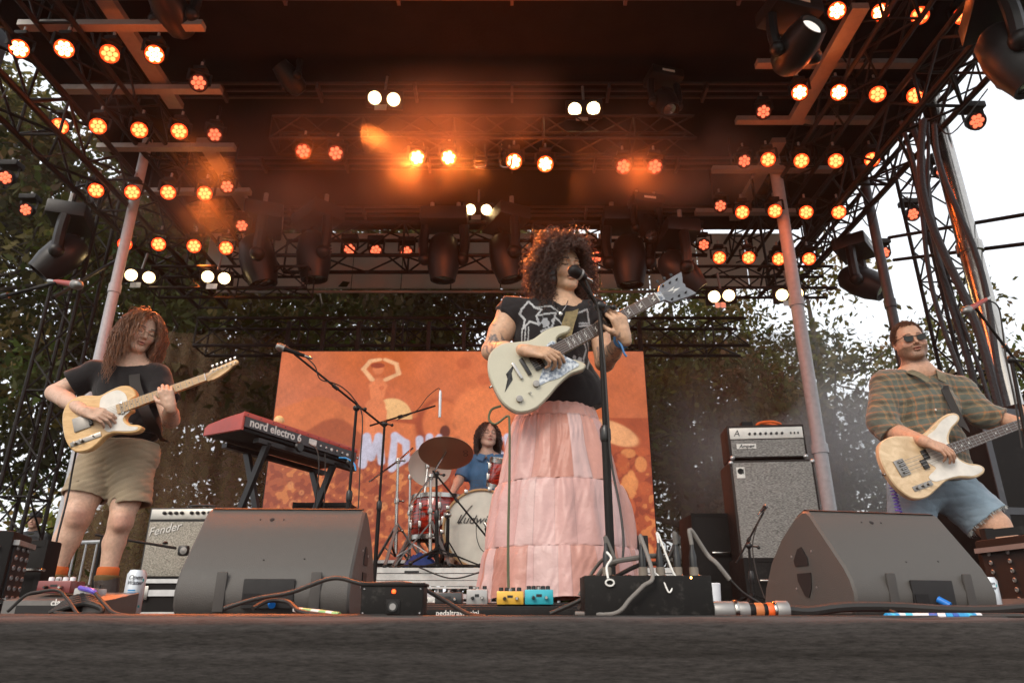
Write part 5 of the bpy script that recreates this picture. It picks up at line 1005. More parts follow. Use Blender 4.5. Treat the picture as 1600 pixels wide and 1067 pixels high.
pp = curve([Vector((at(x_, 960, 1.92).x, 1.92+.02*math.sin(x_*.05), .013)) for x_ in (1385, 1410, 1440, 1470, 1500, 1530, 1560, 1600)], 3)
for i in range(len(pp)-1): MB().tube([pp[i], pp[i+1]], .0075, 8).build('tape_band', tape[(i*i+i//3) % 4] if i < 16 else cable_m, t)
cable([Vector((at(x_, 962, 1.93).x, 1.90+.03*math.sin(x_*.013), .009)) for x_ in (-40, 60, 160, 260, 380, 470, 560, 680, 800, 900, 1000, 1110, 1200, 1290, 1400, 1500, 1640)], .006, 'long brown-black cable running along the whole front edge of the stage')
cable([Vector((at(x_, 962, 1.95).x, 1.98+.03*math.sin(x_*.02+1), .011)) for x_ in (-40, 90, 210, 330, 420, 520, 600)], .0075, 'second black cable lying along the left half of the stage edge')
cable([Vector((at(x_, 962, 2.05).x, 2.05+.03*math.sin(x_*.03+2), .009)) for x_ in (640, 700, 780, 860, 930)], .006, 'black cable lying between the floor box and the cable box')
cable([at(350, 950, 2.15), at(400, 935, 2.15), at(455, 925, 2.12), at(520, 903, 2.1), at(570, 912, 2.1), at(640, 912, 2.1), at(690, 935, 2.15), at(730, 958, 2.1), at(760, 963, 2.0)], .006, 'black cable arching over the floor box from the left monitor')
cable([at(395, 950, 2.2), at(420, 938, 2.25), at(450, 940, 2.25), at(470, 955, 2.1), at(520, 963, 2.0)], .007, 'grey-green cable curling out of the left monitor')
t = thing('taped_cable', at(350, 962, 1.98), 'cable with pale green tape flags before the left monitor', 'cable'); pp = curve([at(460, 952, 2.15), at(500, 956, 2.1), at(530, 960, 2.05)], 3)
for i in range(len(pp)-1): MB().tube([pp[i], pp[i+1]], .007, 8).build('tape_band', [white_plastic, mat('tape_green', (.25, .5, .2), .5)][i % 2], t)
# arcs around the cable hub
gy = mat('grey_cable', (.10, .09, .08), .5)
cable([(x0+Wd*.60, 1.96, .01)]+[at(1000, 962, 1.9), at(1050, 940, 1.88), at(1075, 925, 1.87)], .005, 'x', gy) if False else None
arcs = [([at(905, 950, 2.1), at(925, 915, 2.05), at(950, 882, 2.0), at(990, 872, 2.0), at(1030, 868, 2.02), at(1060, 875, 2.02), tails[3]+Vector((0, 0, .03)), tails[3]], .007, 'long grey cable arching over the black cable box', gy),
 ([at(860, 958, 2.1), at(910, 935, 2.08), at(955, 905, 2.05), at(1000, 882, 2.02), at(1040, 876, 2.02), tails[3]+Vector((.01, .01, .02)), tails[3]+Vector((.006, 0, 0))], .006, 'black cable rising from the floor to the fourth plug', cable_m),
 ([at(900, 958, 2.0), at(960, 958, 1.93), at(985, 935, 1.93), at(1005, 915, 1.93), at(1020, 898, 1.94), tails[1]+Vector((0, 0, .02)), tails[1]], .0055, 'thick pale grey cable bending up in front of the black cable box', mat('pale_cable', (.17, .155, .14), .5)),
 ([at(905, 930, 2.1), at(925, 895, 2.1), at(945, 872, 2.05), at(962, 880, 2.0), tails[0]+Vector((0, 0, .02)), tails[0]], .005, 'thin grey cable looping to the leftmost plug', gy),
 ([tails[4], tails[4]+Vector((0, 0, .04)), at(1105, 866, 2.02), at(1120, 880, 2.0), at(1140, 905, 2.0)], .006, 'grey cable arching out of the rightmost plug', mat('pale_cable')),
 ([at(1140, 905, 2.0), at(1160, 925, 2.02), at(1180, 938, 2.05), at(1210, 955, 2.05)], .004, 'thin black cable falling right from the arched grey cable', cable_m),
 ([tails[2], tails[2]+Vector((0, 0, .03)), at(1050, 890, 1.99), at(1060, 905, 1.98)], .003, 'short white cord hanging over the middle plug', white_plastic),
 ([at(1020, 892, 1.98), at(1035, 905, 1.96), at(1045, 925, 1.95), at(1050, 915, 1.96), at(1040, 900, 1.97)], .0022, 'small loop of white string on the right of the black cable box', white_plastic)]
for p_, r2, lb, m_ in arcs: cable(p_, r2, lb, m_, name='looping_cable')
t = thing('cable_tie', at(953, 880, 1.96), 'white plastic clip hanging on a cable at the left end of the black cable box', 'clip')
MB().tube(curve([at(948, 862, 1.97), at(955, 872, 1.96), at(948, 885, 1.96), at(950, 903, 1.955)], 5), .0032, 8).build('strap', white_plastic, t); rg = at(953, 910, 1.95); MB().tube([rg+Vector((math.cos(a)*.011, 0, math.sin(a)*.008)) for a in np.linspace(0, 6.28, 16)], .0024, 6).build('ring', white_plastic, t)
# cans
def can(px, y, label, tilt=28, sc=1.0):
    q = at(px, 955, y); t = thing('drink_can', (q.x, y, 0), label, 'drink can', 'white and blue drink cans'); M = Matrix.Translation((q.x, y, .009)) @ Matrix.Rotation(R_(tilt), 4, 'Z') @ Matrix.Scale(sc, 4); r = .0335
    b = MB(); b.lathe([(.024, 0), (.027, .003), (r, .012), (r, .145), (.027, .157), (.026, .160), (.023, .158), (0, .157)], M, 32); b.build('body', mat('can_white', (.62, .66, .7), .35, .3), t)
    bl = mat('can_blue', (.02, .22, .5), .4); bk = mat('can_black', (.02, .02, .03), .4)
    def wrap(x, z, wd, h, m, nm='printed_mark'):
        n = 6; V = []; 
        for i in range(n+1):
            a = -math.pi/2+(x+wd*i/n)/r
            for zz in (z, z+h): V.append(M @ Vector((math.cos(a)*(r+.0004), math.sin(a)*(r+.0004), zz)))
        b = MB(); b.add(V, [(2*i, 2*i+2, 2*i+3, 2*i+1) for i in range(n)]); b.build(nm, m, t)
    for k in range(9): wrap(-.024, .018+k*.0085, .034-.004*(k % 3), .005, bl)
    wrap(.02, .03, .008, .008, mat('can_teal', (.02, .4, .42), .4)); wrap(.022, .12, .006, .01, mat('can_teal')); 
    d = MB(); a = -math.pi/2-.05; p = M @ Vector((math.cos(a)*(r+.001), math.sin(a)*(r+.001), .038)); d.lathe([(.006, 0), (.009, .001), (.0095, 0)], frame(p, (1, 0, 0), za=(0, -1, 0)), 14); d.build('printed_mark', bk, t)
    for (s, z) in (('Open', .127), ('Water', .108)):
        cu = bpy.data.curves.new('lettering', 'FONT'); cu.body = s; cu.size = .021; cu.align_x = 'CENTER'; cu.shear = .4; cu.offset = .0005; ob = bpy.data.objects.new('lettering', cu); COL.objects.link(ob); dg = bpy.context.evaluated_depsgraph_get(); me = bpy.data.meshes.new_from_object(ob.evaluated_get(dg)); bpy.data.objects.remove(ob)
        for v in me.vertices: a = -math.pi/2+(v.co.x-.006)/r; v.co = M @ Vector((math.cos(a)*(r+.0006), math.sin(a)*(r+.0006), z+v.co.y))
        me.transform(Matrix.Translation(-Vector(t.location))); me.materials.clear(); me.materials.append(bk); ob = bpy.data.objects.new('lettering', me); COL.objects.link(ob); ob.parent = t
    d = MB(); d.box((0, .004, .1595), (.012, .02, .001), M); d.build('pull_tab', alu, t); return t
can(204, 2.75, 'tall white and blue drink can standing by the guitarist boot')
can(1555, 2.6, 'drink can half hidden behind the right wedge monitor', -25, .8)
d = MB(); q = at(1118, 950, 2.4); d.lathe([(.03, .005), (.036, .11), (.034, .112), (.028, .02), (0, .02)], Matrix.Translation((q.x, 2.45, 0)), 20); tag(d.build('paper_cup', mat('cup_white', (.7, .72, .75), .6)), 'white paper cup standing behind the black cable box', 'cup')
# left pedal group
q = at(95, 955, 2.55); t = thing('power_supply_pedal', (q.x, 2.55, 0), 'silver and black pedal board box lettered classic at the bottom left', 'pedal board'); M = Matrix.Translation((q.x, 2.5, .005)); W = .34
MB().prism([(0, 0), (.22, 0), (.22, .085), (0, .055)], -W/2, W/2, M @ Matrix(((0, 0, 1, 0), (1, 0, 0, 0), (0, 1, 0, 0), (0, 0, 0, 1))), bev=.003).build('body', mat('pewter', (.17, .16, .15), .4, .5), t)
MB().box((-.01, -.002, .024), (.22, .005, .03), M).build('window', slot_m, t); text('classic', .03, M @ frame((.03, -.0035, .0475), (1, 0, 0), za=(0, -1, 0)), white_plastic, t, .0006, 'lettering', extrude_bold=.0006); MB().box((.095, -.003, .0475), (.016, .003, .013), M).build('small_plate', white_plastic, t)
p = at(93, 905, 2.6); pedal((p.x, 2.62, .085), .115, .09, .04, (.17, .035, .035), 'maroon effect pedal with four pale knobs on the lettered board', 0, .4); 
for k in range(4): d = MB(); d.lathe([(.0095, 0), (.009, .012), (0, .014)], Matrix.Translation((p.x-.04+k*.025, 2.62, .126)), 12); o_k = d.build('pale_knob', mat('pale_knob', (.7, .7, .72), .3), None); o_k.parent = [o for o in bpy.data.objects if o.get('label', '').startswith('maroon')][0]; o_k.location = -Vector(o_k.parent.location); o_k.name = 'knob'
p = at(128, 925, 2.6); pedal((p.x+.03, 2.6, .05), .06, .1, .05, (.4, .38, .36), 'small silver effect pedal right of the maroon one', 2)
cable([at(125, 918, 2.55), at(142, 922, 2.5), at(150, 926, 2.5)], .008, 'purple sleeve of a cable leaving the small silver pedal', mat('purple_cable', (.13, .09, .5), .4), n=5)
cable([at(148, 925, 2.5), at(165, 945, 2.45), at(178, 957, 2.3), at(200, 962, 2.2), at(220, 963, 2.15)], .006, 'black cable curving from the purple sleeve to the floor by the can')
cable([at(12, 955, 2.4), at(40, 930, 2.4), at(62, 924, 2.4), at(90, 922, 2.4), at(105, 935, 2.38), at(122, 960, 2.2)], .005, 'thin cable crossing in front of the lettered pedal board')
for k in range(5):
    a = 2.45+k*.012; cable([at(78, 957, a), at(110, 947-k*3, a), at(135, 943-k*3, a+.03), at(158, 950-k*2, a+.02), at(155, 958, a), at(120, 960, a-.02), at(85, 958, a-.02)], .008, 'coil of thick black cable beside the guitarist boot', group='coil of thick black cable', n=5)
# hanging keyboard cables
cable([M.translation+Vector((0, 0, 0))]*1+[at(490, 705, 4.6)], .003, 'x') if False else None
for (pts, lb) in [([at(483, 693, 4.6), at(496, 705, 4.55), at(498, 740, 4.55), at(492, 790, 4.6), at(488, 850, 4.7)], 'black cable hanging from the left sockets of the keyboard'), ([at(508, 708, 4.7), at(508, 750, 4.68), at(506, 790, 4.7), at(500, 850, 4.8)], 'black cable hanging from the middle sockets of the keyboard')]: cable(pts, .004, lb)
cable([at(530, 715, 4.9), at(542, 716, 4.86), at(553, 724, 4.82), at(556, 735, 4.8)], .006, 'bright blue cable at the far end of the keyboard', mat('blue_cable', (.01, .3, .7), .4))
q = at(506, 790, 5.2); plain_case((q.x, 5.3, .0), (.4, .3, at(506, 786, 5.2).z), 'dark amplifier case behind the keyboard stand legs')
# box behind power box: dark items under riser
cable([at(1245, 948, 2.3), at(1300, 952, 2.25), at(1370, 948, 2.25), at(1400, 958, 2.0)], .006, 'thin cable lying in front of the right wedge monitor')
# ================= guitars =================
def closed(pts, n=5):
    P = [Vector((p[0], p[1], 0)) for p in pts]; L = len(P); out = []
    for i in range(L):
        a, b, c, d = P[i-1], P[i], P[(i+1) % L], P[(i+2) % L]
        for k in range(n): t = k/n; q = .5*((2*b)+(c-a)*t+(2*a-5*b+4*c-d)*t*t+(3*b-a-3*c+d)*t**3); out.append((q.x, q.y))
    return out
def wood(name, c1, c2, sc=(3, 40, 40), rough=.32):
    m = bpy.data.materials.new(name); m.use_nodes = True; n = m.node_tree; b = n.nodes['Principled BSDF']; b.inputs['Roughness'].default_value = rough; b.inputs['Coat Weight'].default_value = .25; b.inputs['Coat Roughness'].default_value = .2
    tc = n.nodes.new('ShaderNodeTexCoord'); mp = n.nodes.new('ShaderNodeMapping'); mp.inputs['Scale'].default_value = sc; nz = n.nodes.new('ShaderNodeTexNoise'); nz.inputs['Scale'].default_value = 2; nz.inputs['Detail'].default_value = 6; nz.inputs['Distortion'].default_value = 1.2; cr = n.nodes.new('ShaderNodeValToRGB'); cr.color_ramp.elements[0].position = .35; cr.color_ramp.elements[1].position = .65; cr.color_ramp.elements[0].color = (*c1, 1); cr.color_ramp.elements[1].color = (*c2, 1)
    n.links.new(tc.outputs['Object'], mp.inputs[0]); n.links.new(mp.outputs[0], nz.inputs[0]); n.links.new(nz.outputs[0], cr.inputs[0]); n.links.new(cr.outputs[0], b.inputs['Base Color']); return m
maple = wood('maple_neck', (.55, .32, .13), (.66, .42, .19)); butter = wood('butterscotch_wood', (.58, .34, .13), (.70, .45, .2), (6, 30, 30)); ash = wood('natural_ash', (.52, .36, .2), (.72, .54, .34), (5, 70, 5)); rosew = wood('rosewood', (.045, .022, .013), (.08, .04, .025)); offw = mat('offwhite_finish', (.50, .47, .36), .35, coat=.3, var=.06, vs=12, wear=.12); pgw = mat('white_pickguard', (.66, .62, .56), .35); pearl = grille_mat('pearloid', (.16, .2, .27), (.62, .66, .7), (70, 110, 70)); pearl.node_tree.nodes['Principled BSDF'].inputs['Roughness'].default_value = .15
def guitar(kind, butt, tip, nrm, label, total):
    butt = Vector(butt); tip = Vector(tip); ax = tip-butt; s = ax.length/total; M0 = frame(butt, ax, za=nrm); M = M0 @ Matrix.Scale(s, 4)
    t = thing({'t': 'electric_guitar', 's': 'electric_guitar', 'b': 'bass_guitar'}[kind], butt, label, 'bass guitar' if kind == 'b' else 'guitar')
    K = dict(t=dict(out=[(0, 0), (.012, .09), (.05, .145), (.11, .158), (.17, .138), (.215, .120), (.27, .128), (.33, .13), (.375, .11), (.396, .07), (.392, .04), (.365, .03), (.36, 0), (.36, -.03), (.335, -.036), (.315, -.06), (.335, -.1), (.375, -.122), (.39, -.142), (.365, -.158), (.31, -.145), (.25, -.118), (.2, -.118), (.15, -.145), (.1, -.158), (.04, -.14), (.008, -.08)], body=butter, neck=maple, fb=maple, th=.044, nut=.77, joint=.345, bridge=.12, nw=.021, nw2=.0275, ns=6,
             pg=[(.20, .015), (.215, .09), (.25, .112), (.31, .112), (.345, .075), (.35, .03), (.35, -.03), (.32, -.045), (.305, -.07), (.33, -.112), (.37, -.132), (.36, -.146), (.31, -.132), (.25, -.106), (.22, -.10), (.20, -.06)], pgm=pgw,
             head=[(0, .022), (.02, .022), (.035, .036), (.06, .035), (.13, .04), (.17, .042), (.185, .03), (.175, .015), (.15, .012), (.13, .0), (.08, -.018), (.035, -.026), (.02, -.022), (0, -.022)], hm=maple, tun=[(.045+i*.025, .042) for i in range(6)]),
         s=dict(out=[(0, -.02), (.015, .06), (.055, .118), (.12, .135), (.18, .112), (.24, .092), (.31, .1), (.37, .09), (.408, .064), (.388, .048), (.35, .052), (.325, .04), (.32, 0), (.32, -.035), (.335, -.055), (.365, -.085), (.376, -.108), (.355, -.122), (.3, -.114), (.235, -.128), (.17, -.152), (.1, -.168), (.035, -.148), (.002, -.09)], body=offw, neck=offw, fb=rosew, th=.042, nut=.80, joint=.315, bridge=.165, nw=.022, nw2=.028, ns=6,
             pg=[(.315, .038), (.285, .042), (.245, .02), (.232, -.02), (.195, -.055), (.16, -.092), (.20, -.095), (.25, -.105), (.31, -.10), (.35, -.098), (.345, -.075), (.325, -.045), (.318, -.03)], pgm=pearl,
             head=[(0, .022), (.03, .024), (.05, .045), (.09, .05), (.14, .056), (.182, .058), (.168, .03), (.155, .012), (.160, .0), (.155, -.012), (.168, -.03), (.182, -.058), (.14, -.056), (.09, -.05), (.05, -.045), (.03, -.024), (0, -.022)], hm=mat('grey_headstock', (.16, .17, .19), .35), tun=[(.06+i*.038, .053) for i in range(3)]+[(.06+i*.038, -.053) for i in range(3)]),
         b=dict(out=[(0, 0), (.012, .085), (.05, .145), (.12, .162), (.2, .14), (.26, .118), (.33, .128), (.41, .158), (.47, .172), (.515, .165), (.53, .142), (.51, .118), (.46, .098), (.42, .07), (.40, .04), (.39, .0), (.39, -.034), (.40, -.06), (.43, -.09), (.475, -.115), (.49, -.14), (.465, -.162), (.41, -.165), (.34, -.14), (.27, -.132), (.2, -.152), (.12, -.172), (.05, -.15), (.01, -.08)], body=ash, neck=maple, fb=rosew, th=.044, nut=1.0, joint=.39, bridge=.085, nw=.02, nw2=.031, ns=4,
             pg=[(.225, .0), (.27, .06), (.30, .10), (.36, .118), (.42, .148), (.48, .160), (.515, .148), (.50, .125), (.45, .105), (.41, .078), (.385, .045), (.382, -.03), (.39, -.065), (.42, -.098), (.465, -.12), (.475, -.14), (.45, -.152), (.40, -.152), (.34, -.13), (.26, -.122), (.205, -.115), (.19, -.085), (.25, -.06), (.235, -.03)], pgm=pgw,
             head=[(0, .022), (.02, .022), (.04, .04), (.09, .045), (.2, .05), (.23, .03), (.2, .01), (.12, -.02), (.05, -.035), (.02, -.022), (0, -.022)], hm=maple, tun=[(.05+i*.045, .05) for i in range(4)]))[kind]
    th = K['th']; MB().prism(closed(K['out']), -th, 0, M, bev=.0055).build('body', K['body'], t)
    if K['pgm']: MB().prism(closed(K['pg'], 3), 0, .0028, M).build('pickguard', K['pgm'], t)
    j, nut, nw, nw2 = K['joint'], K['nut'], K['nw'], K['nw2']; z0 = .007
    d = MB(); d.prism([(j-.05, nw2*.95), (nut, nw*.95), (nut, -nw*.95), (j-.05, -nw2*.95)], -.010, z0, M)
    V = []; n = 10
    for (x, w_, dp) in ((j+.02, nw2*.95, .022), (nut-.02, nw*.95, .019), (nut, nw*.95, .014)):
        for k in range(n+1): a = math.pi*k/n; V.append(M @ Vector((x, w_*math.cos(a), -.009-dp*.75*math.sin(a))))
    d.add(V, [(i*(n+1)+k, i*(n+1)+k+1, (i+1)*(n+1)+k+1, (i+1)*(n+1)+k) for i in range(2) for k in range(n)]); nk = d.build('neck', K['neck'], t)
    MB().prism([(j-.055, nw2), (nut, nw), (nut, -nw), (j-.055, -nw2)], z0, z0+.005, M, bev=.001).build('fingerboard', K['fb'], nk)
    zf = z0+.005; scl = nut-K['bridge']; d = MB(); dots = MB()
    wat = lambda x: nw+(nw2-nw)*(nut-x)/(nut-j+.055)
    fx = [nut-scl*(1-2**(-k/12)) for k in range(23)]
    for k in range(1, 22 if kind != 'b' else 21):
        if fx[k] > j-.05: w_ = wat(fx[k]); d.box((fx[k], 0, zf+.0006), (.0022, w_*2, .0016), M)
        if k in (3, 5, 7, 9, 12, 15, 17, 19, 21) or (kind == 's'):
            xm = (fx[k]+fx[k-1])/2
            if xm > j-.05:
                if kind == 's':
                    if k in (1, 3, 5, 7, 9, 12, 15, 17, 19, 21):
                        w_ = wat(xm)*.55; dx = (fx[k-1]-fx[k])*.3; dots.prism([(xm-dx, -w_), (xm-dx*.1, -w_*.1), (xm-dx, w_*.3), (xm+dx, w_), (xm+dx*.1, w_*.1), (xm+dx, -w_*.3)], zf, zf+.0005, M)
                else: dots.lathe([(.0038, 0), (.0036, .0006), (0, .0006)], M @ Matrix.Translation((xm, 0 if k != 12 else .008, zf)), 10)
    d.build('frets', dchrome, nk); dots.build('inlays', knob_m if kind == 't' else white_plastic, nk)
    MB().box((nut, 0, zf+.0015), (.004, nw*2, .006), M).build('nut', white_plastic, nk)
    Mh = M @ Matrix.Translation((nut, 0, -.004)) @ Matrix.Rotation(R_(7 if kind == 's' else 0), 4, 'Y'); hd_ = MB().prism(closed(K['head'], 2) if kind != 's' else K['head'], -.012, .004, Mh, bev=.001).build('headstock', K['hm'], t)
    for (x, y) in K['tun']:
        sg = 1 if y > 0 else -1; d = MB(); r = .0045 if kind != 'b' else .008; yy = y-sg*(.018 if kind != 'b' else .026); d.lathe([(r, 0), (r*.8, .012), (0, .012)], Mh @ Matrix.Translation((x, yy, .004)), 10); d.tube([Mh @ Vector((x, yy, -.008)), Mh @ Vector((x, y+sg*.012, -.008))], .0025*s, 6); d.box((x, y+sg*.016, -.008), (.014, .012, .006), Mh, bev=.002); d.build('tuner', chrome if kind != 's' else knob_m, hd_)
    if kind == 's': MB().prism([(.06, .004), (.11, .012), (.09, .002), (.13, -.004), (.08, -.012), (.1, -.002)], .004, .0047, Mh).build('head_mark', white_plastic, hd_); MB().prism([(.0, .018), (.035, .02), (.035, -.02), (0, -.018)], .004, .0046, Mh).build('head_inlay', pearl, hd_)
    d = MB()
    for k in range(K['ns']):
        f = (k/(K['ns']-1)-.5)*2; d.tube([M @ Vector((K['bridge'], f*nw2*.88, .015)), M @ Vector((nut, f*nw*.82, zf+.0045)), Mh @ Vector((K['tun'][k % len(K['tun'])][0], (K['tun'][k % len(K['tun'])][1])*.45, .012))], (.0008 if kind != 'b' else .0014)*s, 4)
    d.build('strings', dchrome, t)
    bx = K['bridge']
    if kind == 't':
        MB().box((bx-.02, 0, .004), (.085, .078, .005), M, bev=.001).build('bridge', dchrome, t); MB().box((bx+.028, .0, .006), (.018, .068, .01), frame((0,0,0),(1,0,0),za=(0,0,1)) and M @ Matrix.Rotation(0, 4, 'Z'), bev=.003).build('pickup', knob_m, t)
        MB().box((.315, 0, .007), (.020, .07, .010), M, bev=.004).build('pickup', chrome, t)
        MC = M @ Matrix.Translation((.105, -.098, .0)) @ Matrix.Rotation(R_(0), 4, 'Z'); cp = MB().box((0, 0, .002), (.16, .026, .004), MC, bev=.001).build('control_plate', dchrome, t)
        for x in (-.02, -.055): MB().lathe([(.0095, 0), (.009, .016), (0, .017)], MC @ Matrix.Translation((x, 0, .004)), 14).build('knob', dchrome, cp)
        MB().tube([MC @ Vector((.04, 0, .003)), MC @ Vector((.046, 0, .018))], .003, 6).build('switch', knob_m, cp)
    elif kind == 's':
        MB().box((bx-.012, 0, .007), (.016, .078, .010), M, bev=.003).build('bridge', knob_m, t); MB().box((bx-.05, 0, .007), (.012, .075, .010), M, bev=.003).build('tailpiece', chrome, t)
        MB().box((.205, 0, .005), (.042, .074, .011), M, bev=.002).build('pickup', knob_m, t); MB().box((.288, -.004, .006), (.020, .074, .010), M @ Matrix.Rotation(R_(0), 4, 'Z'), bev=.005).build('pickup', knob_m, t)
        for k in range(6): MB().lathe([(.0032, 0), (.003, .002), (0, .002)], M @ Matrix.Translation((.205, (k-2.5)*.0105, .0105)), 6).build('pole_piece', chrome, t)
        for (x, y) in ((.155, -.083), (.065, -.105)): MB().lathe([(.014, 0), (.013, .014), (0, .015)], M @ Matrix.Translation((x, y, 0)), 16).build('knob', dchrome, t)
        MB().tube([M @ Vector((.11, -.10, .0)), M @ Vector((.115, -.107, .02))], .003, 6).build('switch', chrome, t)
        MB().prism([(.125, .035), (.07, .012), (.092, .004), (.028, -.052), (.082, -.022), (.066, -.008)], .0002, .0012, M).build('lightning_decal', knob_m, t)
    else:
        MB().box((bx, 0, .004), (.055, .085, .006), M, bev=.001).build('bridge', dchrome, t)
        for k in range(4): MB().lathe([(.006, -.014), (.006, .014)], M @ Matrix.Translation((bx+.005, (k-1.5)*.019, .012)) @ Matrix.Rotation(math.pi/2, 4, 'Y'), 10).build('saddle', chrome, t)
        MB().box((.235, .021, .006), (.030, .05, .012), M, bev=.003).build('pickup', knob_m, t); MB().box((.205, -.022, .006), (.030, .05, .012), M, bev=.003).build('pickup', knob_m, t)
        cp = MB().box((.135, -.115, .002), (.11, .026, .0035), M @ Matrix.Translation((.0, 0, 0)), bev=.001).build('control_plate', dchrome, t)
        for x in (.105, .14, .17): MB().lathe([(.0095, 0), (.009, .014), (0, .015)], M @ Matrix.Translation((x, -.115, .003)), 14).build('knob', dchrome, cp)
    MB().lathe([(.006, 0), (.004, .008), (.006, .012), (0, .013)], M @ frame((0, 0, -th/2), (0, 1, 0), za=(-1, 0, 0)), 10).build('strap_pin', chrome, t)
    return M, t, s
def strap(pts, w_, m, parent, nrm, name='strap'):
    P = curve(pts, 6); d = MB(); V = []
    for i, p in enumerate(P):
        tg = (P[min(i+1, len(P)-1)]-P[max(0, i-1)]).normalized(); nn_ = Vector(nrm[0]).lerp(Vector(nrm[1]), i/(len(P)-1)).normalized(); sd_ = tg.cross(nn_).normalized()
        for a, b in ((-1, 0), (1, 0), (1, 1), (-1, 1)): V.append(p+sd_*a*w_/2+nn_*b*.003)
    n = len(P); F = [(i*4+k, i*4+(k+1) % 4, (i+1)*4+(k+1) % 4, (i+1)*4+k) for i in range(n-1) for k in range(4)]+[(0, 1, 2, 3), tuple((n-1)*4+k for k in range(4))]
    return MB().add(V, F).build(name, m, parent)
GT, gt_t, _ = guitar('t', at(98, 672, 3.55), at(374, 571, 3.55), (.04, -1, .02), 'butterscotch electric guitar with white pickguard held by the person in the black t-shirt', .955)
GS_, gs_t, _ = guitar('s', at(769, 601, 2.74), at(1086, 434, 2.80), (.03, -1, -.02), 'off-white electric guitar with a black lightning bolt held by the singer', 1.005)
GB, gb_t, _ = guitar('b', at(1386, 739, 3.95), at(1386+.94*333, 739-.345*333, 4.0), (-.1, -1, .03), 'natural wood bass guitar with white pickguard held by the man in sunglasses', 1.235)
# ================= people =================
def npv(v): return np.array(v, float)
def rot_face(yaw, pitch, roll=0):
    """columns: local x (picture right), y (back of head), z (up)"""
    m = Matrix.Rotation(R_(yaw), 3, 'Z') @ Matrix.Rotation(R_(pitch), 3, 'X') @ Matrix.Rotation(R_(roll), 3, 'Y'); return np.array(m)
def head_ops(C, R, s=1.0, jaw=1.0, closed=True, neck=None, nr=.055, mouth_open=0, smile=0, beard=0):
    C = npv(C); W = lambda *p: C+R@(np.array(p, float)*s); E = lambda c, r, extra=None: ell(W(*c), np.array(r)*s, R if extra is None else R@extra)
    o = []
    if neck is not None: o.append(('u', 0, cap(W(0, .025, -.06), neck, nr*.95, nr*1.08)))
    o += [('u', .03, E((0, .018, .028), (.076, .095, .088))), ('u', .03, E((0, -.022, -.032), (.063*jaw, .066, .082))), ('u', .02, E((0, -.064, -.098), (.024*jaw, .021, .019))),
          ('u', .02, cap(W(-.05*jaw, -.0, -.062), W(-.018, -.06, -.094), .017*s)), ('u', .02, cap(W(.05*jaw, -.0, -.062), W(.018, -.06, -.094), .017*s)),
          ('u', .015, E((-.037, -.062, -.03), (.024*jaw, .02, .024))), ('u', .015, E((.037, -.062, -.03), (.024*jaw, .02, .024))),
          ('u', .012, cap(W(-.034, -.074, .022), W(-.012, -.082, .018), .010*s)), ('u', .012, cap(W(.034, -.074, .022), W(.012, -.082, .018), .010*s)),
          ('s', .010, E((-.031, -.093, .004), (.019, .014, .012))), ('s', .010, E((.031, -.093, .004), (.019, .014, .012))),
          ('u', .003, E((-.031, -.0745, .001), (.0145, .0125, .0115))), ('u', .003, E((.031, -.0745, .001), (.0145, .0125, .0115))),
          ('s', .0015, E((-.031, -.090, -.0035), (.014, .008, .0012))), ('s', .0015, E((.031, -.090, -.0035), (.014, .008, .0012))),
          ('u', .010, cap(W(0, -.083, .008), W(0, -.103, -.028), .0068*s, .0095*s)), ('u', .006, E((-.0105, -.092, -.033), (.0075, .0085, .0065))), ('u', .006, E((.0105, -.092, -.033), (.0075, .0085, .0065))),
          ('s', .002, E((-.0065, -.1, -.0405), (.0034, .0045, .003))), ('s', .002, E((.0065, -.1, -.0405), (.0034, .0045, .003))),
          ('u', .005, E((-.009, -.0865, -.057), (.014, .0085, .0052))), ('u', .005, E((.009, -.0865, -.057), (.014, .0085, .0052))), ('u', .006, E((0, -.0845, -.0685), (.019, .0085, .0068))),
          ('s', .002, E((0, -.096, -.0625), (.021, .013, .0012+mouth_open))), ('s', .006, E((0, -.1, -.083), (.02, .012, .005)))]
    for sx in (-1, 1):
        ex = np.array(Matrix.Rotation(sx*R_(-14), 3, 'Z')); o += [('u', .006, E((sx*.077, .012, -.004), (.008, .019, .031), ex)), ('s', .004, E((sx*.084, .006, 0), (.005, .011, .018), ex)), ('u', .004, E((sx*.078, .004, -.03), (.006, .009, .009), ex))]
    return o
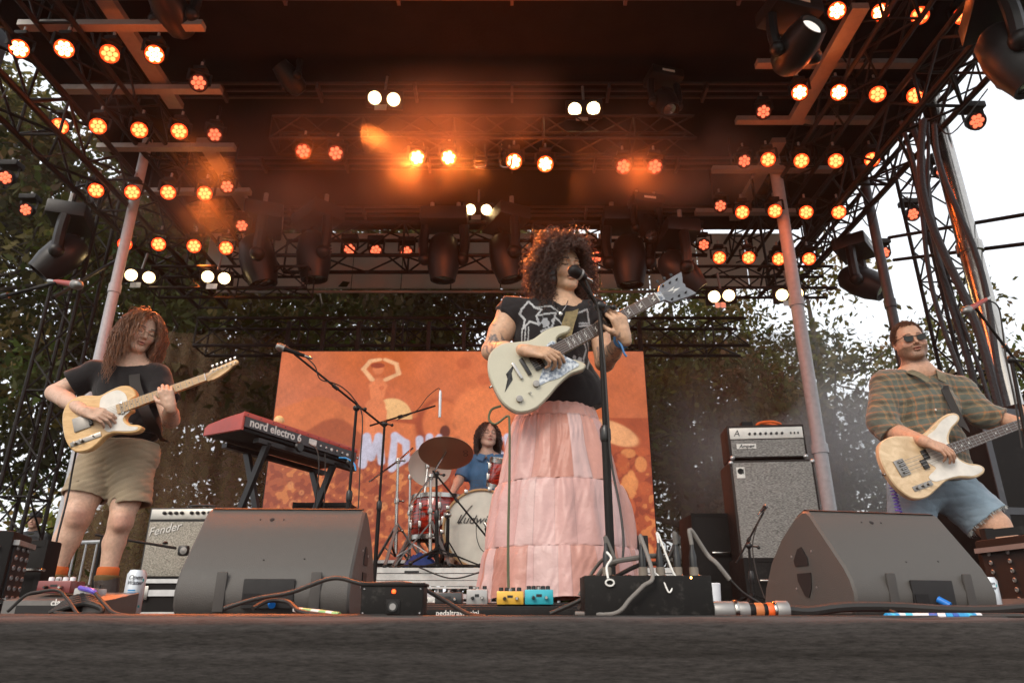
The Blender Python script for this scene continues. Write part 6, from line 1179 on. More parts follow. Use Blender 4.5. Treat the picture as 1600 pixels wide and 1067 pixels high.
def head_col(P, C, R, s, base, lip=(.42, .13, .10), brow=(.05, .03, .02), stub=0, blush=.3):
    q = ((P-npv(C))@R)/s; col = np.tile(np.array(base, float), (len(P), 1)); front = q[:, 1] < -.04; near = np.linalg.norm(q, axis=1) < .19
    def mixc(m, c): m = np.clip(m, 0, 1)[:, None]; col[:] = col*(1-m)+np.array(c)*m
    g = lambda x, z, sx, sz: np.exp(-((q[:, 0]-x)/sx)**2-((q[:, 2]-z)/sz)**2)*front*near
    for sx in (-1, 1):
        mixc(g(sx*.04, -.03, .02, .018)*blush, (.55, .2, .15)); bz = .0265-np.abs(np.abs(q[:, 0])-.03)*.18
        mixc((np.abs(q[:, 2]-bz) < .0046)*(np.abs(q[:, 0]-sx*.033) < .018)*front*near*.85, brow)
        lz = -.0035-.0035*np.clip(1-((q[:, 0]-sx*.031)/.015)**2, 0, 1); mixc((np.abs(q[:, 2]-lz) < .0025)*(np.abs(q[:, 0]-sx*.031) < .0155)*front*near*.9, (.02, .012, .01))
    mixc(g(0, -.0625, .02, .0085)*1.3, lip); mixc((np.abs(q[:, 2]+.0625) < .0019)*(np.abs(q[:, 0]) < .021)*front*near*.9, (.08, .02, .015)); mixc(g(0, -.035, .012, .008)*.3, (.5, .2, .14))
    if stub:
        m = ((q[:, 2] < -.045)*(q[:, 2] > -.135)*(q[:, 1] < .02)+(np.abs(q[:, 2]+.047) < .006)*(np.abs(q[:, 0]) < .03)*front)*near; m = m*(1-g(0, -.064, .02, .009)); mixc(m*stub*np.random.default_rng(1).uniform(.5, 1, len(P)), (.09, .045, .025))
    return col
def hand_ops(W, X, N, curls, thumb=.6, s=1.0, side=1, spread=.06, tcurl=.3):
    """W wrist, X finger direction, N palm-side normal, side: thumb side sign along Y=N x X"""
    W = npv(W); X = npv(X)/np.linalg.norm(X); N = npv(N); N = N-X*(N@X); N /= np.linalg.norm(N); Y = np.cross(N, X)*side; o = []
    lens = [(.043, .026, .02), (.047, .029, .022), (.043, .027, .021), (.034, .021, .018)]; ys = [.030, .010, -.010, -.029]; kx = [.088, .092, .087, .078]
    L = lambda a, b, c: W+s*(X*a+Y*b+N*c)
    for i in range(4): o.append(('u', .012 if i == 0 else .010, cap(L(.005, ys[i]*.55, 0), L(kx[i]-.006, ys[i], 0), .0155*s, .0115*s)))
    o.append(('u', .010, cap(L(-.02, 0, 0), L(.03, 0, 0), .024*s, .022*s)))
    for i in range(4):
        c = curls[i]; p = L(kx[i], ys[i], 0); a = 0; d0 = X+Y*spread*(1.5-i)*.5; r = [.0095, .0088, .0078, .0068][0:4]
        rr = .0096 if i < 3 else .0085
        for j, ln in enumerate(lens[i]):
            a += c*[.75, 1.0, .7][j]; d_ = (d0/np.linalg.norm(d0))*math.cos(a)+N*math.sin(a); q = p+d_*ln*s; o.append(('u', .004 if j == 0 else .0015, cap(p, q, rr*s*(1-.1*j), rr*s*(.92-.1*j)))); p = q
    p0 = L(.018, .022, .006); d1 = X*.62+Y*.72+N*.35*thumb; d1 /= np.linalg.norm(d1); p1 = p0+d1*.042*s; d2 = X*.85+Y*.35+N*.6*tcurl*2; d2 /= np.linalg.norm(d2); p2 = p1+d2*.032*s; d3 = X*.9+Y*.1+N*tcurl*1.8; d3 /= np.linalg.norm(d3); p3 = p2+d3*.026*s
    o += [('u', .010, cap(p0, p1, .0155*s, .0115*s)), ('u', .003, cap(p1, p2, .011*s, .0098*s)), ('u', .002, cap(p2, p3, .0098*s, .008*s))]
    return o
def ccap(a, b, ra, rb, ea=False, eb=True):
    f0, lo, hi = cap(a, b, ra, rb); a = npv(a); b = npv(b); u = (b-a)/np.linalg.norm(b-a)
    def f(P):
        d = f0(P)
        if eb: d = np.maximum(d, (P-b)@u)
        if ea: d = np.maximum(d, (a-P)@u)
        return d
    return f, lo, hi
def tattoo(P, col, a, b, dens, seed, ink=(.05, .055, .07)):
    r = np.random.default_rng(seed); a = npv(a); b = npv(b); ab = b-a; q = P-a; t = np.clip((q@ab)/(ab@ab), 0, 1); d = np.linalg.norm(q-t[:, None]*ab, axis=1); m = d < .075
    k = r.normal(size=(5, 3))*70; v = sum(np.sin(P@k[i]+r.uniform(0, 6)) for i in range(5)); w_ = sum(np.sin(P@(k[i]*.3)+i) for i in range(5)); line = (np.abs(v) < .55)*(w_ > dens)*m*(t > .02)*(t < .98); return col*(1-.62*line[:, None])+np.array(ink)*.62*line[:, None]
def bounds(ops, pad=.03):
    lo = np.min([o[2][1] for o in ops if o[2][1] is not None and o[0] == 'u'], axis=0)-pad; hi = np.max([o[2][2] for o in ops if o[2][2] is not None and o[0] == 'u'], axis=0)+pad; return lo, hi
def skinmat(name): return mat(name, (.5, .3, .2), .52, vcol=True, var=.16, vs=70, bump=.3, bs=420, sss=.08)
skin = skinmat('skin')
def split_grids(ops, C, hr, hands, coarse=.0055, fine=.0024, hfine=.0028, zneck=None):
    """head grid fine, the rest coarse; grids meet edge to edge"""
    lo, hi = bounds(ops); zc = zneck; return [((C[0]-hr, C[1]-hr, zc), (C[0]+hr, C[1]+hr, C[2]+hr), fine), (lo, (hi[0], hi[1], zc+coarse*.6), coarse)]
def strands(name, roots, nrms, m, parent, S=16, seg=.02, grav=.4, out=.1, wave=.01, wlen=.06, r=.002, curl=0, clen=.03, coll=(), noise=.1, seed=0, lens=None, pull=None, taper=.3):
    rg = np.random.default_rng(seed); N = len(roots); P = np.array(roots); d = np.array(nrms); d /= np.linalg.norm(d, axis=1)[:, None]; pts = [P.copy()]; sl = seg*(np.ones(N) if lens is None else lens)
    for i in range(S-1):
        g = np.tile(np.array([0, 0, -1.]), (N, 1)); d = d*(1-grav)+g*grav+noise*rg.normal(size=(N, 3))
        if pull is not None: d += pull(P, i/S)
        d /= np.linalg.norm(d, axis=1)[:, None]; P = P+d*sl[:, None]
        for (c, rad, Rm) in coll:
            q = (P-c)@Rm/rad; k = np.linalg.norm(q, axis=1); m_ = k < 1; q[m_] /= k[m_][:, None]; P = np.where(m_[:, None], (q*rad)@Rm.T+c, P)
        pts.append(P.copy())
    A = np.stack(pts, 1)    # N,S,3
    if S > 3: A[:, 1:-1] = (A[:, :-2]+2*A[:, 1:-1]+A[:, 2:])/4
    T = np.gradient(A, axis=1); T /= np.linalg.norm(T, axis=2)[..., None]+1e-9; ref = rg.normal(size=(N, 1, 3)); u = np.cross(T, ref); u /= np.linalg.norm(u, axis=2)[..., None]+1e-9; v = np.cross(T, u)
    s = np.arange(S)[None, :]*sl[:, None]; ph = rg.uniform(0, 6.28, (N, 1)); f = np.clip(np.arange(S)/4, 0, 1)[None, :]
    if curl: cl = clen*rg.uniform(.75, 1.3, (N, 1)); am = curl*rg.uniform(.5, 1.2, (N, 1)); A = A+(u*np.cos(s/cl*6.28+ph)[..., None]+v*np.sin(s/cl*6.28+ph)[..., None])*(am*f)[..., None]
    if wave: wl = wlen*rg.uniform(.8, 1.25, (N, 1)); A = A+u*(np.sin(s/wl*6.28+ph)*wave*f)[..., None]
    T = np.gradient(A, axis=1); T /= np.linalg.norm(T, axis=2)[..., None]+1e-9; u = np.cross(T, ref); u /= np.linalg.norm(u, axis=2)[..., None]+1e-9; v = np.cross(T, u)
    rr = (r*rg.uniform(.6, 1.3, (N, 1))*(1-(1-taper)*np.linspace(0, 1, S)[None]**2))[..., None]
    V = np.stack([A+(u*math.cos(a)+v*math.sin(a))*rr for a in (0, 2.094, 4.189)], 2).reshape(-1, 3)
    base = (np.arange(N)[:, None]*S+np.arange(S-1)[None]).ravel()*3; F = np.concatenate([np.stack([base+k, base+(k+1) % 3, base+3+(k+1) % 3, base+3+k], 1) for k in range(3)])
    tone = np.repeat(rg.uniform(.6, 1.5, N), S*3)[:, None]*np.ones(3); return fast_mesh(name, V, F, m, parent, tone)
def hairmat(name, col, rough=.38):
    m = mat(name, col, rough, var=0, vcol=True); n = m.node_tree; b = n.nodes['Principled BSDF']; vc = [q for q in n.nodes if q.type == 'VERTEX_COLOR'][0]; mm = n.nodes.new('ShaderNodeVectorMath'); mm.operation = 'MULTIPLY'; mm.inputs[1].default_value = col; n.links.new(vc.outputs[0], mm.inputs[0]); n.links.new(mm.outputs[0], b.inputs['Base Color']); b.inputs['Sheen Weight'].default_value = .3; b.inputs['Sheen Tint'].default_value = (*[min(1, c*6) for c in col], 1); return m
def scalp(C, R, s, n, seed, filt, rad=(.079, .098, .091), cen=(0, .018, .03)):
    rg = np.random.default_rng(seed); v = rg.normal(size=(n*6, 3)); v /= np.linalg.norm(v, axis=1)[:, None]; q = v*np.array(rad)+np.array(cen); k = filt(q, v); q = q[k][:n]; v = v[k][:n]; return npv(C)+(q*s)@R.T, (v/np.array(rad)*.08)@R.T
def cloth(name, ops, m, parent, h=.005, amp=.004, sc=(9, 9, 22), seed=1, colf=None):
    lo, hi = bounds(ops); return sdf_obj(name, ops+[('d', 0, wrinkle(amp, sc, seed))], m, parent, [(lo, hi, h)], colf)
J = lambda px, py, Y: npv(at(px, py, Y))

# ---------- guitarist in the black t-shirt ----------
Yg = 3.78; base = at(150, 940, Yg); pg_ = thing('person', (base.x, Yg, 0), 'person with long auburn hair, glasses, black t-shirt and khaki shorts playing a guitar', 'person')
Ch = J(221, 519, 3.80); Rh = rot_face(46, 16, 8); nb = J(206, 574, 3.84)
SKIN_A = (.56, .35, .25)
shL, shR = J(150, 582, 3.84), J(246, 588, 3.84); elL, wrL = J(86, 614, 3.78), J(133, 643, 3.50); elR, wrR = J(267, 656, 3.78), J(266, 634, 3.53)
ops = head_ops(Ch, Rh, 1.03, 1.04, neck=nb, nr=.056)
tor = [('u', .06, ell(J(200, 602, 3.87), (.165, .105, .17))), ('u', .06, ell(J(204, 650, 3.87), (.14, .105, .15))), ('u', .06, ell(J(200, 706, 3.87), (.138, .105, .09)))]
arm = [('u', .02, cap(shL, elL, .056, .047)), ('u', .015, cap(elL, wrL*.4+elL*.6, .046, .045)), ('u', .01, cap(wrL*.4+elL*.6, wrL, .045, .027)), ('u', .02, cap(shR, elR, .054, .045)), ('u', .015, cap(elR, wrR*.4+elR*.6, .044, .043)), ('u', .01, cap(wrR*.4+elR*.6, wrR, .042, .026)), ('u', .05, cap(shL, nb, .055, .06)), ('u', .05, cap(shR, nb, .055, .06))]
hL = hand_ops(wrL, J(156, 648, 3.50)-wrL, (0, .8, -.5), [.55, .6, .65, .7], 1, .98, -1, tcurl=.2)
hR = hand_ops(wrR, J(257, 606, 3.50)-wrR, (-.25, .9, .1), [1.25, 1.15, 1.2, 1.3], .3, .95, -1, tcurl=.7)
legs = []
for pts in ([(156, 715, 3.86, .098), (132, 772, 3.82, .086), (121, 806, 3.79, .069), (105, 842, 3.80, .063), (87, 894, 3.80, .041), (87, 925, 3.82, .042)], [(208, 715, 3.88, .098), (196, 783, 3.86, .074), (189, 815, 3.83, .058), (178, 848, 3.85, .053), (168, 897, 3.85, .04), (168, 925, 3.86, .04)]):
    for a, b in zip(pts[:-1], pts[1:]): legs.append(('u', .02, cap(J(*a[:3]), J(*b[:3]), a[3], b[3])))
legs += [('u', .03, cap(J(123, 800, 3.75), J(121, 810, 3.755), .044, .04)), ('u', .03, cap(J(190, 808, 3.79), J(189, 818, 3.79), .036, .034))]
allb = ops+tor+arm+legs
def colA(P):
    c = head_col(P, Ch, Rh, 1.03, SKIN_A); c = tattoo(P, c, elR, wrR, -.3, 3); c = tattoo(P, c, J(125, 590, 3.8), J(100, 604, 3.8), .3, 4); kn = np.exp(-(np.linalg.norm(P-J(126, 806, 3.72), axis=1)/.05)**2)+np.exp(-(np.linalg.norm(P-J(189, 815, 3.77), axis=1)/.045)**2); return c*(1-.25*kn[:, None]*np.array([.3, 1, 1]))
lo, hi = bounds(allb); zc = Ch[2]-.13; hg = [(wrL-.13, wrL+.17, .0028), (wrR-.13, wrR+.17, .0028)]
full = allb+hL+hR
b = sdf_obj('body', full, skin, pg_, [((Ch[0]-.14, Ch[1]-.15, zc), (Ch[0]+.14, Ch[1]+.17, Ch[2]+.15), .0024), (lo, (hi[0], hi[1], zc+.003), .0042)], colA)
tee = mat('black_tee', (.014, .013, .014), .95, spec=.2, bump=.4, bs=350, var=.15, sheen=.2)
sl = .004
tops = [('u', 0, ell(J(199, 604, 3.87), (.185, .128, .185))), ('u', .06, ell(J(204, 648, 3.87), (.162, .128, .15))), ('u', .04, ell(J(206, 672, 3.88), (.158, .128, .09))), ('u', .04, cap(shL, nb+npv((-.03, 0, -.045)), .068, .06)), ('u', .04, cap(shR, nb+npv((.03, 0, -.045)), .066, .06)), ('u', .03, ccap(shL, J(112, 601, 3.81), .07, .084)), ('u', .03, ccap(shR, J(258, 626, 3.82), .068, .078)),
        ('s', .004, ccap(J(120, 597, 3.81), J(100, 608, 3.80), .058, .066, True)), ('s', .004, ccap(J(256, 618, 3.82), J(261, 634, 3.82), .055, .06, True)), ('s', .008, ell(nb+npv((0, -.045, .02)), (.072, .075, .05))), ('i', .004, half(J(206, 684, 3.7), (0, 0, -1)))]
cloth('t_shirt', tops, tee, pg_, .0045, .0055, (48, 48, 60), 2)
khaki = mat('khaki_cotton', (.30, .235, .155), .9, bump=.5, bs=280, var=.14, vs=14, sheen=.1)
sh = [('u', 0, ell(J(202, 712, 3.88), (.158, .125, .11))), ('u', .03, ell(J(204, 690, 3.88), (.152, .128, .085))), ('u', .05, ccap(J(158, 712, 3.87), J(131, 777, 3.82), .104, .110)), ('u', .05, ccap(J(209, 714, 3.88), J(204, 790, 3.86), .106, .102)), ('i', .004, half(J(206, 681, 3.7), (.03, 0, 1))),
      ('s', .004, ccap(J(136, 762, 3.83), J(126, 793, 3.81), .100, .105, True)), ('s', .004, ccap(J(204, 774, 3.865), J(203, 806, 3.85), .090, .096, True)), ('s', .03, cap(J(172, 762, 3.76), J(167, 800, 3.76), .006, .03))]
cloth('shorts', sh, khaki, pg_, .0045, .0055, (30, 30, 110), 5)
bl_ = MB(); cb = J(203, 676, 3.88); bl_.lathe([(.160, -.017), (.164, -.016), (.164, .016), (.160, .017)], Matrix.Translation(cb) @ Matrix.Diagonal((.98, .81, 1, 1)), 40); bl = bl_.build('belt', mat('black_leather', (.015, .013, .012), .4, bump=.3, bs=80), pg_)
q = cb+npv((.05, -.137, 0)); MB().tube([q+npv((-.028, 0, -.02)), q+npv((.028, 0, -.02)), q+npv((.028, 0, .02)), q+npv((-.028, 0, .02)), q+npv((-.028, 0, -.02))], .003, 6).build('buckle', chrome, bl)
gl = MB()
for sx in (-1, 1):
    pts = [Vector(Ch+Rh@(np.array([sx*.034+.0225*math.cos(a), -.103, -.004+.019*math.sin(a)]))) for a in np.linspace(0, 6.283, 19)]; gl.tube(pts, .0013, 5); gl.tube([Vector(Ch+Rh@np.array([sx*.056, -.1, .0])), Vector(Ch+Rh@np.array([sx*.08, -.04, .002])), Vector(Ch+Rh@np.array([sx*.08, .01, .0]))], .0013, 5)
gl.tube([Vector(Ch+Rh@np.array([-.012, -.105, 0])), Vector(Ch+Rh@np.array([.012, -.105, 0]))], .0013, 5); gl.build('glasses', mat('glasses_wire', (.35, .22, .12), .25, .9), pg_)
for s, pts in ((0, [(87, 896, 3.80), (86, 925, 3.82), 95]), (1, [(168, 897, 3.85), (168, 930, 3.86), 190])):
    A = J(*pts[0]); B = J(*pts[1]); B[2] = .07; toe = B+npv((.03 if s else -.04, -.15, -.03)); m_ = mat('dark_boot_leather', (.04, .026, .02), .45, bump=.4, bs=90, wear=.15)
    o_ = [('u', 0, ccap(B, A+npv((0, 0, -.02)), .056, .058)), ('u', .03, cap(B+npv((0, .035, -.02)), toe, .045, .04)), ('u', .02, cap(B+npv((0, .04, -.03)), B, .045, .05)), ('i', .004, half((0, 0, .012), (0, 0, -1)))]; bt = cloth('boot', o_, m_, pg_, .005, .003, (30, 30, 40), 9+s)
    MB().prism([(B[0]-.045, B[1]+.09), (B[0]+.045, B[1]+.09), (toe[0]+.048, toe[1]+.02), (toe[0]+.03, toe[1]-.04), (toe[0]-.03, toe[1]-.04), (toe[0]-.048, toe[1]+.02)], 0.002, .022, bev=.003).build('sole', knob_m, bt)
    MB().lathe([(.056, -.03), (.06, -.02), (.06, -.005), (.055, 0)], Matrix.Translation(A+npv((0, 0, -.005))), 20).build('boot_cuff', mat('brown_cuff', (.12, .07, .02), .8), bt)
    MB().lathe([(.048, -.02), (.053, -.01), (.053, .02), (.047, .028)], Matrix.Translation(A+npv((0, 0, .008))), 20).build('sock', mat('orange_sock', (.52, .12, .025), .9, bump=.5, bs=200), pg_)
aub = hairmat('auburn_hair', (.13, .052, .022))
filt = lambda q, v: (q[:, 2] > -.02)&((q[:, 1] > -.02)|(q[:, 2] > .095))
o_ = [('u', 0, ell(Ch+Rh@np.array([0, .028, .034])*1.03, (.086, .098, .093), Rh)), ('u', .03, ell(Ch+Rh@np.array([0, .06, -.05]), (.075, .06, .1), Rh)), ('s', .015, ell(Ch+Rh@np.array([0, -.095, -.03]), (.062, .075, .105), Rh))]
cloth('hair_base', o_, hairmat('auburn_hair_base', (.07, .028, .012)), pg_, .004, .003, (40, 40, 10), 3, colf=lambda P: np.ones((len(P), 3)))
coll = [(Ch+Rh@np.array([0, -.02, -.01]), np.array([.078, .105, .11]), Rh), (Ch+Rh@np.array([0, -.092, -.035]), np.array([.078, .10, .115]), Rh), (nb+npv((0, .02, -.05)), np.array([.2, .12, .075]), np.eye(3)), (J(200, 610, 3.87), np.array([.17, .135, .18]), np.eye(3))]
rt_, nr_ = scalp(Ch, Rh, 1.03, 1700, 5, filt); part = Rh[:, 0]; sd_ = np.sign((rt_-Ch)@part+.01); nr_ = nr_*.6+sd_[:, None]*part*.05
fr = np.abs((rt_-Ch)@Rh[:, 1] < -.0)
strands('hair', rt_, nr_, aub, pg_, S=20, seg=.0165, grav=.40, wave=.010, wlen=.09, r=.0025, coll=coll, noise=.055, seed=4, lens=np.random.default_rng(2).uniform(.55, 1.15, len(rt_)), pull=lambda P, f: (np.sign((P-Ch)@part)[:, None]*part*(.12 if f < .3 else -.06))+npv((-.02, -.03 if f > .3 else 0, 0)))
rt2, nr2 = scalp(Ch, Rh, 1.03, 130, 8, lambda q, v: (q[:, 2] > .075)&(q[:, 1] < -.02)); strands('fringe', rt2[:36], nr2[:36]-Rh[:, 1]*.1, aub, pg_, S=7, seg=.009, grav=.3, wave=.004, wlen=.05, r=.0022, coll=coll[:1], noise=.12, seed=6, pull=lambda P, f: np.sign((P-Ch)@part)[:, None]*part*.25)
strap([J(258, 690, 3.93), J(235, 660, 3.73), J(214, 610, 3.715), J(210, 585, 3.76), J(212, 570, 3.82), J(205, 566, 3.93)], .055, mat('dark_strap', (.022, .018, .016), .8), gt_t, ((0, -1, 0), (0, -.5, 1)))

# ---------- singer ----------
Ys = 2.97; base = at(875, 950, Ys); ps = thing('person', (base.x, Ys, 0), 'singer with big curly dark hair in a black sleeveless top and long pink skirt', 'person')
Cs = J(880, 418, 2.99); Rs = rot_face(24, 12, -7); nbs = J(880, 478, 3.02); SKIN_S = (.53, .32, .205)
s1, s2 = J(797, 492, 3.02), J(932, 492, 3.06); e1, w1 = J(768, 548, 3.00), J(824, 548, 2.72); e2, w2 = J(945, 566, 3.02), J(976, 526, 2.75)
ops = head_ops(Cs, Rs, 1.0, 1.02, neck=nbs, nr=.054, mouth_open=.0015)
tor = [('u', .06, ell(J(862, 520, 3.05), (.17, .105, .17))), ('u', .06, ell(J(866, 590, 3.05), (.16, .115, .16))), ('u', .06, ell(J(872, 650, 3.05), (.17, .12, .14))), ('u', .05, cap(s1, nbs+npv((-.02, 0, -.03)), .058, .06)), ('u', .05, cap(s2, nbs+npv((.02, 0, -.03)), .055, .06))]
arm = [('u', .03, cap(s1, s1*.5+e1*.5, .054, .055)), ('u', .02, cap(s1*.5+e1*.5, e1, .055, .044)), ('u', .015, cap(e1, e1*.6+w1*.4, .044, .041)), ('u', .01, cap(e1*.6+w1*.4, w1, .041, .025)), ('u', .03, cap(s2, e2, .05, .043)), ('u', .015, cap(e2, e2*.6+w2*.4, .042, .040)), ('u', .01, cap(e2*.6+w2*.4, w2, .039, .024))]
hA = hand_ops(w1, J(862, 552, 2.70)-w1, (0, .75, -.6), [.5, .75, .9, 1.0], 1, .98, -1, tcurl=.15); hB = hand_ops(w2, J(966, 496, 2.72)-w2, (-.35, .85, .2), [1.2, 1.1, 1.15, 1.25], .3, .98, -1, tcurl=.7)
legsS = [('u', .03, cap(J(850, 660, 3.05), npv((J(850, 660, 3.05)[0], 3.03, .1)), .085, .045)), ('u', .03, cap(J(895, 660, 3.05), npv((J(895, 660, 3.05)[0]+.03, 3.08, .1)), .085, .045))]
for x in (850, 900): p = J(x, 660, 3.05); legsS.append(('u', .03, cap(npv((p[0], 3.04, .045)), npv((p[0], 2.92, .035)), .04, .03)))
allS = ops+tor+arm+legsS; lo, hi = bounds(allS); zc = Cs[2]-.125
def colS(P): c = head_col(P, Cs, Rs, 1.0, SKIN_S, lip=(.32, .09, .07), brow=(.02, .012, .01), blush=.2); c = tattoo(P, c, s1, e1, -.6, 11); c = tattoo(P, c, e1, w1, .2, 12); c = tattoo(P, c, e2, w2, -.5, 13); return tattoo(P, c, w2, w2+(w2-e2)*.2, 0, 14)
b = sdf_obj('body', allS+hA+hB, skin, ps, [((Cs[0]-.14, Cs[1]-.15, zc), (Cs[0]+.14, Cs[1]+.17, Cs[2]+.15), .0022), (lo, (hi[0], hi[1], zc+.003), .0042)], colS)
def shirt_col(P):
    c = np.tile(np.array([.016, .015, .016]), (len(P), 1)); front = P[:, 1] < 3.06; px = {}; 
    def seg(a, b, wd, v=.42):
        A = J(a[0], a[1], 2.95); B = J(b[0], b[1], 2.95); A = A[[0, 2]]; B = B[[0, 2]]; Q = P[:, [0, 2]]; ab = B-A; t = np.clip(((Q-A)@ab)/(ab@ab), 0, 1); d = np.linalg.norm(Q-A-t[:, None]*ab, axis=1); m = (d < wd)&front; c[m] = np.array([v, v*1.02, v*1.05])
    star = [(815, 483), (826, 470), (836, 482), (846, 486), (838, 496), (842, 510), (828, 503), (818, 512), (820, 498), (812, 490)]
    for a, b in zip(star, star[1:]+star[:1]): seg(a, b, .0045)
    for k, off in enumerate((0, 5, 10)):
        for a, b in zip([(816+off, 512), (815+off, 532), (828+off, 534)], [(815+off, 532), (824+off, 545), (852+off*.3, 540-off)]): seg(a, b, .0028, .38)
    for pts in ([(840, 495), (868, 492), (862, 515), (845, 520), (858, 535)], [(868, 500), (880, 512), (875, 530)], [(898, 492), (918, 480), (922, 500), (905, 505)], [(905, 510), (925, 502), (922, 520)], [(908, 520), (918, 540), (912, 560)], [(914, 515), (926, 545), (918, 575)], [(835, 482), (860, 480), (872, 490)]):
        for a, b in zip(pts, pts[1:]): seg(a, b, .004, .33)
    Q = P[:, [0, 2]]; r = np.random.default_rng(3); blotch = sum(np.sin(Q@(r.normal(size=2)*90)+r.uniform(0, 6)) for _ in range(6)); reg = np.exp(-((P[:, 0]-J(852, 505, 2.95)[0])/.035)**2-((P[:, 2]-J(852, 505, 2.95)[2])/.03)**2); c[(blotch*reg > .8)&front] = (.3, .31, .33); reg2 = np.exp(-((P[:, 0]-J(905, 560, 2.95)[0])/.03)**2-((P[:, 2]-J(905, 560, 2.95)[2])/.03)**2); c[(blotch*reg2 > .9)&front] = (.36, .36, .37); return c
sm2 = mat('washed_black_cotton', (.03, .03, .03), .95, spec=.2, vcol=True, bump=.4, bs=300, var=.18, vs=18, sheen=.15)
tS = [('u', 0, ell(J(862, 522, 3.05), (.185, .128, .185))), ('u', .06, ell(J(868, 590, 3.05), (.175, .135, .15))), ('u', .05, ell(J(890, 622, 3.04), (.17, .145, .13))), ('u', .04, ccap(nbs+npv((-.02, 0, -.04)), J(786, 484, 3.02), .062, .062)), ('u', .04, ccap(nbs+npv((.02, 0, -.04)), J(934, 490, 3.06), .062, .068)), ('u', .03, ccap(s1, J(792, 497, 3.02), .068, .070)), ('u', .03, ccap(s2, J(938, 503, 3.06), .066, .078)),
      ('s', .006, cap(J(780, 512, 3.01), J(768, 550, 3.0), .062, .07)), ('s', .006, cap(J(946, 515, 3.06), J(952, 560, 3.0), .056, .065)), ('s', .008, ell(nbs+npv((.0, -.05, .03)), (.062, .07, .045))), ('i', .006, half(J(900, 640, 2.9), (.33, .1, -1)))]
cloth('sleeveless_top', tS, sm2, ps, .0042, .0055, (50, 50, 55), 7, colf=shirt_col)
# skirt: gathered tiers of patched pink panels
sy = 3.03; tiers = [(at(880, 628, 2.9).z, .170, 0), (at(880, 649, 2.9).z, .192, 0), (at(880, 749, 2.86).z, .262, 1), (at(880, 853, 2.82).z, .312, 2), (at(880, 934, 2.76).z, .343, 3)]
cxs = [at(872, 628, 2.9).x, at(872, 649, 2.9).x, at(876, 749, 2.9).x, at(879, 853, 2.9).x, at(881, 934, 2.9).x]
nth = 760; th = np.linspace(0, 2*math.pi, nth, endpoint=False); rows = []; cols = []; rg = np.random.default_rng(21)
pal = np.array([(.50, .28, .26), (.54, .33, .31), (.48, .23, .185), (.41, .17, .125), (.51, .29, .265), (.55, .36, .34)])
def foldf(seed, n1, amp):
    r = np.random.default_rng(seed); o = 0
    for k in range(7): o = o+np.sin(th*round(n1*r.uniform(.5, 1.6))+r.uniform(0, 6.28))*r.uniform(.3, 1)
    return o*amp/3
F0 = {}
for ti in range(4):
    z0, r0, _ = tiers[ti]; z1, r1, _ = tiers[ti+1]; nr = [10, 70, 70, 60][ti]; npan = [1, 18, 22, 30][ti]
    edges = np.sort(rg.uniform(0, 2*math.pi, npan)) if ti else np.array([0]); edges = np.linspace(0, 2*math.pi, npan, endpoint=False)+rg.uniform(-.07, .07, npan); pan = np.searchsorted(edges, th) % npan; pc = pal[rg.integers(0, 6, npan)]; seamd = np.min(np.abs((th[:, None]-edges[None]+math.pi) % (2*math.pi)-math.pi), axis=1)
    top = foldf(50+ti, 38, .005); bot = foldf(60+ti, 13, [.004, .017, .021, .032][ti]); mid = foldf(70+ti, 15, .010)
    for k in range(nr):
        f = k/nr; r = r0+(r1-r0)*(f**.85); puff = .004*math.sin(math.pi*min(1, f*2.2))*(ti > 0)*(1-f); cr_ = cxs[ti]+(cxs[ti+1]-cxs[ti])*f; z = z0+(z1-z0)*f
        wv = top*(1-f)**3+bot*(math.sin(math.pi*f)**.7 if ti < 3 else f**.8)+mid*math.sin(math.pi*f)*.6 if ti else mid*.3+.001*np.sin(th*40)
        crs = .0008*np.sin(th*47+f*7+3*np.sin(f*5+th*6))+.0010*np.sin(th*13-f*9+2.5*np.sin(th*9+f*4))
        rad = r+puff+wv+crs+(-.002 if k == 0 and ti else 0)
        rows.append(np.stack([cr_+np.cos(th)*rad, sy+np.sin(th)*rad*.86, np.full(nth, z)+.004*np.sin(th*9+ti)*f+.002*np.sin(th*27)*(f < .15)], 1))
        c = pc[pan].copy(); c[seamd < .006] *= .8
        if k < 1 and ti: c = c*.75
        cols.append(c)
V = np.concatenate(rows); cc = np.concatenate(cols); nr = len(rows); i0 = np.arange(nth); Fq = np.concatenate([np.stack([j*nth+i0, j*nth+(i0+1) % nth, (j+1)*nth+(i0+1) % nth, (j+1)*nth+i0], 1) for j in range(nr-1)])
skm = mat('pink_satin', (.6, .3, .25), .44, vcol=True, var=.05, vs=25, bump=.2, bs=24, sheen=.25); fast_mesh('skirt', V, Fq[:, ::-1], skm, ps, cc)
# curly hair
chm = hairmat('dark_curly_hair', (.042, .016, .009), .36)
W = lambda *p: Cs+Rs@np.array(p)
o_ = [('u', 0, ell(W(0, .04, .035), (.115, .11, .10), Rs)), ('u', .04, ell(W(-.085, .03, -.05), (.065, .08, .10), Rs)), ('u', .04, ell(W(.085, .035, -.05), (.06, .08, .095), Rs)), ('u', .05, ell(W(0, .09, -.06), (.11, .07, .11), Rs)), ('s', .02, ell(W(.0, -.09, -.03), (.06, .11, .1), Rs)), ('s', .02, ell(W(.0, -.02, -.14), (.06, .06, .08), Rs))]
cloth('hair_base', o_, hairmat('dark_hair_base', (.018, .009, .007)), ps, .004, .008, (60, 60, 60), 3, colf=lambda P: np.ones((len(P), 3)))
rt_, nr_ = scalp(Cs, Rs, 1.0, 2700, 15, lambda q, v: (q[:, 2] > -.05)&((q[:, 1] > -.02)|(q[:, 2] > .088))); coll = [(W(0, -.01, -.01), np.array([.085, .105, .115]), Rs), (Cs+Rs@np.array([0, -.105, -.02]), np.array([.070, .10, .112]), Rs)]
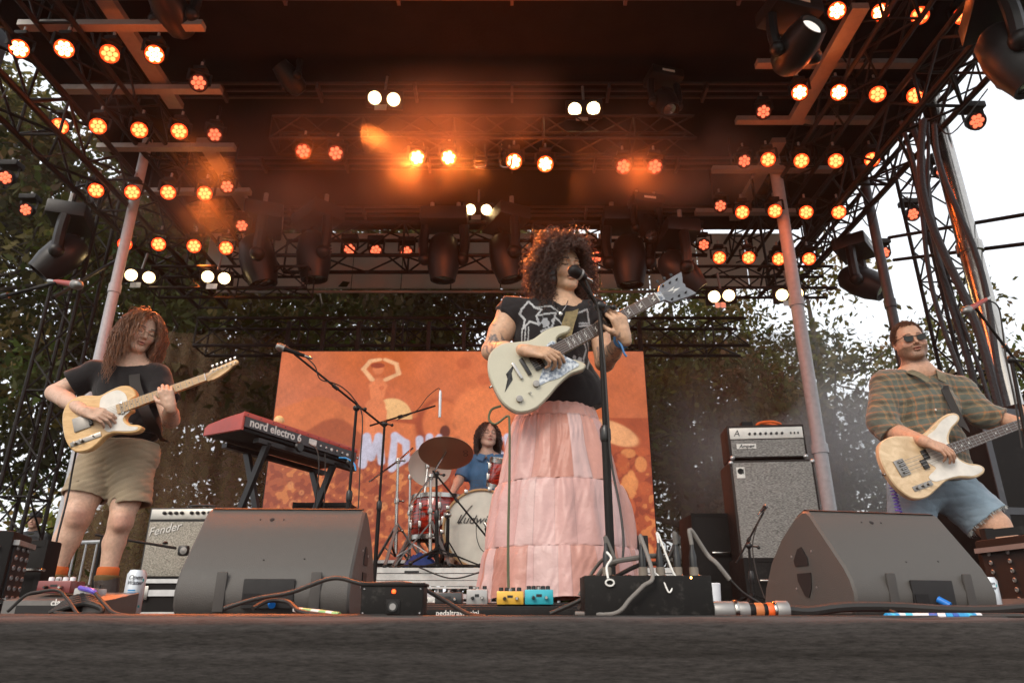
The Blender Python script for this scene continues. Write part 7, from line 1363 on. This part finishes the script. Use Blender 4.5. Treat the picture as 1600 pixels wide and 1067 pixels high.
face_dir = -Rs[:, 1]
strands('hair', rt_, nr_*np.array([1, 1, .75]), chm, ps, S=28, seg=.0080, grav=.16, wave=0, curl=.0105, clen=.034, r=.0021, coll=coll, noise=.16, seed=14, lens=np.random.default_rng(3).uniform(.6, 1.12, len(rt_)), pull=lambda P, f: -.10*np.clip((P-Cs)@face_dir-.02, 0, 1)[:, None]*10*face_dir*(np.abs((P-Cs)@Rs[:, 0]) < .07)[:, None]*(((P-Cs)@Rs[:, 2]) < .07)[:, None])
rt2, nr2 = scalp(Cs, Rs, 1.0, 190, 18, lambda q, v: (q[:, 2] > .078)&(q[:, 1] < -.02)); strands('fringe', rt2, nr2, chm, ps, S=15, seg=.008, grav=.22, wave=0, curl=.007, clen=.025, r=.0018, coll=coll[:1], noise=.2, seed=16, lens=np.random.default_rng(4).uniform(.3, .7, len(rt2)))
# necklace, strap, wristband, rings
d = MB(); d.tube(curve([J(866, 464, 2.97), J(870, 478, 2.93), J(876, 487, 2.91), J(884, 478, 2.92), J(890, 462, 2.97)], 5), .0022, 5); nk_ = d.build('necklace', chrome, ps); MB().sphere(J(876, 490, 2.905), .009, 6, (1, .4, 1.4)).build('pendant', chrome, nk_)
d = MB(); u_ = Vector(w2-e2).normalized(); d.lathe([(.034, -.008), (.037, 0), (.034, .008)], frame(w2*.85+e2*.15, u_.orthogonal(), za=u_), 16); wb = d.build('wristband', mat('blue_band', (.05, .16, .35), .7), ps)
q = J(966, 532, 2.76); MB().tube(curve([q, q+npv((.012, -.01, -.03)), q+npv((.02, -.01, -.06)), q+npv((.03, -.01, -.075))], 4), .005, 5).build('band_tail', mat('blue_band'), wb)
strap([J(872, 470, 3.12), J(893, 476, 3.0), J(893, 490, 2.93), J(888, 505, 2.895), J(883, 525, 2.83), J(880, 530, 2.78)], .055, mat('woven_strap', (.17, .13, .06), .8, var=.5, vs=60), gs_t, ((0, -.6, .6), (0, -1, 0)))
d = MB(); d.tube(curve([at(783, 634, 2.78), at(768, 640, 2.78), at(764, 655, 2.76), at(775, 662, 2.74), at(793, 650, 2.74), at(796, 665, 2.72), at(796, 740, 2.66), at(794, 850, 2.6), at(795, 925, 2.55), at(800, 945, 2.45)], 7), .005, 6); tag(d.build('guitar_cable', mat('olive_cable', (.07, .08, .035), .6)), 'olive green cable hanging from the off-white guitar down in front of the pink skirt', 'cable')
d = MB(); d.tube(curve([at(120, 700, 3.6), at(112, 740, 3.66), at(106, 775, 3.66), at(92, 830, 3.6), at(80, 880, 3.5), at(66, 915, 3.3), at(60, 950, 3.1)], 6), .005, 6); tag(d.build('guitar_cable', cable_m), 'black cable hanging from the butterscotch guitar beside the leg', 'cable')

# ---------- bassist ----------
Yb = 4.2; base = at(1440, 930, Yb); pb = thing('person', (base.x, Yb, 0), 'man in sunglasses, plaid shirt and denim shorts playing a bass guitar', 'person'); SKIN_B = (.52, .29, .19)
Cb = J(1421, 534, 4.22); Rb = rot_face(-12, 5, -6); nbb = J(1434, 582, 4.27)
s1, s2 = J(1385, 602, 4.28), J(1500, 611, 4.3); e1, w1 = J(1384, 672, 4.22), J(1446, 690, 3.93); e2, w2 = J(1556, 654, 4.2), J(1606, 664, 4.05)
ops = head_ops(Cb, Rb, 1.1, 1.24, neck=nbb, nr=.07, mouth_open=.004)
tor = [('u', .06, ell(J(1440, 640, 4.3), (.21, .14, .2))), ('u', .06, ell(J(1450, 700, 4.3), (.2, .15, .18))), ('u', .06, ell(J(1455, 745, 4.32), (.19, .14, .12)))]
arm = [('u', .03, cap(s1, e1, .068, .06)), ('u', .015, cap(e1, e1*.6+w1*.4, .058, .052)), ('u', .01, cap(e1*.6+w1*.4, w1, .052, .032)), ('u', .03, cap(s2, e2, .065, .058)), ('u', .015, cap(e2, w2, .054, .033)), ('u', .05, cap(s1, nbb, .065, .07)), ('u', .05, cap(s2, nbb, .065, .07))]
hA = hand_ops(w1, J(1472, 700, 3.9)-w1, (0, .75, -.6), [.45, .55, .6, .7], 1, 1.05, -1, tcurl=.2); hB = hand_ops(w2, npv((.05, -.02, .06)), (-.3, .9, .2), [.9, .9, .9, 1], .3, 1.05, -1, tcurl=.7)
legs = []
for pts in ([(1425, 765, 4.33, .125), (1425, 860, 4.3, .085), (1428, 900, 4.33, .07), (1432, 925, 4.33, .05)], [(1485, 765, 4.33, .125), (1552, 822, 4.22, .09), (1566, 842, 4.2, .078), (1580, 885, 4.3, .07), (1590, 925, 4.4, .05)]):
    for a, b in zip(pts[:-1], pts[1:]): legs.append(('u', .02, cap(J(*a[:3]), J(*b[:3]), a[3], b[3])))
for x, y in ((1432, 4.33), (1590, 4.4)): p = J(x, 925, y); p[2] = .06; legs.append(('u', .03, cap(J(x, 925, y), p, .05, .04))); legs.append(('u', .03, cap(p, p+npv((0, -.15, -.02)), .045, .035)))
allB = ops+tor+arm+legs; lo, hi = bounds(allB); zc = Cb[2]-.14
b = sdf_obj('body', allB+hA+hB, skin, pb, [((Cb[0]-.15, Cb[1]-.15, zc), (Cb[0]+.15, Cb[1]+.17, Cb[2]+.15), .0024), (lo, (hi[0], hi[1], zc+.003), .0045)], lambda P: head_col(P, Cb, Rb, 1.08, SKIN_B, stub=.8, blush=.4))
for x, y, k in ((1432, 4.33, 0), (1590, 4.4, 1)):
    p = J(x, 925, y); p[2] = .06; cloth('shoe', [('u', 0, cap(p+npv((0, .03, .0)), p+npv((0, -.16, -.01)), .056, .045)), ('i', .004, half((0, 0, .008), (0, 0, -1)))], knob_m, pb, .006, .001, (9, 9, 9), 1)
def plaid(P):
    x = P[:, 0]*1.0+.25*P[:, 2]*0+.012*np.sin(P[:, 2]*9)+.6*P[:, 1]; z = P[:, 2]+.010*np.sin(P[:, 0]*11+1); c = np.tile(np.array([.155, .135, .09]), (len(P), 1)); st = lambda v, per, off, w_: (np.abs(((v/per+off) % 1)-.5)*per < w_)
    for v in (x, z):
        c[st(v, .088, .0, .016)] = c[st(v, .088, .0, .016)]*.6+np.array([.07, .10, .095])*.4
        c[st(v, .088, .5, .009)] *= .62
        c[st(v, .088, .25, .0028)] = c[st(v, .088, .25, .0028)]*.4+np.array([.42, .15, .05])*.6
        c[st(v, .088, .75, .0028)] = c[st(v, .088, .75, .0028)]*.5+np.array([.38, .2, .08])*.5
    return c
pm = mat('plaid_flannel', (.2, .17, .1), .9, vcol=True, bump=.35, bs=300, var=.1, vs=12, sheen=.25)
tB = [('u', 0, ell(J(1438, 638, 4.3), (.232, .165, .21))), ('u', .07, ell(J(1448, 695, 4.29), (.228, .18, .19))), ('u', .06, ell(J(1458, 735, 4.3), (.222, .17, .13))), ('u', .04, cap(s1, nbb+npv((-.03, 0, -.035)), .085, .07)), ('u', .04, cap(s2, nbb+npv((.03, 0, -.035)), .082, .07)), ('u', .05, cap(s1, J(1378, 655, 4.22), .088, .088)), ('u', .02, ccap(J(1380, 662, 4.22), J(1396, 680, 4.16), .088, .078)), ('u', .05, cap(s2, J(1535, 648, 4.22), .085, .08)), ('u', .02, ccap(J(1535, 648, 4.22), J(1567, 656, 4.16), .082, .072)),
      ('s', .003, ccap(J(1388, 674, 4.18), J(1402, 686, 4.14), .058, .062, True)), ('s', .003, ccap(J(1558, 655, 4.18), J(1575, 659, 4.15), .055, .057, True)), ('s', .006, cap(nbb+npv((0, -.07, .05)), nbb+npv((.01, -.16, -.1)), .062, .018)), ('i', .005, half(J(1450, 757, 4.1), (.06, 0, -1)))]
shb = cloth('plaid_shirt', tB, pm, pb, .0045, .0065, (48, 48, 55), 17, colf=plaid)
d = MB(); 
for sx in (-1, 1):
    P = curve([nbb+npv((sx*.02, .085, .035)), nbb+npv((sx*.075, .03, .03)), nbb+npv((sx*.078, -.05, .0)), nbb+npv((sx*.05, -.11, -.045)), nbb+npv((sx*.025, -.15, -.1))], 5); V = []
    for i, p in enumerate(P): wd = .04-.012*abs(i/len(P)-.5); V += [p, p+Vector((sx*wd, -.014, -wd*.55)), p+Vector((sx*wd, -.02, -wd*.55-.004)), p+Vector((0, -.006, .004))]
    n = len(P); d.add(V, [(i*4+k, i*4+(k+1) % 4, i*4+4+(k+1) % 4, i*4+4+k) for i in range(n-1) for k in range(4)]+[(0, 1, 2, 3), (n*4-4, n*4-3, n*4-2, n*4-1)])
cm_ = mat('collar_flannel', (.16, .14, .09), .9, bump=.3, bs=300, var=.3, vs=30); d.build('collar', cm_, shb)
for i in range(3): MB().sphere(J(1462+i*3, 640+i*30, 4.125-.012*i), .006, 6, (1, .4, 1)).build('button', white_plastic, shb)
denim = mat('faded_denim', (.20, .27, .33), .9, bump=.5, bs=300, var=.3, vs=6, sheen=.1)
dB = [('u', 0, ell(J(1455, 765, 4.33), (.215, .165, .13))), ('u', .05, ccap(J(1425, 765, 4.33), J(1425, 815, 4.31), .135, .13)), ('u', .05, ccap(J(1488, 765, 4.32), J(1541, 813, 4.24), .14, .135)), ('s', .004, ccap(J(1532, 806, 4.25), J(1552, 824, 4.22), .115, .12, True))]
shd = cloth('denim_shorts', dB, denim, pb, .0045, .0055, (40, 40, 80), 27)
rg = np.random.default_rng(9); a0 = J(1541, 813, 4.24); u_ = a0-J(1488, 765, 4.32); u_ /= np.linalg.norm(u_); t1 = np.cross(u_, [0, 1, 0]); t1 /= np.linalg.norm(t1); t2 = np.cross(u_, t1); d = MB()
for k in range(150): a = rg.uniform(0, 6.28); p = a0+(t1*math.cos(a)+t2*math.sin(a))*.133; d.tube([p-u_*.004, p+u_*rg.uniform(.008, .022)+rg.normal(size=3)*.004], .0012, 3, cap=False)
d.build('frayed_hem', mat('pale_thread', (.5, .52, .5), .9), shd)
shr = hairmat('short_brown_hair', (.09, .038, .02)); rt_, nr_ = scalp(Cb, Rb, 1.08, 2600, 25, lambda q, v: ((q[:, 1] > -.03+.35*np.abs(q[:, 0])*0)&(q[:, 2] > .012))|((q[:, 2] > .083)&(q[:, 1] > -.06))|((np.abs(q[:, 0]) > .06)&(q[:, 1] > -.02)&(q[:, 2] > -.02)))
strands('hair', rt_, nr_, shr, pb, S=6, seg=.0035, grav=.05, wave=.0015, wlen=.02, r=.0017, noise=.35, seed=3)
cloth('hair_base', [('u', 0, ell(Cb+Rb@np.array([0, .026, .034])*1.08, np.array([.0795, .094, .0905])*1.08, Rb)), ('s', .006, ell(Cb+Rb@np.array([0, -.085, -.02]), (.085, .085, .105), Rb)), ('i', .004, half(Cb+Rb@np.array([0, 0, -.02]), -Rb[:, 2]))], hairmat('short_hair_base', (.05, .022, .012)), pb, .004, .001, (40, 40, 40), 3, colf=lambda P: np.ones((len(P), 3)))
gz = lambda *p: Vector(Cb+Rb@(np.array(p)*1.08)); sg_ = MB(); glass_m = mat('dark_lens', (.01, .012, .01), .12, spec=.35)
for sx in (-1, 1): MB().prism([(sx*.010, .010), (sx*.058, .014), (sx*.058, -.004), (sx*.050, -.018), (sx*.022, -.020), (sx*.012, -.010)], -.002, .0015, Matrix.Translation(gz(0, -.099, .0)) @ Matrix(np.array(Rb @ np.array([[1, 0, 0], [0, 0, -1], [0, 1, 0]])).tolist()).to_4x4() @ Matrix.Scale(1.08, 4)).build('sunglass_lens', glass_m, pb)
for sx in (-1, 1): sg_.tube([gz(sx*.010, -.1005, .010), gz(sx*.059, -.099, .0145), gz(sx*.0595, -.099, -.004), gz(sx*.050, -.0995, -.019), gz(sx*.022, -.1, -.021), gz(sx*.0115, -.1, -.010), gz(sx*.010, -.1005, .010)], .0021, 6); sg_.tube([gz(sx*.0595, -.099, .012), gz(sx*.082, -.03, .010), gz(sx*.082, .01, .004)], .0024, 6)
sg_.tube([gz(-.010, -.101, .008), gz(.010, -.101, .008)], .0022, 6); sg_.build('sunglasses', knob_m, pb)
strap([J(1440, 600, 4.42), J(1470, 598, 4.26), J(1478, 612, 4.14), J(1494, 645, 4.08), J(1506, 668, 4.03), J(1510, 672, 3.98)], .05, mat('dark_strap'), gb_t, ((0, -.5, 1), (0, -1, 0)))
d = MB(); pts = []
for i in range(60): f = i/59; p = at(1388+f*18, 735+f*70, 4.12); pts.append(p+Vector((.016*math.cos(i*1.5), .016*math.sin(i*1.5), 0)))
d.tube(curve(pts, 2), .004, 5); tag(d.build('coiled_guitar_cable', mat('purple_cable', (.13, .09, .5), .4)), 'purple coiled cable hanging behind the bassist hip', 'cable')

# ---------- drummer ----------
Yd = 6.12; pd = thing('person', (at(760, 760, Yd).x, Yd, RZ), 'drummer with wavy dark hair in a blue denim shirt seated behind the drum kit', 'person'); Cd = J(763, 680, 6.12); Rd = rot_face(14, -4, 2); nd = J(760, 712, 6.16); SK = (.52, .33, .25)
s1, s2 = J(732, 722, 6.16), J(797, 722, 6.16); e1, w1 = J(716, 752, 6.1), J(706, 772, 5.95); e2, w2 = J(812, 755, 6.1), J(800, 760, 5.9)
o_ = head_ops(Cd, Rd, .98, .98, neck=nd, nr=.05)+[('u', .06, ell(J(760, 745, 6.18), (.15, .1, .17))), ('u', .06, ell(J(760, 790, 6.2), (.15, .12, .15))), ('u', .02, cap(s1, e1, .045, .04)), ('u', .02, cap(e1, w1, .038, .025)), ('u', .02, cap(s2, e2, .045, .04)), ('u', .02, cap(e2, w2, .038, .025)), ('u', .04, cap(s1, nd, .05, .05)), ('u', .04, cap(s2, nd, .05, .05))]
for sx in (-1, 1): hp = npv((pd.location.x+sx*.1, 6.2, RZ+.55)); kn = npv((pd.location.x+sx*.28, 5.85, RZ+.5)); ft_ = npv((pd.location.x+sx*.25, 5.85, RZ+.08)); o_ += [('u', .03, cap(hp, kn, .09, .065)), ('u', .02, cap(kn, ft_, .06, .04)), ('u', .02, cap(ft_, ft_+npv((0, -.15, -.03)), .04, .035))]
hd1 = hand_ops(w1, npv((-.01, -.06, -.03)), (.6, 0, -.8), [1.2, 1.2, 1.2, 1.2], .4, .95, 1); hd2 = hand_ops(w2, npv((-.02, -.06, -.0)), (0, 0, -1), [1.2, 1.2, 1.2, 1.2], .4, .95, 1); lo, hi = bounds(o_); zc = Cd[2]-.12
sdf_obj('body', o_+hd1+hd2, skin, pd, [((Cd[0]-.12, Cd[1]-.13, zc), (Cd[0]+.12, Cd[1]+.15, Cd[2]+.14), .0032), (lo, (hi[0], hi[1], zc+.003), .006)], lambda P: head_col(P, Cd, Rd, .98, SK, lip=(.45, .14, .12)))
blue = mat('blue_chambray', (.055, .14, .27), .85, bump=.4, bs=250, var=.2, vs=14)
tD = [('u', 0, ell(J(760, 742, 6.18), (.165, .115, .17))), ('u', .05, ell(J(758, 782, 6.18), (.165, .13, .16))), ('u', .04, cap(s1, nd+npv((-.03, 0, -.04)), .066, .064)), ('u', .04, cap(s2, nd+npv((.03, 0, -.04)), .066, .064)), ('u', .03, ccap(s1, J(721, 746, 6.12), .064, .064)), ('u', .03, ccap(s2, J(806, 748, 6.12), .064, .064)), ('s', .005, cap(nd+npv((0, -.04, .04)), nd+npv((0, -.09, -.05)), .045, .012))]
sd2 = cloth('denim_shirt', tD, blue, pd, .006, .006, (50, 50, 60), 31)
for sx in (-1, 1): MB().prism([(0, 0), (sx*.06, .02), (sx*.085, -.035), (sx*.03, -.06)], 0, .006, frame(nd+npv((0, -.088, -.015)), (1, 0, 0), za=(0, -1, .35))).build('collar', blue, sd2)
for i in range(4): MB().sphere(J(762, 722+i*17, 6.055-.008*i), .006, 6).build('button', white_plastic, sd2)
d = MB(); q = J(745, 758, 6.035)
for i in range(3): r_2 = .018+.012*i; d.tube([q+npv((a*r_2*1.2, 0, b*r_2)) for a, b in ((-1, -1), (1, -1), (1, 1), (-1, 1), (-1, -1))], .0025, 4)
d.build('embroidery', mat('grey_thread', (.1, .12, .16), .9), sd2)
dkh = hairmat('dark_brown_hair', (.028, .014, .010)); cloth('hair_base', [('u', 0, ell(Cd+Rd@np.array([0, .03, .032]), (.086, .092, .09), Rd)), ('u', .03, ell(Cd+Rd@np.array([0, .05, -.05]), (.085, .05, .08), Rd)), ('s', .012, ell(Cd+Rd@np.array([.006, -.09, -.03]), (.058, .08, .1), Rd))], dkh, pd, .005, .004, (40, 40, 20), 3, colf=lambda P: np.ones((len(P), 3)))
rt_, nr_ = scalp(Cd, Rd, 1, 900, 35, lambda q, v: (q[:, 2] > -.02)&((q[:, 1] > -.015)|(q[:, 2] > .095))); strands('hair', rt_, nr_*.6, dkh, pd, S=14, seg=.0145, grav=.5, wave=.010, wlen=.06, r=.0035, coll=[(Cd+Rd@np.array([0, -.015, -.01]), np.array([.084, .1, .11]), Rd), (Cd+Rd@np.array([0, -.092, -.035]), np.array([.064, .085, .105]), Rd)], noise=.12, seed=5, pull=lambda P, f: np.sign((P-Cd)@Rd[:, 0])[:, None]*Rd[:, 0]*(.10 if f < .3 else -.03))
# ---------- man in a cap behind the stage ----------
tag(MB().box((-8.4, 11.1, -.5), (3.4, 1.6, .12)).build('side_platform', mat('case_panel')), kind='structure')
pc = thing('person', (at(53, 812, 10.7).x, 10.7, -.44), 'man in a dark cap and dark jacket standing far back at the left', 'person'); Cc = J(54, 813, 10.7); nc = Cc+npv((0, .04, -.17)); Rc = rot_face(12, 0)
o_ = head_ops(Cc, Rc, 1.0, 1.05, neck=nc, nr=.06)+[('u', .05, ell(nc+npv((0, 0, -.22)), (.2, .12, .25))), ('u', .05, ell(nc+npv((0, 0, -.55)), (.17, .12, .2)))]
for sx in (-1, 1): o_ += [('u', .04, cap(nc+npv((sx*.19, 0, -.07)), nc+npv((sx*.25, 0, -.35)), .055, .045)), ('u', .02, cap(nc+npv((sx*.25, 0, -.35)), nc+npv((sx*.2, -.1, -.58)), .043, .03)), ('u', .03, cap(nc+npv((sx*.09, 0, -.65)), npv((nc[0]+sx*.1, nc[1], -.38)), .085, .05))]
for sx in (-1, 1): o_ += hand_ops(nc+npv((sx*.2, -.1, -.58)), (0, -.2, -1), (-sx, 0, 0), [.4]*4, .5, 1, 1)
lo, hi = bounds(o_); sdf_obj('body', o_, skin, pc, [(lo, hi, .009)], lambda P: head_col(P, Cc, Rc, 1, (.42, .25, .18)))
cloth('jacket', [('u', 0, ell(nc+npv((0, 0, -.22)), (.225, .15, .26))), ('u', .05, ell(nc+npv((0, 0, -.5)), (.2, .14, .25))), ('u', .05, cap(nc+npv((-.19, 0, -.07)), nc+npv((.19, 0, -.07)), .075, .075))]+[('u', .04, cap(nc+npv((sx*.2, 0, -.09)), nc+npv((sx*.25, 0, -.35)), .07, .06)) for sx in (-1, 1)], mat('dark_jacket', (.02, .022, .025), .8), pc, .01, .01, (6, 6, 12), 4)
cloth('trousers', [('u', .03, cap(nc+npv((sx*.09, 0, -.65)), npv((nc[0]+sx*.1, nc[1], -.4)), .11, .07)) for sx in (-1, 1)], mat('dark_trousers', (.02, .02, .022), .9), pc, .012, .006, (6, 6, 12), 4)
d = MB(); d.lathe([(.083, 0), (.088, .03), (.075, .07), (.04, .092), (0, .098)], Matrix.Translation(Cc+npv((0, .01, .045))), 20); d.prism([(-.07, 0), (-.06, -.07), (0, -.095), (.06, -.07), (.07, 0)], 0, .008, Matrix.Translation(Cc+npv((.015, -.06, .045))) @ Matrix.Rotation(R_(12), 4, 'Z')); d.build('cap', mat('dark_cap', (.02, .022, .028), .8), pc)
# ================= air =================
hz = bpy.data.materials.new('haze_air'); hz.use_nodes = True; nn = hz.node_tree; nn.nodes.clear()
o_ = nn.nodes.new('ShaderNodeOutputMaterial'); pv = nn.nodes.new('ShaderNodeVolumePrincipled'); pv.inputs['Density'].default_value = .0008; pv.inputs['Color'].default_value = (.85, .87, .9, 1); pv.inputs['Anisotropy'].default_value = .3
nn.links.new(pv.outputs[0], o_.inputs['Volume'])
d = MB(); d.box((0, 12, 6.5), (60, 44, 17)); tag(d.build('haze', hz, smooth=False), kind='stuff')
# stage smoke drifting under the roof
def smoke(c, r, dens, seed, sc=1.1):
    m = bpy.data.materials.new('stage_smoke'); m.use_nodes = True; nn = m.node_tree; nn.nodes.clear(); N = nn.nodes.new; L = nn.links.new
    o_ = N('ShaderNodeOutputMaterial'); pv = N('ShaderNodeVolumePrincipled'); pv.inputs['Color'].default_value = (.9, .88, .86, 1); pv.inputs['Anisotropy'].default_value = .2
    tc = N('ShaderNodeTexCoord'); ln = N('ShaderNodeVectorMath'); ln.operation = 'LENGTH'; dv = N('ShaderNodeVectorMath'); dv.operation = 'DIVIDE'; dv.inputs[1].default_value = r; L(tc.outputs['Object'], dv.inputs[0]); L(dv.outputs[0], ln.inputs[0])
    f = N('ShaderNodeMapRange'); f.interpolation_type = 'SMOOTHSTEP'; f.inputs[1].default_value = .25; f.inputs[2].default_value = .98; f.inputs[3].default_value = 1; f.inputs[4].default_value = 0; L(ln.outputs['Value'], f.inputs[0])
    nz = N('ShaderNodeTexNoise'); nz.inputs['Scale'].default_value = sc; nz.inputs['Detail'].default_value = 3; mp = N('ShaderNodeMapping'); mp.inputs['Location'].default_value = (seed, seed*2, 0); L(tc.outputs['Object'], mp.inputs[0]); L(mp.outputs[0], nz.inputs[0])
    g = N('ShaderNodeMapRange'); g.inputs[1].default_value = .42; g.inputs[2].default_value = .68; g.inputs[4].default_value = dens; L(nz.outputs[0], g.inputs[0])
    mu = N('ShaderNodeMath'); mu.operation = 'MULTIPLY'; L(f.outputs[0], mu.inputs[0]); L(g.outputs[0], mu.inputs[1]); L(mu.outputs[0], pv.inputs['Density']); L(pv.outputs[0], o_.inputs['Volume'])
    d = MB(); prof = [(math.sin(math.pi*i/10), -math.cos(math.pi*i/10)) for i in range(11)]; prof[0] = (0, -1); prof[-1] = (0, 1); d.lathe(prof, Matrix.Translation(c) @ Matrix.Diagonal((*r, 1)), 20); o = d.build('stage_smoke', m, org=c); tag(o, kind='stuff')
    return o
smoke((-.4, 5.7, 4.15), (2.7, 1.1, .85), .38, 1, .7); smoke((1.75, 5.8, 4.1), (1.1, .7, .5), .5, 4); smoke((-2.6, 6.6, 4.1), (1.6, 1.0, .8), .3, 7, .7); smoke((4.1, 9.3, 1.9), (2.8, 1.3, 2.4), .95, 9, .7); smoke((-3.4, 6.2, 4.2), (1.4, 1.6, .8), .22, 12, .7)
for px, py, e in [(652, 250, 30), (701, 250, 32), (803, 256, 26), (852, 260, 20), (1000, 262, 16), (480, 245, 14)]:
    l = bpy.data.lights.new('lamp_glow', 'POINT'); l.energy = e; l.color = (1, .16, .025); l.shadow_soft_size = .07; o = bpy.data.objects.new('lamp_glow', l); COL.objects.link(o); o.location = at(px, py+3, 5.9)

for px, py, y, e in [(241, 88, 4.7, 9), (100, 80, 4.7, 7), (280, 208, 5.7, 9), (153, 200, 5.7, 6), (320, 305, 6.5, 9), (1376, 22, 4.8, 7), (1311, 147, 5.7, 7), (1252, 254, 6.5, 7), (1211, 332, 7.2, 7)]:
    l = bpy.data.lights.new('lamp_glow', 'POINT'); l.energy = e*.8; l.color = (1, .14, .02); l.shadow_soft_size = .05; o = bpy.data.objects.new('lamp_glow', l); COL.objects.link(o); o.location = at(px, py+5, y-.15)
